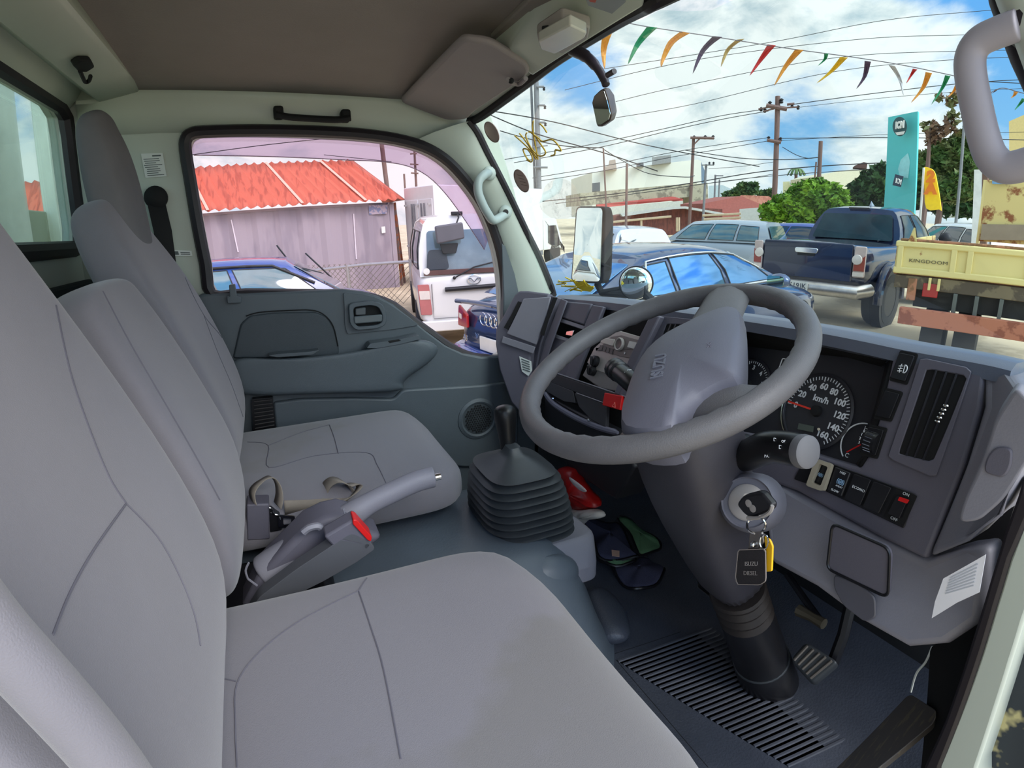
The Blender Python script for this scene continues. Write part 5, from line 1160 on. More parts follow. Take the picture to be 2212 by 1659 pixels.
for k in range(16):
    u, v = 1240+random.uniform(-28, 28), 612+random.uniform(-10, 16); a = random.uniform(0, 3.1); l = random.uniform(8, 20)
    pts = [WS(u+math.cos(a)*l*s, v+math.sin(a)*l*.5*s, .0015) for s in (-1, -.3, .4, 1)]
    pts = [p for p in pts if p]
    if len(pts) > 2: obj('smear', MB().tube(pts, random.choice([.0012, .002, .003]), 5), mat('yellow smear', (226, 196, 40), .6) if k == 0 else bpy.data.materials['yellow smear'], ys_)
obj('smear_patch', MB().slab([WS(u, v, .0012) for u, v in [(1236, 604), (1250, 610), (1262, 606), (1272, 614), (1284, 622), (1276, 630), (1262, 628), (1252, 624), (1244, 616)]], (-.0006, 0, 0)), bpy.data.materials['yellow smear'], ys_)
# milky residue of a peeled sticker
fr_ = thing('sticker_residue', 'milky round residue of a peeled sticker on the windscreen', 'residue', WS(1208, 428, 0))
fm_ = glassmat('residue film', (.93, .97, .96), .02, dirt=.75, dirtcol=(226, 240, 236)); fm_.node_tree.nodes['Noise Texture'].inputs['Scale'].default_value = 22
pts = [WS(1210+43*math.cos(a)*(1+.08*math.sin(5*a)), 432+44*math.sin(a)*(1+.06*math.sin(3*a)), .0015) for a in np.linspace(0, 2*pi, 40, endpoint=False)]
obj('residue', MB().add(pts, [tuple(range(40))]), fm_, fr_, smooth=False)
# ================================================================== the yard outside
GZ = -1.86
def carpaint(n, c, rough=.18, var=.02): return mat(n, c, rough, 0, var=var, scale=2, coat=.8, spec=.6)
Y_ = {}
Y_['navy'] = carpaint('navy car paint', (24, 34, 62)); Y_['blueroof'] = carpaint('blue car paint', (50, 80, 150))
Y_['black'] = mat('blue-black car paint', (52, 74, 112), .16, .45, var=.02, coat=1); Y_['white'] = carpaint('white van paint', (226, 226, 222), .3)
Y_['silver'] = carpaint('silver car paint', (150, 162, 172), .25); Y_['orange'] = carpaint('orange car paint', (226, 120, 60), .3)
Y_['tint'] = mat('tinted car glass', (30, 44, 54), .04, 0, var=.3, scale=1.5, spec=.9, coat=1)
Y_['tintc'] = mat('clear car glass', (70, 104, 112), .04, 0, var=.3, scale=1.5, spec=.9, coat=1)
Y_['tyre'] = mat('tyre rubber', (58, 57, 56), .8, bump=.3, bscale=40); Y_['alloy'] = mat('alloy rim', (170, 172, 176), .3, .8)
Y_['lamp'] = mat('red lamp lens', (168, 30, 38), .15, spec=.7); Y_['lampw'] = mat('clear lamp lens', (225, 215, 205), .15, spec=.7)
Y_['plate'] = mat('number plate white', (222, 222, 214), .5); Y_['plastic'] = mat('black car trim', (24, 24, 28), .5)
ground = obj('ground', MB().grid([[Vector((x, y, GZ)) for y in np.linspace(-60, 160, 23)] for x in np.linspace(-80, 200, 29)]), mat('tan gravel', (222, 204, 172), .95, scale=.6, rgb2=(196, 178, 148), thr=.5, bump=.6, bscale=14, detail=8), kind='structure', yard=True, smooth=False)

def wheel(root, x, y, r=.33, w=.22, side=1, name='wheel', rimm=None):
    o_ = y-side*w/2; p0 = Vector((x, y-side*w, r)); ax = Vector((0, side, 0))
    t = obj(name, MB().lathe(p0, ax, [(r*.62, 0), (r*.93, 0), (r, w*.15), (r, w*.85), (r*.93, w), (r*.64, w*1.0), (r*.62, w*.9)], 32, cap=False), Y_['tyre'], root, local=True)
    b = MB().lathe(p0+ax*w*.70, ax, [(r*.64, 0), (r*.64, w*.2), (r*.60, w*.22), (r*.56, w*.05), (.001, w*.03)], 32, cap=False)
    for k in range(5):
        a = 2*pi*k/5+.3; d = Vector((math.cos(a), 0, math.sin(a))); b.tube([p0+ax*w*.86, p0+ax*w*.84+d*r*.6], r*.09, 6)
    q = obj('rim', b, rimm or Y_['alloy'], t, local=True)
    return t
def car(name, label, catg, loc, head, s, st, gh, paint, wheels, wr=.33, windows=(), rear=(), front=(), glass=None, group=None, roofm=None, H=None, w=.92, arch=True):
    root = thing(name, label, catg, (loc[0], loc[1], GZ), head, group=group, yard=True)
    root.matrix_basis = root.matrix_basis@Matrix.Scale(s, 4); ROOTM[root.name] = root.matrix_basis.copy()
    rings = []
    for x, z0, z1, z2, wd in st:
        h = [(-wd*.88, z0), (-wd*.985, z0+.12*(z1-z0)), (-wd, z0+.45*(z1-z0)), (-wd*.99, z0+.8*(z1-z0)), (-wd*.95, z1), (-wd*.80, z1+.5*(z2-z1)), (-wd*.4, z2), (0, z2)]
        h += [(-y, z) for y, z in h[-2::-1]]; rings.append([Vector((x, y, z)) for y, z in h])
    body = obj('body', MB().loft(rings), paint, root, local=True, sub=1)
    xb0, xb1, zb, wb, xr0, xr1, zr, wrf, dome = gh
    def G(s_, t, side=1, off=0):
        x = (xb0+(xb1-xb0)*s_)*(1-t)+(xr0+(xr1-xr0)*s_)*t
        y = (wb*(1-t)+wrf*t)+.045*math.sin(pi*t); y *= (1-.10*(2*s_-1)**2*(1 if s_ > .5 else .6))
        z = zb+(zr-zb)*t-dome*(2*s_-1)**2*t
        return Vector((x, side*(y+off), z+off*.35))
    rings = []
    for i in range(13):
        s_ = i/12; r = [G(s_, t) for t in (0, .25, .5, .75, .92)]; e = G(s_, 1)
        top = [Vector((e.x, e.y*.93, e.z+.02)), Vector((e.x, e.y*.6, e.z+.045)), Vector((e.x, 0, e.z+.055))]
        half = r+top; rings.append(half+[Vector((p.x, -p.y, p.z)) for p in half[-2::-1]])
    obj('cabin', MB().loft(rings), roofm or paint, root, local=True, ang=50)
    g = glass or Y_['tint']; k = 0
    for item in windows:
        (a0, a1, c0, c1, t0, t1) = item[:6]
        for sd in (1, -1):
            if len(item) > 6 and item[6] != sd: continue
            n = 6; bot = [G(a0+(a1-a0)*i/n, t0, sd, .006) for i in range(n+1)]; tp_ = [G(c0+(c1-c0)*i/n, t1, sd, .006) for i in range(n+1)]
            md = [G((a0+c0)/2+((a1+c1)/2-(a0+c0)/2)*i/n, (t0+t1)/2, sd, .010) for i in range(n+1)]
            obj('side_window', MB().grid([bot, md, tp_]), g, root, local=True)
            fr = bot+[md[-1]]+tp_[::-1]+[md[0]]
            obj('window_trim', MB().tube(fr, .009, 5, loop=True), Y_['plastic'], root, local=True)
    def endg(s0, px, off, m, nm):
        pts = []
        for yy, t in px:
            e = G(s0, t); pts.append(Vector((e.x+off, e.y*yy, e.z)))
        obj(nm, MB().slab(rpoly(pts, .05, 4), (off*.3, 0, 0)), m, root, local=True)
    for px in rear: endg(0, px, -.012 if abs(xb0-xr0) < .17 else -.05, g, 'rear_window')
    for px in front: endg(1, px, .05, g, 'windscreen')
    for (x, yy, sd) in wheels:
        wheel(root, x, yy*sd, wr, .22 if wr < .4 else .32, sd)
        if arch: obj('wheel_arch', MB().lathe(Vector((x, (yy-.16)*sd, wr)), (0, sd, 0), [(wr*1.14, 0), (wr*1.14, .155), (.001, .155)], 28), Y_['plastic'], root, local=True)
    return root, G
def bxp(root, nm, b, m, bev=.01, **k): return obj(nm, MB().bx(*b), m, root, local=True, bevel=bev, **k)

SED = [(-2.42, .42, .62, .72, .62), (-2.38, .32, .80, .90, .78), (-2.15, .26, .90, .98, .86), (-1.4, .20, .93, 1.0, .92), (-.4, .18, .93, .98, .93), (.6, .18, .92, .98, .93), (1.1, .18, .88, .97, .92), (1.7, .20, .82, .90, .90), (2.15, .26, .72, .78, .84), (2.40, .36, .62, .66, .68), (2.44, .42, .56, .60, .58)]
# blue-black sedan directly ahead of the windscreen
r_, G_ = car('sedan_car', 'shiny blue-black sedan parked just outside the windscreen', 'car', (4.49, 5.42), math.radians(11), 1.055, SED, (-2.05, 1.28, .95, .86, -1.12, .42, 1.37, .62, .07), Y_['black'], [(1.5, .93, -1), (-1.45, .93, -1), (1.5, .93, 1), (-1.45, .93, 1)],
    windows=[(.20, .34, .05, .22, .10, .84), (.36, .60, .24, .62, .10, .90), (.63, .93, .66, .96, .10, .90)], rear=[[(-.86, .04), (.86, .04), (.90, .93), (-.90, .93)]], front=[[(-.9, .06), (.9, .06), (.9, .92), (-.9, .92)]], glass=mat('sky reflection blue glass', (84, 140, 190), .05, .75, var=.25, scale=1.2, spec=1), roofm=Y_['black'])  # blue of the reflected sky is put into the glass colour
for sd in (1, -1):
    obj('chrome_strip', MB().tube([G_(.12+.84*i/12, .07, sd, .014) for i in range(13)]+[], .014, 6), M['chrome'], r_, local=True)
    obj('chrome_strip', MB().tube([G_(.12, .07, sd, .012)]+[G_(.10-.04*i/4+.02, .15+.2*i, sd, .012) for i in range(4)]+[G_(.05+.9*i/10, .93, sd, .012) for i in range(11)]+[G_(.96, .5, sd, .012)], .011, 6), M['chrome'], r_, local=True)
    m_ = obj('door_mirror', MB().ball((.66, sd*1.07, 1.02), .13, 14, (.7, 1.0, .62)), Y_['black'], r_, local=True)
    obj('mirror_glass', MB().slab(rpoly([Vector((.562, sd*1.07+a, 1.02+b)) for a, b in ((-.1, -.055), (.1, -.055), (.1, .06), (-.1, .06))], .03), (-.008, 0, 0)), mat('greenish mirror', (150, 190, 170), .03, 1), m_, local=True)
    obj('tail_light', MB().slab(rpoly([Vector((-2.43, sd*(.50), .80)), Vector((-2.43, sd*.50, .66)), Vector((-2.37, sd*.80, .64)), Vector((-2.33, sd*.84, .82)), Vector((-2.36, sd*.78, .86))], .02), (-.03, 0, 0)), Y_['lamp'], r_, local=True, bevel=.008)
    obj('lamp_clear', MB().slab(rpoly([Vector((-2.462, sd*.6, .79)), Vector((-2.462, sd*.6, .74)), Vector((-2.42, sd*.72, .74)), Vector((-2.42, sd*.72, .79))], .01), (-.006, 0, 0)), Y_['lampw'], r_, local=True)
obj('boot_lip', MB().tube([Vector((-2.40, y, .93-.03*(y/.8)**2)) for y in np.linspace(-.8, .8, 9)], .025, 8), Y_['black'], r_, local=True)
for k in range(4): obj('badge_ring', MB().tube([Vector((-2.465, .17-.085*k+.06*math.cos(a), .80+.06*math.sin(a))) for a in np.linspace(0, 2*pi, 20, endpoint=False)], .007, 6, loop=True), M['chrome'], r_, local=True)
obj('model_badge', text('A3', .09, (-2.475, .52, .56), (0, -1, 0), (0, 0, 1), .004), M['chrome'], r_, local=True, smooth=False)
obj('plate_recess', MB().bx(-2.44, -2.462, -.27, .27, .48, .62), Y_['plate'], r_, local=True, bevel=.01)
obj('bumper', MB().tube([Vector((-2.30, -.86, .36)), Vector((-2.44, -.72, .38)), Vector((-2.48, -.3, .38)), Vector((-2.48, .3, .38)), Vector((-2.44, .72, .38)), Vector((-2.30, .86, .36))], .10, 10), Y_['blueroof'], r_, local=True)
obj('shark_fin', MB().add([(-1.1, -.02, 1.42), (-1.1, .02, 1.42), (-.9, 0, 1.42), (-1.08, 0, 1.50)], [(0, 1, 3), (1, 2, 3), (2, 0, 3), (0, 2, 1)]), Y_['black'], r_, local=True)

# lifted pickup
PK = [(-2.62, .72, 1.20, 1.26, .80), (-2.60, .62, 1.22, 1.28, .90), (-2.0, .62, 1.23, 1.28, .94), (-.9, .60, 1.23, 1.27, .95), (0, .58, 1.20, 1.24, .94), (1.0, .58, 1.20, 1.28, .94), (1.6, .60, 1.15, 1.26, .93), (2.3, .66, 1.05, 1.16, .88), (2.62, .74, .95, 1.0, .72)]
pk, G_ = car('pickup_truck', 'lifted dark blue pickup truck with chrome tailgate handle', 'pickup truck', (10.91, 6.783), math.radians(12.5), 1.10, PK, (-.88, 1.35, 1.24, .86, -.62, .55, 1.80, .66, .04), Y_['navy'], [(-1.65, 1.02, -1), (1.7, 1.02, -1), (-1.65, 1.02, 1), (1.7, 1.02, 1)], wr=.42,
    windows=[(.08, .36, .10, .36, .08, .86), (.40, .88, .42, .92, .08, .86)], rear=[[(-.88, .08), (.88, .08), (.92, .90), (-.92, .90)]], front=[[(-.9, .06), (.9, .06), (.9, .92), (-.9, .92)]], arch=True, glass=mat('dark green glass', (34, 52, 52), .12, var=.5, scale=1.5, spec=.5))
T = -2.635
obj('tailgate', MB().slab(rpoly([Vector((T, y, z)) for y, z in ((-.72, .72), (.72, .72), (.72, 1.27), (-.72, 1.27))], .03), (.04, 0, 0)), Y_['navy'], pk, local=True, bevel=.015)
obj('tailgate_handle', MB().slab(rpoly([Vector((T-.02, y, z)) for y, z in ((-.17, 1.10), (.17, 1.10), (.19, 1.15), (.17, 1.18), (-.17, 1.18), (-.19, 1.15))], .02), (.03, 0, 0)), M['chrome'], pk, local=True, bevel=.008)
obj('handle_recess', MB().bx(T-.006, T+.01, -.14, .14, 1.06, 1.12), Y_['plastic'], pk, local=True)
for sd in (1, -1):
    l_ = obj('tail_light', MB().slab(rpoly([Vector((T+.02, sd*.74, z)) for z in (.80, 1.25)]+[Vector((T+.05, sd*.90, z)) for z in (1.25, .80)], .03), (-.035, 0, 0)), mat('smoky lens', (196, 178, 172), .15), pk, local=True, bevel=.01)
    obj('red_lens', MB().slab([Vector((T-.014, sd*.75, .90)), Vector((T-.014, sd*.75, .98)), Vector((T+.016, sd*.895, 1.12)), Vector((T+.016, sd*.895, .90))], (-.010, 0, 0)), mat('brown red lens', (150, 62, 52), .2), l_, local=True)
    obj('clear_lens', MB().lathe(Vector((T-.012, sd*.79, 1.06)), (-1, 0, 0), [(.075, 0), (.07, .02), (.001, .03)], 24), Y_['lampw'], l_, local=True)
    obj('clear_lens', MB().slab([Vector((T-.014, sd*.745, .82)), Vector((T-.014, sd*.745, .88)), Vector((T+.016, sd*.89, .88)), Vector((T+.016, sd*.89, .82))], (-.012, 0, 0)), Y_['lampw'], l_, local=True)
    obj('fender_flare', MB().tube([Vector((-1.65+.53*math.cos(a), sd*.99, .46+.50*math.sin(a))) for a in np.linspace(-.15, pi+.15, 16)], .075, 8, sy=.8), Y_['navy'], pk, local=True)
    obj('fender_flare', MB().tube([Vector((1.7+.53*math.cos(a), sd*.99, .46+.50*math.sin(a))) for a in np.linspace(-.15, pi+.15, 16)], .075, 8, sy=.8), Y_['navy'], pk, local=True)
    mm = obj('door_mirror', MB().ball((.86, sd*1.12, 1.33), .15, 12, (.6, .8, .8)), Y_['plastic'], pk, local=True)
obj('rear_bumper', MB().tube([Vector((T+.18, -.94, .62)), Vector((T-.10, -.86, .60)), Vector((T-.14, -.3, .60)), Vector((T-.14, .3, .60)), Vector((T-.10, .86, .60)), Vector((T+.18, .94, .62))], .10, 10), mat('dusty chrome', (190, 184, 176), .3, .8, var=.2, scale=6), pk, local=True)
pl = obj('number_plate', MB().bx(T-.25, T-.24, -.18, .18, .55, .69), Y_['plate'], pk, local=True)
for tx_, yy_ in (('2519', .06), ('IK', -.11)): obj('plate_characters', text(tx_, .11, (T-.254, yy_, .62), (0, -1, 0), (0, 0, 1), .002), mat('plate ink', (40, 44, 60), .6), pl, local=True, smooth=False)
obj('rear_axle', MB().cyl((-1.65, -.8, .42), (-1.65, .8, .42), .07), Y_['plastic'], pk, local=True)
obj('roof_antenna', MB().add([(-.1, -.02, 1.86), (-.1, .02, 1.86), (.12, 0, 1.86), (-.08, 0, 1.95)], [(0, 1, 3), (1, 2, 3), (2, 0, 3), (0, 2, 1)]), Y_['silver'], pk, local=True)
obj('brake_light', MB().bx(-.66, -.64, -.18, .18, 1.79, 1.82), Y_['plastic'], pk, local=True)

# white van
VN = [(-2.16, .40, 1.0, 1.04, .72), (-2.14, .34, 1.05, 1.08, .79), (-1.9, .32, 1.06, 1.10, .82), (0, .30, 1.06, 1.10, .82), (1.4, .30, 1.04, 1.08, .82), (1.95, .34, .92, .96, .78), (2.12, .40, .8, .84, .7)]
vn, G_ = car('van', 'white van seen from behind through the passenger window', 'van', (3.07, 9.44), math.radians(78), 1.0, VN, (-2.13, 1.9, 1.05, .80, -1.98, 1.25, 1.85, .68, .02), Y_['white'], [(-1.3, .83, 1), (-1.3, .83, -1), (1.4, .83, 1), (1.4, .83, -1)], wr=.29,
    windows=[(.04, .30, .05, .30, .12, .78), (.34, .62, .34, .62, .12, .78)], rear=[[(-.87, .02), (.87, .02), (.90, .80), (-.90, .80)]], front=[[(-.9, .06), (.9, .06), (.9, .9), (-.9, .9)]], glass=mat('van glass', (96, 112, 118), .06, var=.35, scale=3, spec=.9))
VR = -2.16
obj('glass_band', MB().bx(VR-.012, VR-.002, -.70, .70, 1.07, 1.14), mat('brown glass edge', (96, 70, 66), .2), vn, local=True, bevel=.004)
obj('handle_bar', MB().tube([Vector((VR-.03, -.42, .885)), Vector((VR-.035, .0, .875)), Vector((VR-.03, .42, .865))], .032, 10), Y_['plastic'], vn, local=True)
em = MB(); em.tube([Vector((VR-.016, .09*math.cos(a), .985+.065*math.sin(a))) for a in np.linspace(0, 2*pi, 24, endpoint=False)], .007, 5, loop=True); em.tube(cat([Vector((VR-.018, y, z)) for y, z in ((.085, .995), (.045, 1.0), (.0, .955), (-.045, 1.0), (-.085, .995))], 3), .007, 5)
obj('van_emblem', em, M['chrome'], vn, local=True)
obj('rear_wiper', MB().tube([Vector((VR-.03, .28, 1.02)), Vector((VR-.05, .0, 1.16)), Vector((VR-.04, -.25, 1.21)), Vector((VR-.03, -.62, 1.24))], .011, 6), Y_['plastic'], vn, local=True)
obj('wiper_pivot', MB().ball((VR-.025, .28, 1.02), .025, 8), Y_['plastic'], vn, local=True)
for sd in (1, -1):
    l_ = obj('tail_light', MB().slab(rpoly([Vector((VR-.004, sd*.62, .52)), Vector((VR-.004, sd*.64, .95)), Vector((VR+.03, sd*.80, .95)), Vector((VR+.03, sd*.78, .52))], .02), (-.02, 0, 0)), mat('faded red lens', (184, 110, 108), .3), vn, local=True, bevel=.006)
    obj('clear_lens', MB().slab([Vector((VR-.026, sd*.635, .74)), Vector((VR-.026, sd*.64, .86)), Vector((VR+.006, sd*.785, .86)), Vector((VR+.006, sd*.775, .74))], (-.004, 0, 0)), Y_['lampw'], l_, local=True)
    obj('round_decal', MB().lathe(Vector((VR-.016, sd*.66, 1.13)), (-1, 0, 0), [(.045, 0), (.045, .002), (.001, .002)], 20), Y_['plate'], vn, local=True)
obj('hatch_gap', MB().tube([Vector((VR-.006, y, z)) for y, z in ((.60, .95), (.60, .46), (-.60, .46), (-.60, .95))], .006, 5), mat('gap grey', (120, 120, 120), .7), vn, local=True)
obj('rear_bumper', MB().slab(rpoly([Vector((VR-.06, y, z)) for y, z in ((-.78, .28), (.78, .28), (.78, .43), (-.78, .43))], .03), (.1, 0, 0)), Y_['white'], vn, local=True, bevel=.015)
mv = obj('rear_under_mirror', MB().slab(rpoly([Vector((VR-.16, y, z)) for y, z in ((.12, 1.56), (.50, 1.50), (.52, 1.74), (.14, 1.78))], .03), (.09, 0, 0)), mat('van mirror', (88, 86, 92), .5), vn, local=True, bevel=.02)
obj('mirror_stem', MB().tube([Vector((VR-.10, .22, 1.76)), Vector((VR-.05, .18, 1.84)), Vector((VR+.10, .17, 1.88))], .012, 6), Y_['plastic'], vn, local=True)
obj('stem_foot', MB().box((VR+.16, .18, 1.90), (.06, .16, .05)), Y_['plastic'], vn, local=True, bevel=.01)
obj('hanging_bracket', MB().slab(rpoly([Vector((VR-.06, y, z)) for y, z in ((.24, 1.36), (.42, 1.36), (.46, 1.50), (.20, 1.50))], .02), (.04, 0, 0)), Y_['plastic'], vn, local=True, bevel=.008)
for sd in (1, -1): obj('seat_headrest', MB().slab(rpoly([Vector((VR-.014, sd*.5+y, z)) for y, z in ((-.16, 1.15), (.16, 1.15), (.12, 1.42), (-.12, 1.42))], .05), (-.003, 0, 0)), mat('seat shade', (56, 64, 72), .6), vn, local=True)

# blue car and orange car close outside the passenger door
HB = [(-2.0, .45, .70, .8, .6), (-1.9, .3, .85, .95, .76), (-1.4, .22, .92, 1.0, .84), (0, .2, .92, .98, .86), (1.0, .2, .90, .97, .85), (1.6, .25, .8, .9, .8), (1.95, .4, .65, .7, .6)]
bc, G_ = car('hatchback_car', 'blue car whose roof shows low in the passenger window', 'car', (-.35, 8.15), math.radians(-4), .98, HB, (-1.75, 1.25, .95, .80, -1.55, .52, 1.46, .60, .06), Y_['blueroof'], [(-1.25, .86, -1), (1.25, .86, -1)],
    windows=[(.10, .26, .08, .28, .1, .82), (.29, .56, .31, .62, .1, .86), (.59, .92, .65, .95, .1, .86)], rear=[[(-.85, .05), (.85, .05), (.88, .92), (-.88, .92)]], front=[[(-.9, .06), (.9, .06), (.9, .92), (-.9, .92)]], glass=Y_['tintc'])
obj('rear_spoiler', MB().slab([Vector((x, y, z)) for x, y, z in ((-1.85, -.6, 1.44), (-1.5, -.6, 1.50), (-1.5, .6, 1.50), (-1.85, .6, 1.44))], (0, 0, .03)), Y_['blueroof'], bc, local=True, bevel=.01)
for sd in (-1,): obj('wind_deflector', MB().tube([G_(.1+.8*i/10, .93, sd, .02) for i in range(11)]+[G_(.97, .4, sd, .02)], .018, 6), Y_['plastic'], bc, local=True)
obj('door_mirror', MB().ball((.85, -1.0, 1.0), .12, 10, (.6, .8, .6)), Y_['plastic'], bc, local=True)
oc, G_ = car('wagon_car', 'orange car roof with a pale roof rail behind the blue car', 'car', (Q(505, 560, d=10.8).x-1.0, Q(505, 560, d=10.8).y), math.radians(-3), .93, HB, (-1.9, 1.2, .95, .80, -1.7, .5, 1.50, .60, .05), Y_['orange'], [(-1.25, .86, -1), (1.25, .86, -1)], windows=[(.1, .9, .1, .9, .1, .84)], rear=[[(-.85, .05), (.85, .05), (.88, .92), (-.88, .92)]])
for sd in (1, -1): obj('roof_rail', MB().tube([G_(.1+.6*i/6, 1.0, sd)+Vector((0, -sd*.06, .07)) for i in range(7)], .018, 6), Y_['plate'], oc, local=True)
# two loose antennas / wiper blades standing above the blue car
for (u0, v0, u1, v1), lb in zip([(598, 530, 628, 568), (660, 547, 690, 575)], ['left raised black wiper arm above the blue car roof', 'right raised black wiper arm above the blue car roof']):
    a, b = Q(u0, v0, d=9.0), Q(u1, v1, d=9.0); b2_ = b+(b-a)*1.3
    obj('wiper_arm', MB().tube([a, b, b2_], .014, 6), Y_['plastic'], label=lb, cat_='wiper', yard=True)

# ---- container shed with corrugated orange roof
con = thing('container_shed', 'grey corrugated shipping container with a rusty orange corrugated roof', 'shed', (0, 15.3, GZ), yard=True)
def LC(v): return v-Vector((0, 15.3, GZ))
cr_ = Q(868, 622, z=GZ); cy = 15.2; xr = Q(848, 435, y=cy).x; xl = Q(0, 435, y=cy).x-2.0; ztop = Q(848, 437, y=cy).z
wall = MB(); n = int((xr-xl)/.14); rows = [[], []]
for i in range(n+1):
    x = xl+(xr-xl)*i/n; ph = (i % 4); d = 0 if ph in (0, 1) else .05
    rows[0].append(Vector((x, cy+d, GZ))); rows[1].append(Vector((x, cy+d, ztop)))
wall.grid(rows)
M['contwall'] = mat('container paint', (158, 146, 154), .6, scale=1.0, rgb2=(142, 131, 141), thr=.52, stretch=(1, 1, .3))
obj('side_wall', wall, M['contwall'], con, smooth=False, loc=(0, 0, 0))
xe = xr+.30; obj('end_wall', MB().slab([Vector((xr, cy, GZ)), Vector((xe, cy+2.4, GZ)), Vector((xe, cy+2.4, ztop)), Vector((xr, cy, ztop))], (-.03, 0, 0)), M['contwall'], con)
ru = mat('rusty angle iron', (150, 84, 50), .8, scale=8, rgb2=(110, 90, 84), thr=.5)
obj('corner_post', MB().bx(xr-.10, xr+.02, cy-.03, cy+.06, GZ, ztop), M['contwall'], con)
obj('rusty_frame', MB().tube([Vector((xr+.15, cy+.3, GZ)), Vector((xr+.12, cy+.3, ztop))], .04, 6).tube([Vector((xr+.35, cy+.8, GZ)), Vector((xr+.22, cy+.8, ztop))], .04, 6), ru, con)
obj('top_rail', MB().bx(xl, xr, cy-.03, cy+.03, ztop-.06, ztop), M['contwall'], con)
# roof slope
ridz = Q(600, 352, y=cy+1.5).z; xrr = Q(757, 352, y=cy+1.5).x; ev = [Q(866, 436, y=cy-.35).x, Q(848, 432, y=cy-.35).z]
nr = 150; rows = []
for j in range(5):
    t = j/4; row = []
    for i in range(nr+1):
        s_ = i/nr; xa = xl-1+(ev[0]-xl+1)*s_; xb = xl-1+(xrr-xl+1)*s_; x = xa+(xb-xa)*t
        row.append(Vector((x, cy-.35+1.85*t, ev[1]+(ridz-ev[1])*t+.04*math.sin(i*pi*.66))))
    rows.append(row)
rm = mat('rusty orange roof sheet', (196, 92, 68), .65, scale=3, rgb2=(168, 72, 52), thr=.56, stretch=(4, .6, .6))
obj('corrugated_roof', MB().grid(rows), rm, con, solid=.01)
obj('hip_end', MB().grid([[Vector((ev[0], cy-.35, ev[1])), Vector((ev[0]+.35, cy+.6, ev[1]+.02)), Vector((ev[0]+.1, cy+2.6, ev[1]))], [Vector((xrr, cy+1.5, ridz)), Vector((xrr+.05, cy+1.55, ridz)), Vector((xrr+.1, cy+1.6, ridz))]]), rm, con, solid=.01)
ov = mat('pale lap strip', (232, 170, 150), .7)
for s_ in (.62, .80, .93):
    i = int(s_*nr); obj('lap_strip', MB().strip([rows[j][i]+Vector((0, -.03, .05)) for j in range(5)], .07, (0, -1, 1.2), .01), ov, con)
for (px, m_, nm) in [([(796, 440), (838, 438), (836, 462), (798, 464)], mat('faded blue stencil', (120, 128, 160), .7, scale=14, rgb2=(178, 162, 172), thr=.5), 'blue_stencil'), ([(824, 490), (832, 489), (833, 503), (825, 504)], Y_['plate'], 'white_plate')]:
    obj(nm, MB().slab([Q(u, v, y=cy-.03) for u, v in px], (0, .01, 0)), m_, con)
scm = mat('pale scratch', (214, 204, 212), .8)
for (a, b, c, d) in [(500, 475, 515, 545), (764, 462, 770, 560)]: obj('scratch', MB().tube([Q(a, b, y=cy-.01), Q(c, d, y=cy-.01)], .02, 5), scm, con)

# ---- chain link fence
fe = thing('chain_link_fence', 'low chain link fence with a bent grey top rail', 'fence', Q(880, 640, z=GZ), yard=True)
fa, fb = Q(700, 582, d=13.0), Q(886, 565, d=12.2)
obj('top_rail', MB().tube([fa+(fa-fb)*.8, fa, fa.lerp(fb, .5)+Vector((0, 0, .02)), fb, fb+(fb-fa)*.06], .035, 8), mat('galvanised', (176, 174, 178), .4, .5), fe)
for t in (-.8, .28, 1.0): p = fa.lerp(fb, t); obj('fence_post', MB().cyl((p.x, p.y, GZ), p+Vector((0, 0, .05)), .04), mat('galvanised2', (180, 178, 176), .4, .5), fe)
mesh_ = MB(); d = fb-fa; Ln = d.length*1.5; u_ = d.normalized(); hgt = fb.z-GZ
for k in range(-30, int(Ln/.13)):
    for sg in (1, -1):
        s0 = k*.13; s1q = s0+sg*hgt
        a_ = fa-d*.5; pts = []
        lo, hi = min(s0, s1q), max(s0, s1q)
        if hi < 0 or lo > Ln: continue
        mesh_.tube([Vector((a_.x, a_.y, GZ+.02))+Vector((u_.x, u_.y, 0))*s0, Vector((a_.x, a_.y, GZ+hgt))+Vector((u_.x, u_.y, 0))*s1q], .006, 3)
obj('wire_mesh', mesh_, mat('fence wire', (110, 104, 92), .6), fe)

# ---- white box truck behind the van
bt = thing('box_truck', 'white box truck with double rear doors parked behind the van', 'truck', (5, 14, GZ), yard=True)
A_, B_, C_ = Q(908, 405, d=16.5), Q(936, 401, d=15.2), Q(1172, 412, d=19.5)
zt_b = B_.z
def wallp(p, q, z0, z1): return [Vector((p.x, p.y, z0)), Vector((q.x, q.y, z0)), Vector((q.x, q.y, z1)), Vector((p.x, p.y, z1))]
wt = mat('box truck white', (226, 222, 220), .5, var=.03)
z_lo = GZ+.6
A_, B_ = Q(872, 412, d=16.0), Q(936, 402, d=14.6); D_ = A_+(C_-B_)
obj('cargo_box', MB().slab([Vector((p.x, p.y, z_lo)) for p in (A_, B_, C_, D_)], (0, 0, zt_b-z_lo)), wt, bt, bevel=.03)
n_ = (C_-B_).cross(Vector((0, 0, 1))).normalized(); dr = (B_-A_); dr.z = 0; nn = Vector((dr.y, -dr.x, 0)).normalized()
if nn.y > 0: nn = -nn
for t0, t1 in ((.06, .48), (.52, .95)):
    obj('rear_door', MB().slab([p+nn*.02 for p in wallp(A_+dr*t0, A_+dr*t1, z_lo+.08, zt_b-.35)], -nn*.05), wt, bt, bevel=.01)
for t in (.30, .38, .62, .72):
    obj('lock_bar', MB().tube([Vector(((A_+dr*t).x, (A_+dr*t).y, z_lo+.1))+nn*.05, Vector(((A_+dr*t).x, (A_+dr*t).y, zt_b-.45))+nn*.05], .022, 6), mat('lock bar', (120, 116, 120), .5), bt)
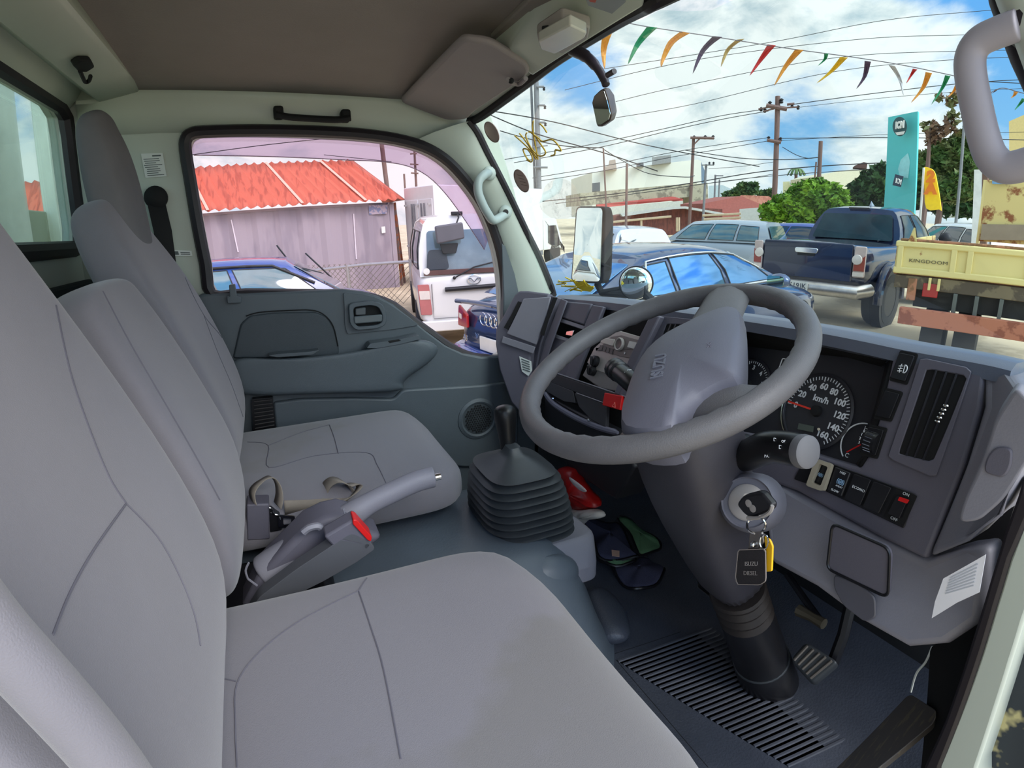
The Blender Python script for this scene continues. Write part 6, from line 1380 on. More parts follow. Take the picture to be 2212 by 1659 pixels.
for t in (.1, .5, .9):
    for z in (.5, 1.6): obj('door_hinge', MB().box(Vector(((A_+dr*t).x, (A_+dr*t).y, z_lo+z))+nn*.03, (.12, .05, .05)), mat('hinge', (170, 166, 164), .5), bt)
# cab of the box truck, right of the pillar
c0, c1 = Q(1172, 470, d=19.6), Q(1225, 478, d=19.0)
hx = (C_-B_); hx.z = 0; hx.normalize(); sd_ = Vector((-hx.y, hx.x, 0))
def LP(a, b, z): p = C_+hx*a+sd_*b; return Vector((p.x, p.y, z))
zc0 = GZ+.6; zc1 = Q(1180, 472, d=19.5).z
prof_ = [(0.05, zc0), (0.05, zc1), (1.0, zc1), (1.5, zc1-.9), (1.65, zc1-1.2), (1.65, zc0)]
obj('cab', MB().slab([LP(a, .0, z) for a, z in prof_], sd_*1.7), Y_['white'], bt, bevel=.05)
obj('cab_window', MB().slab([LP(a, -.02, z) for a, z in [(.35, zc1-.25), (.95, zc1-.25), (1.32, zc1-.95), (.9, zc1-1.05), (.35, zc1-.85)]], sd_*.03), Y_['tint'], bt)
for a in (-3.5, .9):
    q_ = LP(a, 0, GZ+.42); obj('wheel', MB().lathe(q_, sd_, [(.25, 0), (.42, 0), (.42, .25), (.25, .25)], 24), Y_['tyre'], bt)

# ---- cars behind the sedan
if 0: r_, G_ = car('sedan_car', 'silver car with dark rear window between the sedan and the brick-red sheds', 'car', (16.2, 19.8), math.radians(12), 1.05, SED, (-2.2, 1.2, .95, .86, -1.9, .45, 1.50, .62, .06), Y_['silver'], [(1.5, .93, -1), (-1.45, .93, -1)], windows=[(.10, .34, .08, .30, .1, .84), (.37, .60, .34, .62, .1, .88), (.63, .93, .66, .95, .1, .88)], rear=[[(-.86, .04), (.86, .04), (.9, .9), (-.9, .9)]], glass=Y_['tintc'])
dt = [('station_wagon', 'silver hatchback with a red lamp just left of the pickup', Q(1545, 560, d=18.0), 112, 1.05, Y_['silver'], Y_['tintc']),
      ('compact_car', 'pale blue-white small car roof above the round mirror', Q(1335, 560, d=15.0), 75, .98, carpaint('pale car', (140, 160, 190)), Y_['tint']),
      ('compact_car', 'dark blue car roof just showing left of the pickup cab', Q(1705, 520, d=20), 110, 1.0, Y_['blueroof'], Y_['tint']),
      ('compact_car', 'white car at the right end behind the dump truck', Q(2085, 500, d=20), 60, 1.15, Y_['white'], Y_['tint'])]
for nm, lb, p, h, s_, pt_, gl_ in dt:
    rr_, GG = car(nm, lb, 'car', (p.x, p.y), math.radians(h), s_, HB, (-1.85, 1.25, .95, .80, -1.65, .52, 1.50, .62, .05), pt_, [(-1.25, .86, -1), (1.25, .86, -1)], windows=[(.10, .30, .08, .30, .1, .84), (.33, .58, .33, .62, .1, .88), (.61, .92, .65, .95, .1, .88)], rear=[[(-.86, .04), (.86, .04), (.9, .9), (-.9, .9)]], front=[[(-.86, .06), (.86, .06), (.9, .9), (-.9, .9)]], glass=gl_)
    for sd in (1, -1): obj('tail_light', MB().bx(-1.98, -1.86, sd*.62-.1, sd*.62+.1, .78, 1.05), Y_['lamp'], rr_, local=True, bevel=.02)

# ---- cream dump truck (tail of its bed)
yl_ = mat('chipped cream paint', (222, 206, 138), .6, scale=4, rgb2=(150, 96, 52), thr=.66, detail=8)
yr_ = mat('rusted cream paint', (216, 198, 130), .7, scale=3.2, rgb2=(140, 84, 46), thr=.55, detail=8)
rust = mat('rust brown steel', (132, 96, 66), .8, scale=5, rgb2=(176, 120, 90), thr=.5)
tk = thing('dump_truck', 'cream yellow dump truck with rusty tipping bed at the right edge', 'truck', (7.5, 3.2, GZ), yard=True)
e0, e1 = Q(1945, 520, d=7.6), Q(2240, 545, d=7.5); zt1 = e0.z; zb1 = Q(1945, 590, d=7.6).z
dv2 = (e1-e0); dv2.z = 0; fw2 = Vector((-dv2.y, dv2.x, 0)).normalized()
if fw2.x < 0: fw2 = -fw2
def TP(s, f, z): p = e0+dv2*s+fw2*f; return Vector((p.x, p.y, z))
def tbox(nm, s0, s1, f0, f1, z0, z1, m, bev=.008): return obj(nm, MB().loft([[TP(s0, f0, z0), TP(s1, f0, z0), TP(s1, f1, z0), TP(s0, f1, z0)], [TP(s0, f0, z1), TP(s1, f0, z1), TP(s1, f1, z1), TP(s0, f1, z1)]]), m, tk, bevel=bev)
hh = zt1-zb1
tbox('tailgate', -.02, 1.4, 0, .05, zb1, zt1-.0, yl_)
tbox('tailgate_top_rail', -.03, 1.4, -.03, .06, zt1-hh*.18, zt1, yl_, .015)
tbox('tailgate_bottom_rail', -.03, 1.4, -.03, .06, zb1, zb1+hh*.2, yl_, .015)
for s_ in (-.01, .40, .52, .95): tbox('tailgate_rib', s_, s_+.045, -.028, .03, zb1, zt1, yl_)
tbox('bed_side', -.03, -.005, .05, 3.4, zb1, zt1, yr_)
tbox('bed_floor', -.03, 1.4, .05, 3.4, zb1-.02, zb1+.04, rust)
tbox('bed_top_rust', 0, 1.4, .02, .10, zt1, zt1+.03, rust)
obj('gate_pin', MB().add([TP(.06, .0, zt1), TP(.13, .0, zt1), TP(.105, .0, zt1+.16), TP(.09, .03, zt1+.16)], [(0, 1, 2), (0, 1, 3), (1, 2, 3), (0, 2, 3)]), yr_, tk)
tbox('under_beam', -.01, 1.4, .0, .12, zb1-.17, zb1-.02, mat('dark mouldy rail', (120, 108, 84), .8, scale=4, rgb2=(84, 74, 60), thr=.5))
for s_ in (.26, .33): tbox('hinge_ear', s_, s_+.02, -.05, .0, zb1-.16, zb1-.02, yl_, .004)
q0, q1 = Q(1972, 668, d=7.4), Q(1972, 705, d=7.4)
tbox('bumper_bar', .07, 1.4, -.1, -.02, q1.z, q0.z, mat('rusty red bumper', (178, 112, 86), .7, scale=5, rgb2=(140, 80, 60), thr=.55))
tbox('chassis', .15, 1.4, .1, 3.0, q0.z, zb1-.17, mat('chassis dark', (44, 44, 44), .8))
obj('tail_lamp', MB().slab([TP(s_, -.01, z) for s_, z in ((.22, q0.z+.30), (.34, q0.z+.30), (.34, q0.z+.14), (.22, q0.z+.14))], fw2*.05), Y_['lamp'], tk, bevel=.01)
obj('tail_lamp', MB().slab([TP(s_, -.01, z) for s_, z in ((.10, q0.z+.34), (.17, q0.z+.34), (.17, q0.z+.08), (.10, q0.z+.08))], fw2*.05), rust, tk, bevel=.01)
for s_ in (.46, .62, .80): tbox('bracket', s_, s_+.03, -.02, .1, q0.z-.02, zb1-.17, mat('bracket grey', (90, 96, 92), .6), .004)
for s_ in (.24, .50):
    q_ = TP(s_, .5, GZ+.40); obj('wheel', MB().lathe(q_, dv2, [(.2, 0), (.38, 0), (.40, .05), (.40, .20), (.38, .25), (.2, .25)], 26), Y_['tyre'], tk)
# headboard, high and rust-blotched
hb0, hb1 = Q(2125, 388, d=8.9), Q(2250, 380, d=8.9); zz1 = hb0.z
p_ = Q(2135, 520, d=8.9); 
obj('headboard', MB().slab([Vector((hb0.x, hb0.y, zt1+.02)), Vector((hb1.x, hb1.y, zt1+.02)), Vector((hb1.x, hb1.y, zz1)), Vector((hb0.x, hb0.y, zz1))], fw2*.08), yr_, tk, bevel=.01)
obj('headboard_edge', MB().slab([Vector((hb0.x, hb0.y, zt1-.1)), Vector((hb0.x, hb0.y, zz1)), Vector((hb0.x, hb0.y, zz1))+fw2*.3, Vector((hb0.x, hb0.y, zt1-.1))+fw2*.3], dv2.normalized()*.03), yl_, tk)
obj('grey_panel', MB().slab([Q(2122, 484, d=8.85), Q(2250, 486, d=8.85), Q(2250, 520, d=8.85), Q(2118, 518, d=8.85)], fw2*.03), mat('dull grey panel', (150, 138, 116), .7), tk)
obj('blue_decal', MB().slab([Q(2144, 386, d=8.86), Q(2184, 386, d=8.86), Q(2184, 398, d=8.86), Q(2144, 397, d=8.86)], -fw2*.01), mat('blue decal', (110, 160, 200), .5), tk)
obj('gate_letters', text('KINGDOOM', .055, TP(.235, -.006, zb1+hh*.42), dv2, (0, 0, 1), .002, sx=1.4), mat('faded black letters', (96, 88, 60), .7), tk, smooth=False)
# ---- utility poles
wood = mat('pole wood', (118, 92, 84), .8, stretch=(6, 6, .6), scale=3, var=.2); conc = mat('concrete pole', (128, 128, 130), .8, var=.1)
def pole(label, px, d, r, m=wood, arms=(), name='utility_pole', tops=()):
    pts = [Q(u, v, d=d) for u, v in px]; b = pts[-1]; base = Vector((b.x, b.y, GZ)) if len(px) < 3 else b
    if base.z > GZ: base = Vector((base.x+(pts[-1].x-pts[0].x)*.3, base.y, GZ))
    t = thing(name, label, 'utility pole', base, yard=True)
    T_ = ROOTM[t.name]@Matrix.Translation(-base)
    def add(nm, mb, mm, bev=0): o = obj(nm, mb, mm, t, local=True); me = o.data; me.transform(Matrix.Translation(-base)); return o
    add('post', MB().cyl(base, pts[0], r*1.15, r), m)
    for (u0, v0, u1, v1, th) in arms: add('crossarm', MB().tube([Q(u0, v0, d=d-.15), Q(u1, v1, d=d-.15)], th, 6), m)
    for (u, v, s) in tops: add('insulator', MB().lathe(Q(u, v, d=d-.1)-Vector((0, 0, s)), (0, 0, 1), [(s*.5, 0), (s*.8, s*.5), (s*.5, s), (s*.9, s*1.4), (s*.3, s*2)], 10), Y_['plastic'])
    return t
pole('tall brown wooden pole with two crossarms in the middle of the windscreen', [(1680, 208), (1674, 420)], 30, .12, arms=[(1655, 228, 1700, 236, .11), (1700, 226, 1716, 224, .06), (1638, 236, 1670, 230, .04), (1648, 241, 1672, 235, .04), (1696, 233, 1724, 231, .04), (1657, 303, 1687, 308, .09)], tops=[(1663, 224, .12), (1688, 218, .12), (1660, 299, .1), (1686, 301, .1), (1724, 232, .1), (1644, 236, .1), (1652, 239, .1), (1711, 227, .1)])
pole('wooden pole with a single crossarm and brace left of the tall pole', [(1498, 296), (1489, 440)], 30, .075, arms=[(1491, 298, 1542, 299, .07), (1500, 311, 1511, 300, .04)], tops=[(1499, 297, .09), (1523, 297, .1), (1540, 297, .1)])
pole('left of two joined grey poles near the passenger pillar', [(1147, 180), (1158, 412)], 26, .055, conc, arms=[], tops=[])
pole('right of two joined grey poles with short side arms', [(1158, 175), (1165, 412)], 25.8, .11, conc, arms=[(1160, 188, 1175, 188, .05), (1163, 228, 1177, 228, .05), (1165, 265, 1178, 265, .05), (1152, 362, 1183, 362, .05), (1152, 318, 1183, 315, .03)], tops=[(1175, 192, .08), (1177, 232, .08), (1178, 269, .08)])
pole('thin leaning pole between the shed roof and the cloud, left one', [(1303, 320), (1315, 480)], 22, .03)
pole('thin pole standing right of the leaning one in front of the grey wall', [(1354, 354), (1352, 465)], 22, .045)
pole('slim grey street pole in front of the white building edge', [(1525, 355), (1517, 470)], 30, .06, conc, arms=[(1515, 357, 1542, 357, .03)], tops=[(1532, 353, .07), (1541, 353, .07)])
pole('small distant pole behind the street pole', [(1545, 378), (1542, 450)], 45, .07, conc, arms=[(1545, 380, 1562, 380, .05)])
pole('smallest distant pole left of the far trees', [(1554, 388), (1551, 450)], 50, .07, conc)
pole('short thick pole without arms right of the tall pole', [(1773, 305), (1769, 400)], 28, .09, wood)
pole('thin leaning dark pole beside the short thick pole', [(1763, 350), (1755, 390)], 30, .04, wood)
pole('thin pole seen above the white van through the passenger window', [(895, 316), (899, 420)], 30, .06, wood, arms=[(886, 333, 901, 332, .04), (886, 355, 904, 356, .04), (888, 374, 904, 375, .04)])
pole('leaning brown pole behind the orange roof', [(824, 306), (846, 405)], 24, .09, wood)
pole('short pole left of the thin pole above the van', [(873, 376), (877, 425)], 30, .05, wood)
pole('thin mast rising above the trees beside the grab handle', [(2086, 222), (2076, 400)], 24, .05, conc)

# ---- overhead wires
def wire(px, d0, d1, label, r=.016, sag=0, nm='wire', grp='overhead wires'):
    n = 16; a = [(u, v, 0) for u, v in px]; c = cat(a, 6) if len(a) > 2 else [Vector(a[0]).lerp(Vector(a[1]), k/n) for k in range(n+1)]
    pts = [Q(p.x, p.y, d=d0+(d1-d0)*k/(len(c)-1)) for k, p in enumerate(c)]
    obj('power_line', MB().tube(pts, r, 4), Y_['plastic'], label=label, cat_='wire', group=grp, yard=True)
wl_ = [([(1060, 240), (1200, 265), (1400, 315), (1640, 360)], 22, 30, .022, 'thick cable sagging from the upper corner of the windscreen'),
 ([(1050, 245), (1160, 290), (1302, 330), (1420, 370)], 22, 24, .022, 'thick cable reaching the thin leaning pole'),
 ([(1080, 283), (1140, 300), (1220, 316), (1302, 320)], 22, 22, .018, 'cable crossing behind the upper round sticker'),
 ([(1302, 322), (1340, 345), (1400, 375), (1480, 383), (1500, 380)], 22, 30, .018, 'cable hanging from the leaning pole to the crossarm pole'),
 ([(1300, 150), (1660, 92), (1900, 45), (2100, 25), (2300, 12)], 20, 26, .010, 'highest thin line crossing the blue sky'),
 ([(1220, 195), (1500, 130), (1850, 85), (2080, 75), (2300, 70)], 20, 26, .010, 'second thin line just above the bunting'),
 ([(1330, 220), (1480, 185), (1800, 125), (2070, 110), (2300, 108)], 20, 26, .010, 'third thin line behind the bunting'),
 ([(1330, 255), (1500, 225), (1800, 155), (2070, 128), (2300, 122)], 20, 26, .010, 'fourth thin line crossing below the bunting'),
 ([(1090, 345), (1280, 312), (1450, 275), (1560, 250), (1655, 236)], 26, 30, .016, 'upper line arriving at the tall pole from the left'),
 ([(1110, 352), (1290, 320), (1450, 282), (1560, 258), (1660, 240)], 26, 30, .016, 'lower line arriving at the tall pole from the left'),
 ([(1716, 225), (1900, 200), (2100, 178), (2300, 168)], 30, 34, .018, 'line leaving the upper crossarm to the right'),
 ([(1724, 232), (1900, 212), (2100, 196), (2300, 188)], 30, 34, .010, 'fainter line leaving the upper crossarm'),
 ([(1150, 385), (1300, 360), (1450, 330), (1560, 312), (1657, 298)], 26, 30, .014, 'line arriving at the lower crossarm'),
 ([(1160, 392), (1300, 370), (1450, 340), (1560, 322), (1657, 305)], 26, 30, .014, 'second line arriving at the lower crossarm'),
 ([(1687, 299), (1920, 297), (2120, 300), (2300, 304)], 30, 34, .018, 'level line leaving the lower crossarm to the right'),
 ([(1687, 304), (1920, 290), (2120, 286), (2300, 284)], 30, 34, .010, 'fainter level line leaving the lower crossarm'),
 ([(1480, 325), (1600, 342), (1700, 345), (1770, 340)], 30, 28, .018, 'beaded cable drooping across the tall pole'),
 ([(1690, 318), (1720, 335), (1745, 342), (1765, 340)], 30, 28, .016, 'short drooping cable beside the short thick pole'),
 ([(1120, 440), (1320, 420), (1480, 398), (1670, 368), (1900, 352), (2120, 350), (2300, 352)], 28, 34, .024, 'heavy cable running low across the whole windscreen'),
 ([(1200, 440), (1400, 415), (1540, 395), (1672, 380), (1900, 365), (2120, 360), (2300, 360)], 28, 34, .016, 'second low cable below the heavy one'),
 ([(1500, 400), (1600, 388), (1672, 376)], 30, 30, .012, 'low faint cable between the crossarm pole and tall pole'),
 ([(1530, 365), (1600, 360), (1672, 350)], 30, 30, .010, 'faint cable behind the street pole'),
 ([(411, 335), (560, 315), (700, 300)], 26, 24, .016, 'wire seen above the orange roof'),
 ([(700, 335), (800, 345), (846, 350)], 24, 24, .012, 'faint wire ending at the leaning brown pole'),
 ([(2110, 175), (2212, 180), (2300, 186)], 26, 26, .014, 'line seen inside the loop of the grab handle')]
for px, d0, d1, r, lb in wl_: wire(px, d0, d1, lb, r)

# ---- bunting
def bunting(label, cord_px, d0, d1, flags):
    t = thing('bunting', label, 'bunting', Q(*cord_px[0], d=d0), yard=True)
    c = cat([(u, v, 0) for u, v in cord_px], 8); n = len(c)
    def cd(u): return d0+(d1-d0)*(u-cord_px[0][0])/(cord_px[-1][0]-cord_px[0][0])
    obj('cord', MB().tube([Q(p.x, p.y, d=cd(p.x)) for p in c], .008, 5), mat('cord', (110, 104, 110), .7), t)
    mm = {}
    for (u0, v0, u1, v1, pts, col) in flags:
        if col not in mm: mm[col] = mat('pennant', col, .6, var=.15, scale=20)
        d = cd(u0); a, b = Q(u0, v0, d=d), Q(u1, v1, d=d); mids = cat([((u0+u1)/2, (v0+v1)/2, 0)]+[(p[0], p[1], 0) for p in pts], 4); L_ = len(mids); w0 = (b-a); rows = []
        for k, m in enumerate(mids):
            s_ = k/(L_-1); c_ = Q(m.x, m.y, d=d+.25*math.sin(s_*2.2)); w = w0*(1-s_)**.8*.5; dep = Vector((0, 0, 0)); ray_ = c_.normalized()*.05*math.sin(s_*5)
            rows.append([c_-w, c_+ray_, c_+w])
        obj('pennant', MB().grid(rows), mm[col], t, solid=.004)
og, gn, pu, rd, yw_, wh_, ol = (236, 160, 60), (30, 150, 100), (84, 66, 92), (210, 50, 50), (236, 190, 40), (200, 200, 205), (190, 160, 90)
bunting('string of coloured triangular pennants blowing across the sky', [(1340, 46), (1400, 58), (1560, 82), (1700, 104), (1850, 124), (1960, 142), (2070, 165)], 9.5, 11.5,
 [(1300, 82, 1322, 72, [(1304, 110), (1306, 150)], og), (1398, 57, 1420, 60, [(1378, 95), (1356, 140)], gn), (1470, 68, 1490, 72, [(1450, 92), (1432, 128), (1428, 145)], og), (1540, 78, 1560, 80, [(1518, 110), (1496, 160)], pu), (1590, 86, 1608, 84, [(1572, 108), (1557, 145)], ol),
  (1658, 96, 1676, 98, [(1644, 128), (1619, 164)], rd), (1718, 106, 1736, 108, [(1698, 142), (1672, 186)], og), (1780, 115, 1790, 116, [(1782, 128), (1767, 142)], gn), (1815, 123, 1832, 124, [(1796, 154), (1764, 180)], yw_), (1868, 131, 1882, 133, [(1868, 165), (1850, 192)], pu), (1920, 140, 1934, 142, [(1944, 170), (1952, 206)], wh_),
  (1972, 148, 1982, 150, [(1970, 160), (1958, 180)], rd), (2000, 155, 2014, 158, [(1994, 190), (1968, 222)], og), (2042, 162, 2054, 164, [(2036, 190), (2012, 226)], gn), (2066, 175, 2076, 178, [(2062, 195), (2048, 210)], og)])
bunting('second bunting string seen through the loop of the grab handle', [(2140, 200), (2165, 190), (2200, 198), (2260, 215)], 13, 13, [(2150, 193, 2158, 191, [(2150, 197), (2142, 202)], pu), (2190, 197, 2200, 199, [(2192, 205), (2184, 212)], og), (2208, 212, 2218, 214, [(2204, 224), (2192, 238)], gn)])

# ---- sign boards and flag
sg = thing('sign_board', 'tall turquoise sign board with round dark emblem', 'sign', Q(1945, 440, d=21), yard=True)
def plate_(px, d0, d1, th, nm, m, par, uref=(1915, 1983)):
    pts = [Q(u, v, d=d0+(d1-d0)*(u-uref[0])/(uref[1]-uref[0])) for u, v in px]; return obj(nm, MB().slab(pts, (th, th*.3, 0)), m, par)
teal = mat('turquoise print', (82, 196, 196), .5, var=.05, scale=.6)
plate_([(1919, 253), (1983, 240), (1971, 520), (1904, 520)], 21, 20, .2, 'board', teal, sg)
plate_([(1944+15.5*math.cos(a), 273+21*math.sin(a)) for a in np.linspace(0, 2*pi, 28, endpoint=False)], 20.4, 19.7, .02, 'round_emblem', mat('emblem dark', (50, 84, 88), .5), sg)
c = Q(1944, 270, d=20.0); rt_ = (Q(1983, 240, d=19.9)-Q(1919, 253, d=20.9)).normalized()
obj('emblem_letters', text('ICM', .27, c, rt_, (0, 0, 1), .01, sx=.8, bold=.02), Y_['plate'], sg, smooth=False)
plate_([(1934, 286), (1955, 283), (1952, 290), (1938, 292)], 20.3, 19.6, .01, 'emblem_bar', Y_['plate'], sg)
plate_([(1946, 345), (1962, 330), (1966, 350), (1962, 385), (1944, 382), (1940, 365)], 20.7, 20.1, .02, 'pale_figure', mat('pale teal', (150, 214, 214), .5), sg)
plate_([(1934, 376), (1952, 381), (1946, 404), (1928, 400)], 20.4, 19.8, .02, 'dark_panel', mat('emblem dark2', (44, 60, 80), .5), sg)
c = Q(1941, 392, d=19.9); obj('panel_letters', text('ICM', .22, c, rt_+Vector((0, 0, -.25)), (0.1, 0, 1), .01, sx=.7), Y_['plate'], sg, smooth=False)
ff = thing('feather_flag', 'yellow feather flag with orange letters behind the pickup cab', 'flag', Q(2015, 430, d=17), yard=True)
obj('flag_cloth', MB().slab(cat([Q(u, v, d=17) for u, v in [(1995, 364), (2006, 362), (2018, 370), (2024, 392), (2033, 450), (2028, 452), (2001, 450), (1997, 400)]], 3, True), (.04, 0, 0)), mat('yellow flag', (250, 208, 20), .6), ff)
rt2 = (Q(2030, 390, d=16.9)-Q(1995, 390, d=16.9)).normalized()
for s_, v in (('2', 382), ('A', 408)): obj('flag_letter', text(s_, .36, Q(2011, v, d=16.9), rt2, (0, 0, 1), .01, bold=.03), mat('flag orange', (226, 120, 20), .6), ff, smooth=False)
obj('flag_pole', MB().cyl(Q(1996, 362, d=17), Vector((Q(1996, 430, d=17).x, Q(1996, 430, d=17).y, GZ)), .03), Y_['plate'], ff)
ws_ = thing('sign_board', 'white standing board beside a brown post near the dump truck', 'sign', Q(2110, 430, d=16.5), yard=True)
obj('board', MB().slab([Q(u, v, d=16.5) for u, v in [(2105, 366), (2122, 366), (2116, 530), (2098, 530)]], (.1, 0, 0)), Y_['plate'], ws_)
obj('post', MB().slab([Q(u, v, d=16.5) for u, v in [(2123, 366), (2134, 366), (2130, 530), (2117, 530)]], (.1, 0, 0)), mat('brown post', (110, 84, 70), .8), ws_)

# ---- buildings
def slab_b(px, d, th, nm, m, par=None, **k):
    pts = [Q(p[0], p[1], d=(p[2] if len(p) > 2 else d)) for p in px]; a = (pts[1]-pts[0]); a.z = 0; n = Vector((-a.y, a.x, 0)).normalized()
    if n.dot(pts[0]) < 0: n = -n
    return obj(nm, MB().slab(pts, n*th), m, par, **k)
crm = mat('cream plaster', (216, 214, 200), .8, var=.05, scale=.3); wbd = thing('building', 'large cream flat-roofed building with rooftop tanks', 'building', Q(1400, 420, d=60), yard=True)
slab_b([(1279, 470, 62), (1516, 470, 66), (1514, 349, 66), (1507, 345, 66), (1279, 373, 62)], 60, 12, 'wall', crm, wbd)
slab_b([(1408, 340), (1449, 335), (1449, 351), (1408, 357)], 63, 3, 'roof_box', mat('grey box', (150, 150, 148), .8), wbd)
slab_b([(1374, 353), (1390, 351), (1390, 359), (1375, 360)], 62, 2, 'roof_unit', mat('unit grey', (110, 110, 112), .8), wbd)
slab_b([(1303, 362), (1314, 358), (1316, 347), (1329, 345), (1332, 366), (1303, 368)], 61, 3, 'roof_tank', mat('tank tan', (176, 158, 146), .8), wbd)
slab_b([(1279, 396), (1296, 394), (1296, 413), (1279, 414)], 60, 2, 'dark_tank', mat('tank dark', (84, 92, 96), .8), wbd)
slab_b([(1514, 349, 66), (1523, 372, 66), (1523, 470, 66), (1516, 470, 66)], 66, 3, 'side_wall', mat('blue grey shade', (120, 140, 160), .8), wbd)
stn = thing('building', 'long stained concrete parapet with a red painted band', 'building', Q(1400, 440, d=45), yard=True)
dirty = mat('mouldy concrete', (170, 164, 140), .9, scale=1.4, rgb2=(130, 124, 106), thr=.52, detail=8)
slab_b([(1253, 445, 45), (1505, 425, 48), (1505, 396, 48), (1253, 418, 45)], 45, 6, 'parapet', dirty, stn)
slab_b([(1290, 442, 44.5), (1452, 425, 47), (1475, 430, 47), (1475, 440, 47), (1452, 434, 47), (1290, 450, 44.5)], 45, .3, 'red_band', mat('red band', (196, 92, 84), .8), stn)
slab_b([(1290, 450, 44.3), (1475, 434, 47), (1475, 455, 47), (1290, 470, 44.3)], 45, .3, 'lower_wall', mat('pale grey wall', (190, 190, 178), .85, var=.08), stn)
slab_b([(1490, 450, 47.5), (1530, 450, 48), (1528, 395, 48), (1492, 400, 47.5)], 47, 3, 'end_wall', dirty, stn)
shd = thing('shed', 'low brick-red sheds with grey tin roof behind the parked cars', 'shed', Q(1400, 470, d=32), yard=True)
brown = mat('brown-red boards', (132, 78, 66), .85, scale=2, rgb2=(112, 66, 58), thr=.5, stretch=(4, 4, 1))
slab_b([(1300, 520, 32), (1560, 500, 33), (1560, 452, 33), (1470, 448, 32.5), (1300, 470, 32)], 32, 5, 'wall', brown, shd)
slab_b([(1340, 462, 31.5), (1455, 447, 32), (1480, 446, 32), (1570, 462, 32), (1568, 466, 31.8), (1480, 451, 31.8), (1455, 452, 31.8), (1345, 468, 31.3)], 31.5, .8, 'tin_roof', mat('tin roof', (176, 172, 160), .6), shd)
slab_b([(1520, 480, 38), (1652, 470, 40), (1640, 440, 40), (1600, 424, 40), (1520, 440, 38)], 38, 4, 'red_gable', mat('brick red wall', (150, 84, 74), .85, var=.1), shd)
slab_b([(1585, 440, 40), (1600, 422, 40), (1660, 424, 42), (1690, 445, 42), (1690, 470, 42), (1600, 470, 40)], 40, 4, 'tile_roof', mat('terracotta', (160, 100, 84), .85, scale=3, rgb2=(176, 120, 100), thr=.5), shd)
slab_b([(1597, 452), (1648, 448), (1648, 492), (1597, 494)], 30, .1, 'white_sheet', mat('white sheet', (200, 202, 196), .8), shd)
tim = mat('pale timber', (190, 170, 140), .8)
for (a, b, c, d_) in [(1310, 481, 1450, 468), (1385, 476, 1385, 500), (1462, 470, 1462, 500), (1466, 470, 1466, 500), (1517, 466, 1600, 462), (1520, 474, 1600, 470)]: obj('timber_rail', MB().tube([Q(a, b, d=29), Q(c, d_, d=29)], .06, 5), tim, shd)
fb_ = thing('building', 'pale yellow distant building with a dark sign right of the tall pole', 'building', Q(1720, 420, d=70), yard=True)
slab_b([(1690, 470), (1706, 470), (1706, 392), (1691, 393)], 70, 5, 'wall', mat('pale yellow', (206, 204, 160), .8), fb_)
slab_b([(1706, 470), (1745, 470), (1745, 392), (1706, 400)], 71, 5, 'wall', mat('mustard wall', (196, 172, 100), .8), fb_)
slab_b([(1707, 393), (1728, 392), (1727, 401), (1707, 402)], 69.5, .2, 'dark_sign', mat('dark purple', (80, 70, 100), .8), fb_)
cb_ = thing('building', 'cream building with small windows behind the green bush', 'building', Q(1850, 400, d=55), yard=True)
slab_b([(1775, 475, 55), (1885, 475, 57), (1886, 368, 57), (1842, 366, 57), (1800, 372, 56), (1776, 380, 55)], 55, 8, 'wall', mat('cream wall2', (212, 206, 176), .8, var=.05), cb_)
slab_b([(1842, 362), (1872, 364), (1874, 352), (1866, 350), (1846, 358)], 56.8, 2, 'roof_mass', mat('dark roof mass', (90, 66, 60), .8), cb_)
for u in (1849, 1856, 1846): slab_b([(u, 384), (u+3, 384), (u+3, 392), (u, 392)], 54.5, .1, 'small_window', mat('tiny window', (120, 110, 90), .8), cb_)
wh2 = thing('building', 'low white building among the trees right of the flag', 'building', Q(2060, 430, d=52), yard=True)
slab_b([(2028, 470), (2140, 470), (2140, 424), (2050, 422), (2030, 430)], 52, 5, 'wall', mat('white low wall', (204, 206, 200), .8), wh2)
yb2 = thing('building', 'yellow rooftop block seen through the grab handle', 'building', Q(2200, 300, d=48), yard=True)
slab_b([(2178, 480, 48), (2300, 480, 48), (2300, 240, 48), (2212, 248, 48), (2180, 262, 48)], 48, 4, 'wall', mat('sand wall', (222, 200, 136), .8, var=.05), yb2)
pbl = thing('building', 'group of small pink and white distant houses below the palm', 'building', Q(1620, 430, d=75), yard=True)
slab_b([(1594, 470), (1632, 470), (1632, 414), (1594, 417)], 75, 4, 'wall', mat('pink wall', (214, 186, 166), .8), pbl)
slab_b([(1530, 460), (1600, 460), (1600, 418), (1560, 400), (1530, 402)], 78, 4, 'wall', mat('white far wall', (190, 206, 210), .8), pbl)

# ---- trees
def leaves(blobs, size, n, seed, flat=.5):
    r = random.Random(seed); mb = MB(); tot = sum(b[3]**2 for b in blobs)
    for (x, y, z, rad, *e) in blobs:
        k = int(n*rad**2/tot); sz = e[0] if e else 1
        for _ in range(k):
            a = r.uniform(0, 2*pi); c = r.uniform(-1, 1); s_ = math.sqrt(1-c*c); q = rad*(r.uniform(.55, 1)**.5)*(1+.25*math.sin(a*5+c*4))
            p = Vector((x+math.cos(a)*s_*q, y+math.sin(a)*s_*q, z+c*q*.8*sz)); u = Vector((r.gauss(0, 1), r.gauss(0, 1), r.gauss(0, .6))).normalized(); v = u.cross(Vector((r.gauss(0, 1), r.gauss(0, 1), r.gauss(0, 1)))).normalized(); h = size*r.uniform(.6, 1.3)
            mb.add([p-u*h, p+v*h*.5, p+u*h, p-v*h*.5], [(0, 1, 2, 3)])
    return mb
def leafmat(n, c, c2): return mat(n, c, .6, scale=1.2, rgb2=c2, thr=.5, spec=.3)
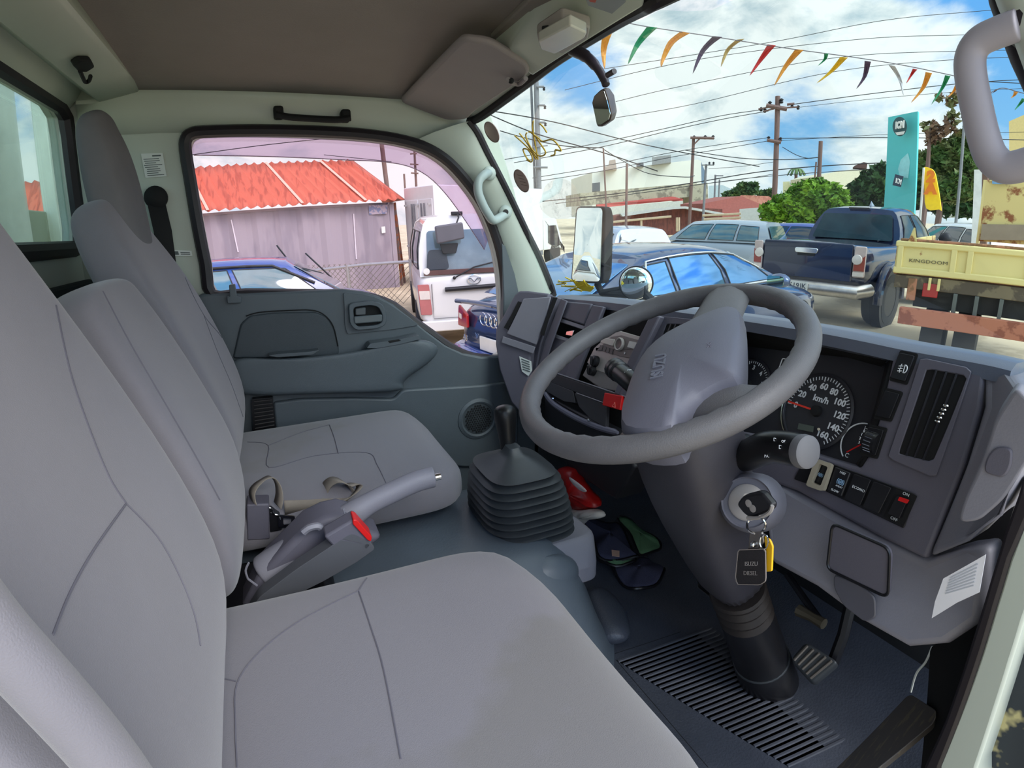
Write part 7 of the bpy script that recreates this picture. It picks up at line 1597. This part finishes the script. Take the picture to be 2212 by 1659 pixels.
gA = leafmat('bright bush leaves', (120, 160, 40), (84, 124, 34)); gB = leafmat('dark tree leaves', (58, 92, 44), (40, 70, 34)); gC = leafmat('mid tree leaves', (88, 116, 60), (110, 120, 70)); gD = leafmat('far leaves', (96, 122, 70), (70, 98, 60))
def tree(label, blobs, size, n, m, d, seed, name='tree', trunk=True, extra=None):
    """blobs: (u, v, distance, radius in pixels)"""
    bl = [];
    for (u, v, dd, rp) in blobs: p = Q(u, v, d=dd); bl.append((p.x, p.y, p.z, rp/1179*dd*.93))
    b0 = bl[0]; t = thing(name, label, name.replace('_', ' '), (b0[0], b0[1], GZ), yard=True)
    mbk = []
    if trunk: obj('trunk', MB().tube([Vector((b0[0], b0[1], GZ)), Vector((b0[0]+.1, b0[1], (GZ+b0[2])/2)), Vector(b0[:3])], [.16, .12, .05], 7), wood, t)
    for o_, rr in ((0, 0),):
        obj('foliage', leaves(bl, size, n, seed), m, t, smooth=False)
    return t
tree('bright green spreading bush left of the pickup cab', [(1750, 430, 27, 42), (1705, 447, 27, 34), (1790, 430, 27, 34), (1670, 458, 27, 26), (1765, 412, 27, 26), (1800, 452, 27, 34), (1730, 458, 27, 36)], .16, 9000, gA, 24, 1, 'bush')
tree('dark green rounded tree between the cream building and the turquoise sign', [(1895, 400, 30, 34), (1880, 420, 30, 34), (1905, 375, 30, 22), (1860, 412, 30, 22), (1900, 440, 30, 30)], .2, 6000, gB, 30, 2)
tree('tall leafy tree right of the turquoise sign', [(2040, 330, 26, 26), (2070, 350, 26, 34), (2010, 345, 26, 22), (2085, 310, 26, 24), (2005, 370, 26, 24), (2060, 395, 26, 40), (2100, 390, 26, 36)], .17, 9000, gC, 26, 3)
tree('sparse upright branches with reddish leaves above the leafy tree', [(2010, 275, 25, 14), (2025, 290, 25, 12), (2060, 255, 25, 13), (2050, 275, 25, 12), (2090, 200, 25, 10), (2060, 215, 25, 12), (2100, 285, 25, 14), (2030, 210, 25, 8), (2075, 285, 25, 10), (2012, 300, 25, 10)], .17, 420, leafmat('reddish leaves', (112, 116, 72), (124, 96, 76)), 25, 4)
tree('dense dark trees filling the space behind the feather flag', [(2000, 410, 32, 40), (2050, 420, 32, 44), (2110, 420, 32, 46), (2150, 380, 32, 34), (1990, 380, 32, 26)], .2, 9000, gB, 32, 5)
tree('small round far tree left of the tall pole', [(1616, 410, 60, 12), (1605, 404, 60, 9), (1626, 405, 60, 9), (1590, 418, 60, 10)], .4, 1200, gD, 60, 6)
tree('low far tree line behind the red roofs', [(1660, 418, 75, 9), (1645, 420, 75, 8), (1575, 425, 70, 12)], .4, 900, gD, 75, 7)
tree('dense low green trees beyond the container seen in the rear glass', [(-40, 470, 40, 40)], .3, 500, gD, 40, 8)
pm = thing('palm_tree', 'small distant palm tree right of the tall pole', 'palm tree', Q(1720, 420, d=65), yard=True)
pc_ = Q(1720, 368, d=65); obj('trunk', MB().tube([Vector((pc_.x, pc_.y, GZ)), pc_], [.25, .15], 7), wood, pm); fr2 = MB()
for k in range(12):
    a = 2*pi*k/12+.2; l = 1.0; pts = [pc_+Vector((math.cos(a)*l*s_, math.sin(a)*l*s_, .35*math.sin(s_*2.4)-.75*s_*s_)) for s_ in np.linspace(0, 1, 6)]; fr2.strip(pts, .28, (0, 0, 1), .02)
obj('fronds', fr2, gD, pm)

# ---- side mirrors of the truck itself, outside the passenger door
mo = thing('side_mirror', 'tall rectangular truck side mirror reflecting the yard behind', 'mirror', P(1265, 600, x=.98))
mx_ = 1.02
mpx = [(1248, 452), (1262, 447), (1290, 447), (1304, 458), (1306, 500), (1303, 560), (1297, 598), (1286, 611), (1256, 611), (1240, 600), (1234, 560), (1234, 500), (1240, 462)]
mc = P(1270, 530, x=mx_); 
gpts = [P(u, v, x=mx_+.0) for u, v in [(1252, 455), (1290, 450), (1300, 462), (1298, 530), (1290, 596), (1280, 605), (1252, 604), (1238, 588), (1236, 520), (1244, 466)]]
# the glass is turned to look back past the cab
mn = Vector((-.982, -.189, .03)).normalized()
def MQ(u, v, off=0): return PL(u, v, mc, mn, off)
gp2 = rpoly([MQ(u, v, .0) for u, v in [(1247, 449), (1302, 449), (1297, 608), (1236, 606)]], .018)
hp2 = rpoly([MQ(u, v, -.004) for u, v in [(1244, 446), (1308, 446), (1303, 613), (1233, 610)]], .02)
obj('mirror_housing', MB().loft([hp2, [p-mn*.03 for p in hp2], [(sum(hp2, Vector())/len(hp2))+(p-sum(hp2, Vector())/len(hp2))*.8-mn*.055 for p in hp2]]), M['dark'], mo, bevel=.003)
gcx = sum(gp2, Vector())/len(gp2)
obj('mirror_glass', MB().loft([[gcx+(p-gcx)*f+mn*(.001+.002*(1-f*f)) for p in gp2] for f in (1, .9, .8, .7, .6, .5, .4, .3, .2, .1, .01)], cap=False), M['mirror'], mo)
obj('mirror_arm', MB().tube([MQ(1290, 612, -.03), MQ(1300, 632, -.03), P(1400, 640, x=1.02), P(1420, 660, x=.95)], .012, 8), M['dark'], mo)
ro_ = thing('side_mirror', 'round convex mirror reflecting the white cab front below the tall mirror', 'mirror', P(1375, 612, x=.98))
rcn = P(1374, 612, x=1.0); rn = Vector((-.80, -.75, .0)).normalized(); Rr = .5*(PL(1411, 612, rcn, rn)-PL(1338, 612, rcn, rn)).length
obj('mirror_shell', MB().lathe(rcn-rn*.05, rn, [(Rr*.3, 0), (Rr*.85, .015), (Rr*1.02, .045), (Rr*1.02, .052), (Rr*.95, .054)], 36), M['dark'], ro_)
obj('mirror_glass', MB().lathe(rcn+rn*.002, rn, [(Rr*.96*math.sin(a), .018*(math.cos(a)-0)) for a in np.linspace(pi/2, 0, 12)], 40, cap=False), M['mirror'], ro_)
obj('mirror_arm', MB().tube([rcn-rn*.04, P(1340, 625, x=1.05), P(1300, 632, x=1.04)], .011, 8), M['dark'], ro_)
# bracket plate at the round mirror
# truck bed guard seen through the rear glass
ga0, ga1, gb0, gb1 = P(-60, 400, x=-.75).y, P(40, 400, x=-.75).y, P(104, 400, x=-.75).y, P(175, 400, x=-.75).y
gd = thing('cargo_guard', 'pale painted frame of the cargo bed behind the rear window', 'frame', (-.95, 1.6, -.4))
gb = MB(); gb.bx(-.78, -.73, 1.97, 2.10, -.6, .75); gb.bx(-.78, -.73, .3, .42, -.6, .75); gb.bx(-.78, -.73, 1.45, 1.52, -.6, .75)
obj('guard_post', MB().bx(-.78, -.73, gb0, gb1, -.6, .75), M['paint'], gd, bevel=.005)
obj('guard_post', MB().bx(-.78, -.73, ga0, ga1, -.6, .75), M['paint'], gd, bevel=.005)
obj('guard_rail', MB().bx(-.78, -.73, .3, gb1, .62, .68), M['paint'], gd, bevel=.005)
obj('guard_board', MB().bx(-.80, -.77, .3, gb0+.02, -.6, P(60, 455, x=-.79).z), mat('olive board', (130, 134, 112), .7), gd, bevel=.005)
# ---- the yard behind the camera, seen in the mirrors
r_, G_ = car('sedan_car', 'white sedan reflected in the tall side mirror', 'car', (-7.8, 8.2), math.radians(112), 1.0, SED, (-2.05, 1.28, .95, .86, -1.12, .42, 1.37, .62, .07), Y_['white'], [(1.5, .93, -1), (-1.45, .93, -1), (1.5, .93, 1), (-1.45, .93, 1)], windows=[(.14, .34, .10, .26, .10, .84), (.36, .60, .28, .62, .10, .90), (.63, .93, .66, .96, .10, .90)], rear=[[(-.86, .04), (.86, .04), (.90, .93), (-.90, .93)]])
# ---- repeats share a group
_kinds = {}
for o in COL.objects:
    if o.parent is None and o.get('label') and not o.get('kind') and not o.get('group'): _kinds.setdefault(o.name.split('.')[0], []).append(o)
_names = {'utility_pole': 'utility poles beyond the windscreen', 'tree': 'trees behind the parked cars', 'building': 'distant buildings', 'compact_car': 'small cars parked in the yard', 'sedan_car': 'sedans in the yard', 'bunting': 'bunting strings', 'wiper_arm': 'raised wiper arms', 'side_mirror': 'outside mirrors of the truck', 'grab_handle': 'grab handles in the cab', 'round_sticker': 'round stickers on the windscreen', 'pillar_label': 'labels on the pillar', 'belt_buckle': 'belt buckles between the seats', 'sign_board': 'standing sign boards', 'clutch_pedal': 'small pedals left of the brake'}
for k, l in _kinds.items():
    if len(l) > 1 and k in _names:
        for o in l: o['group'] = _names[k]
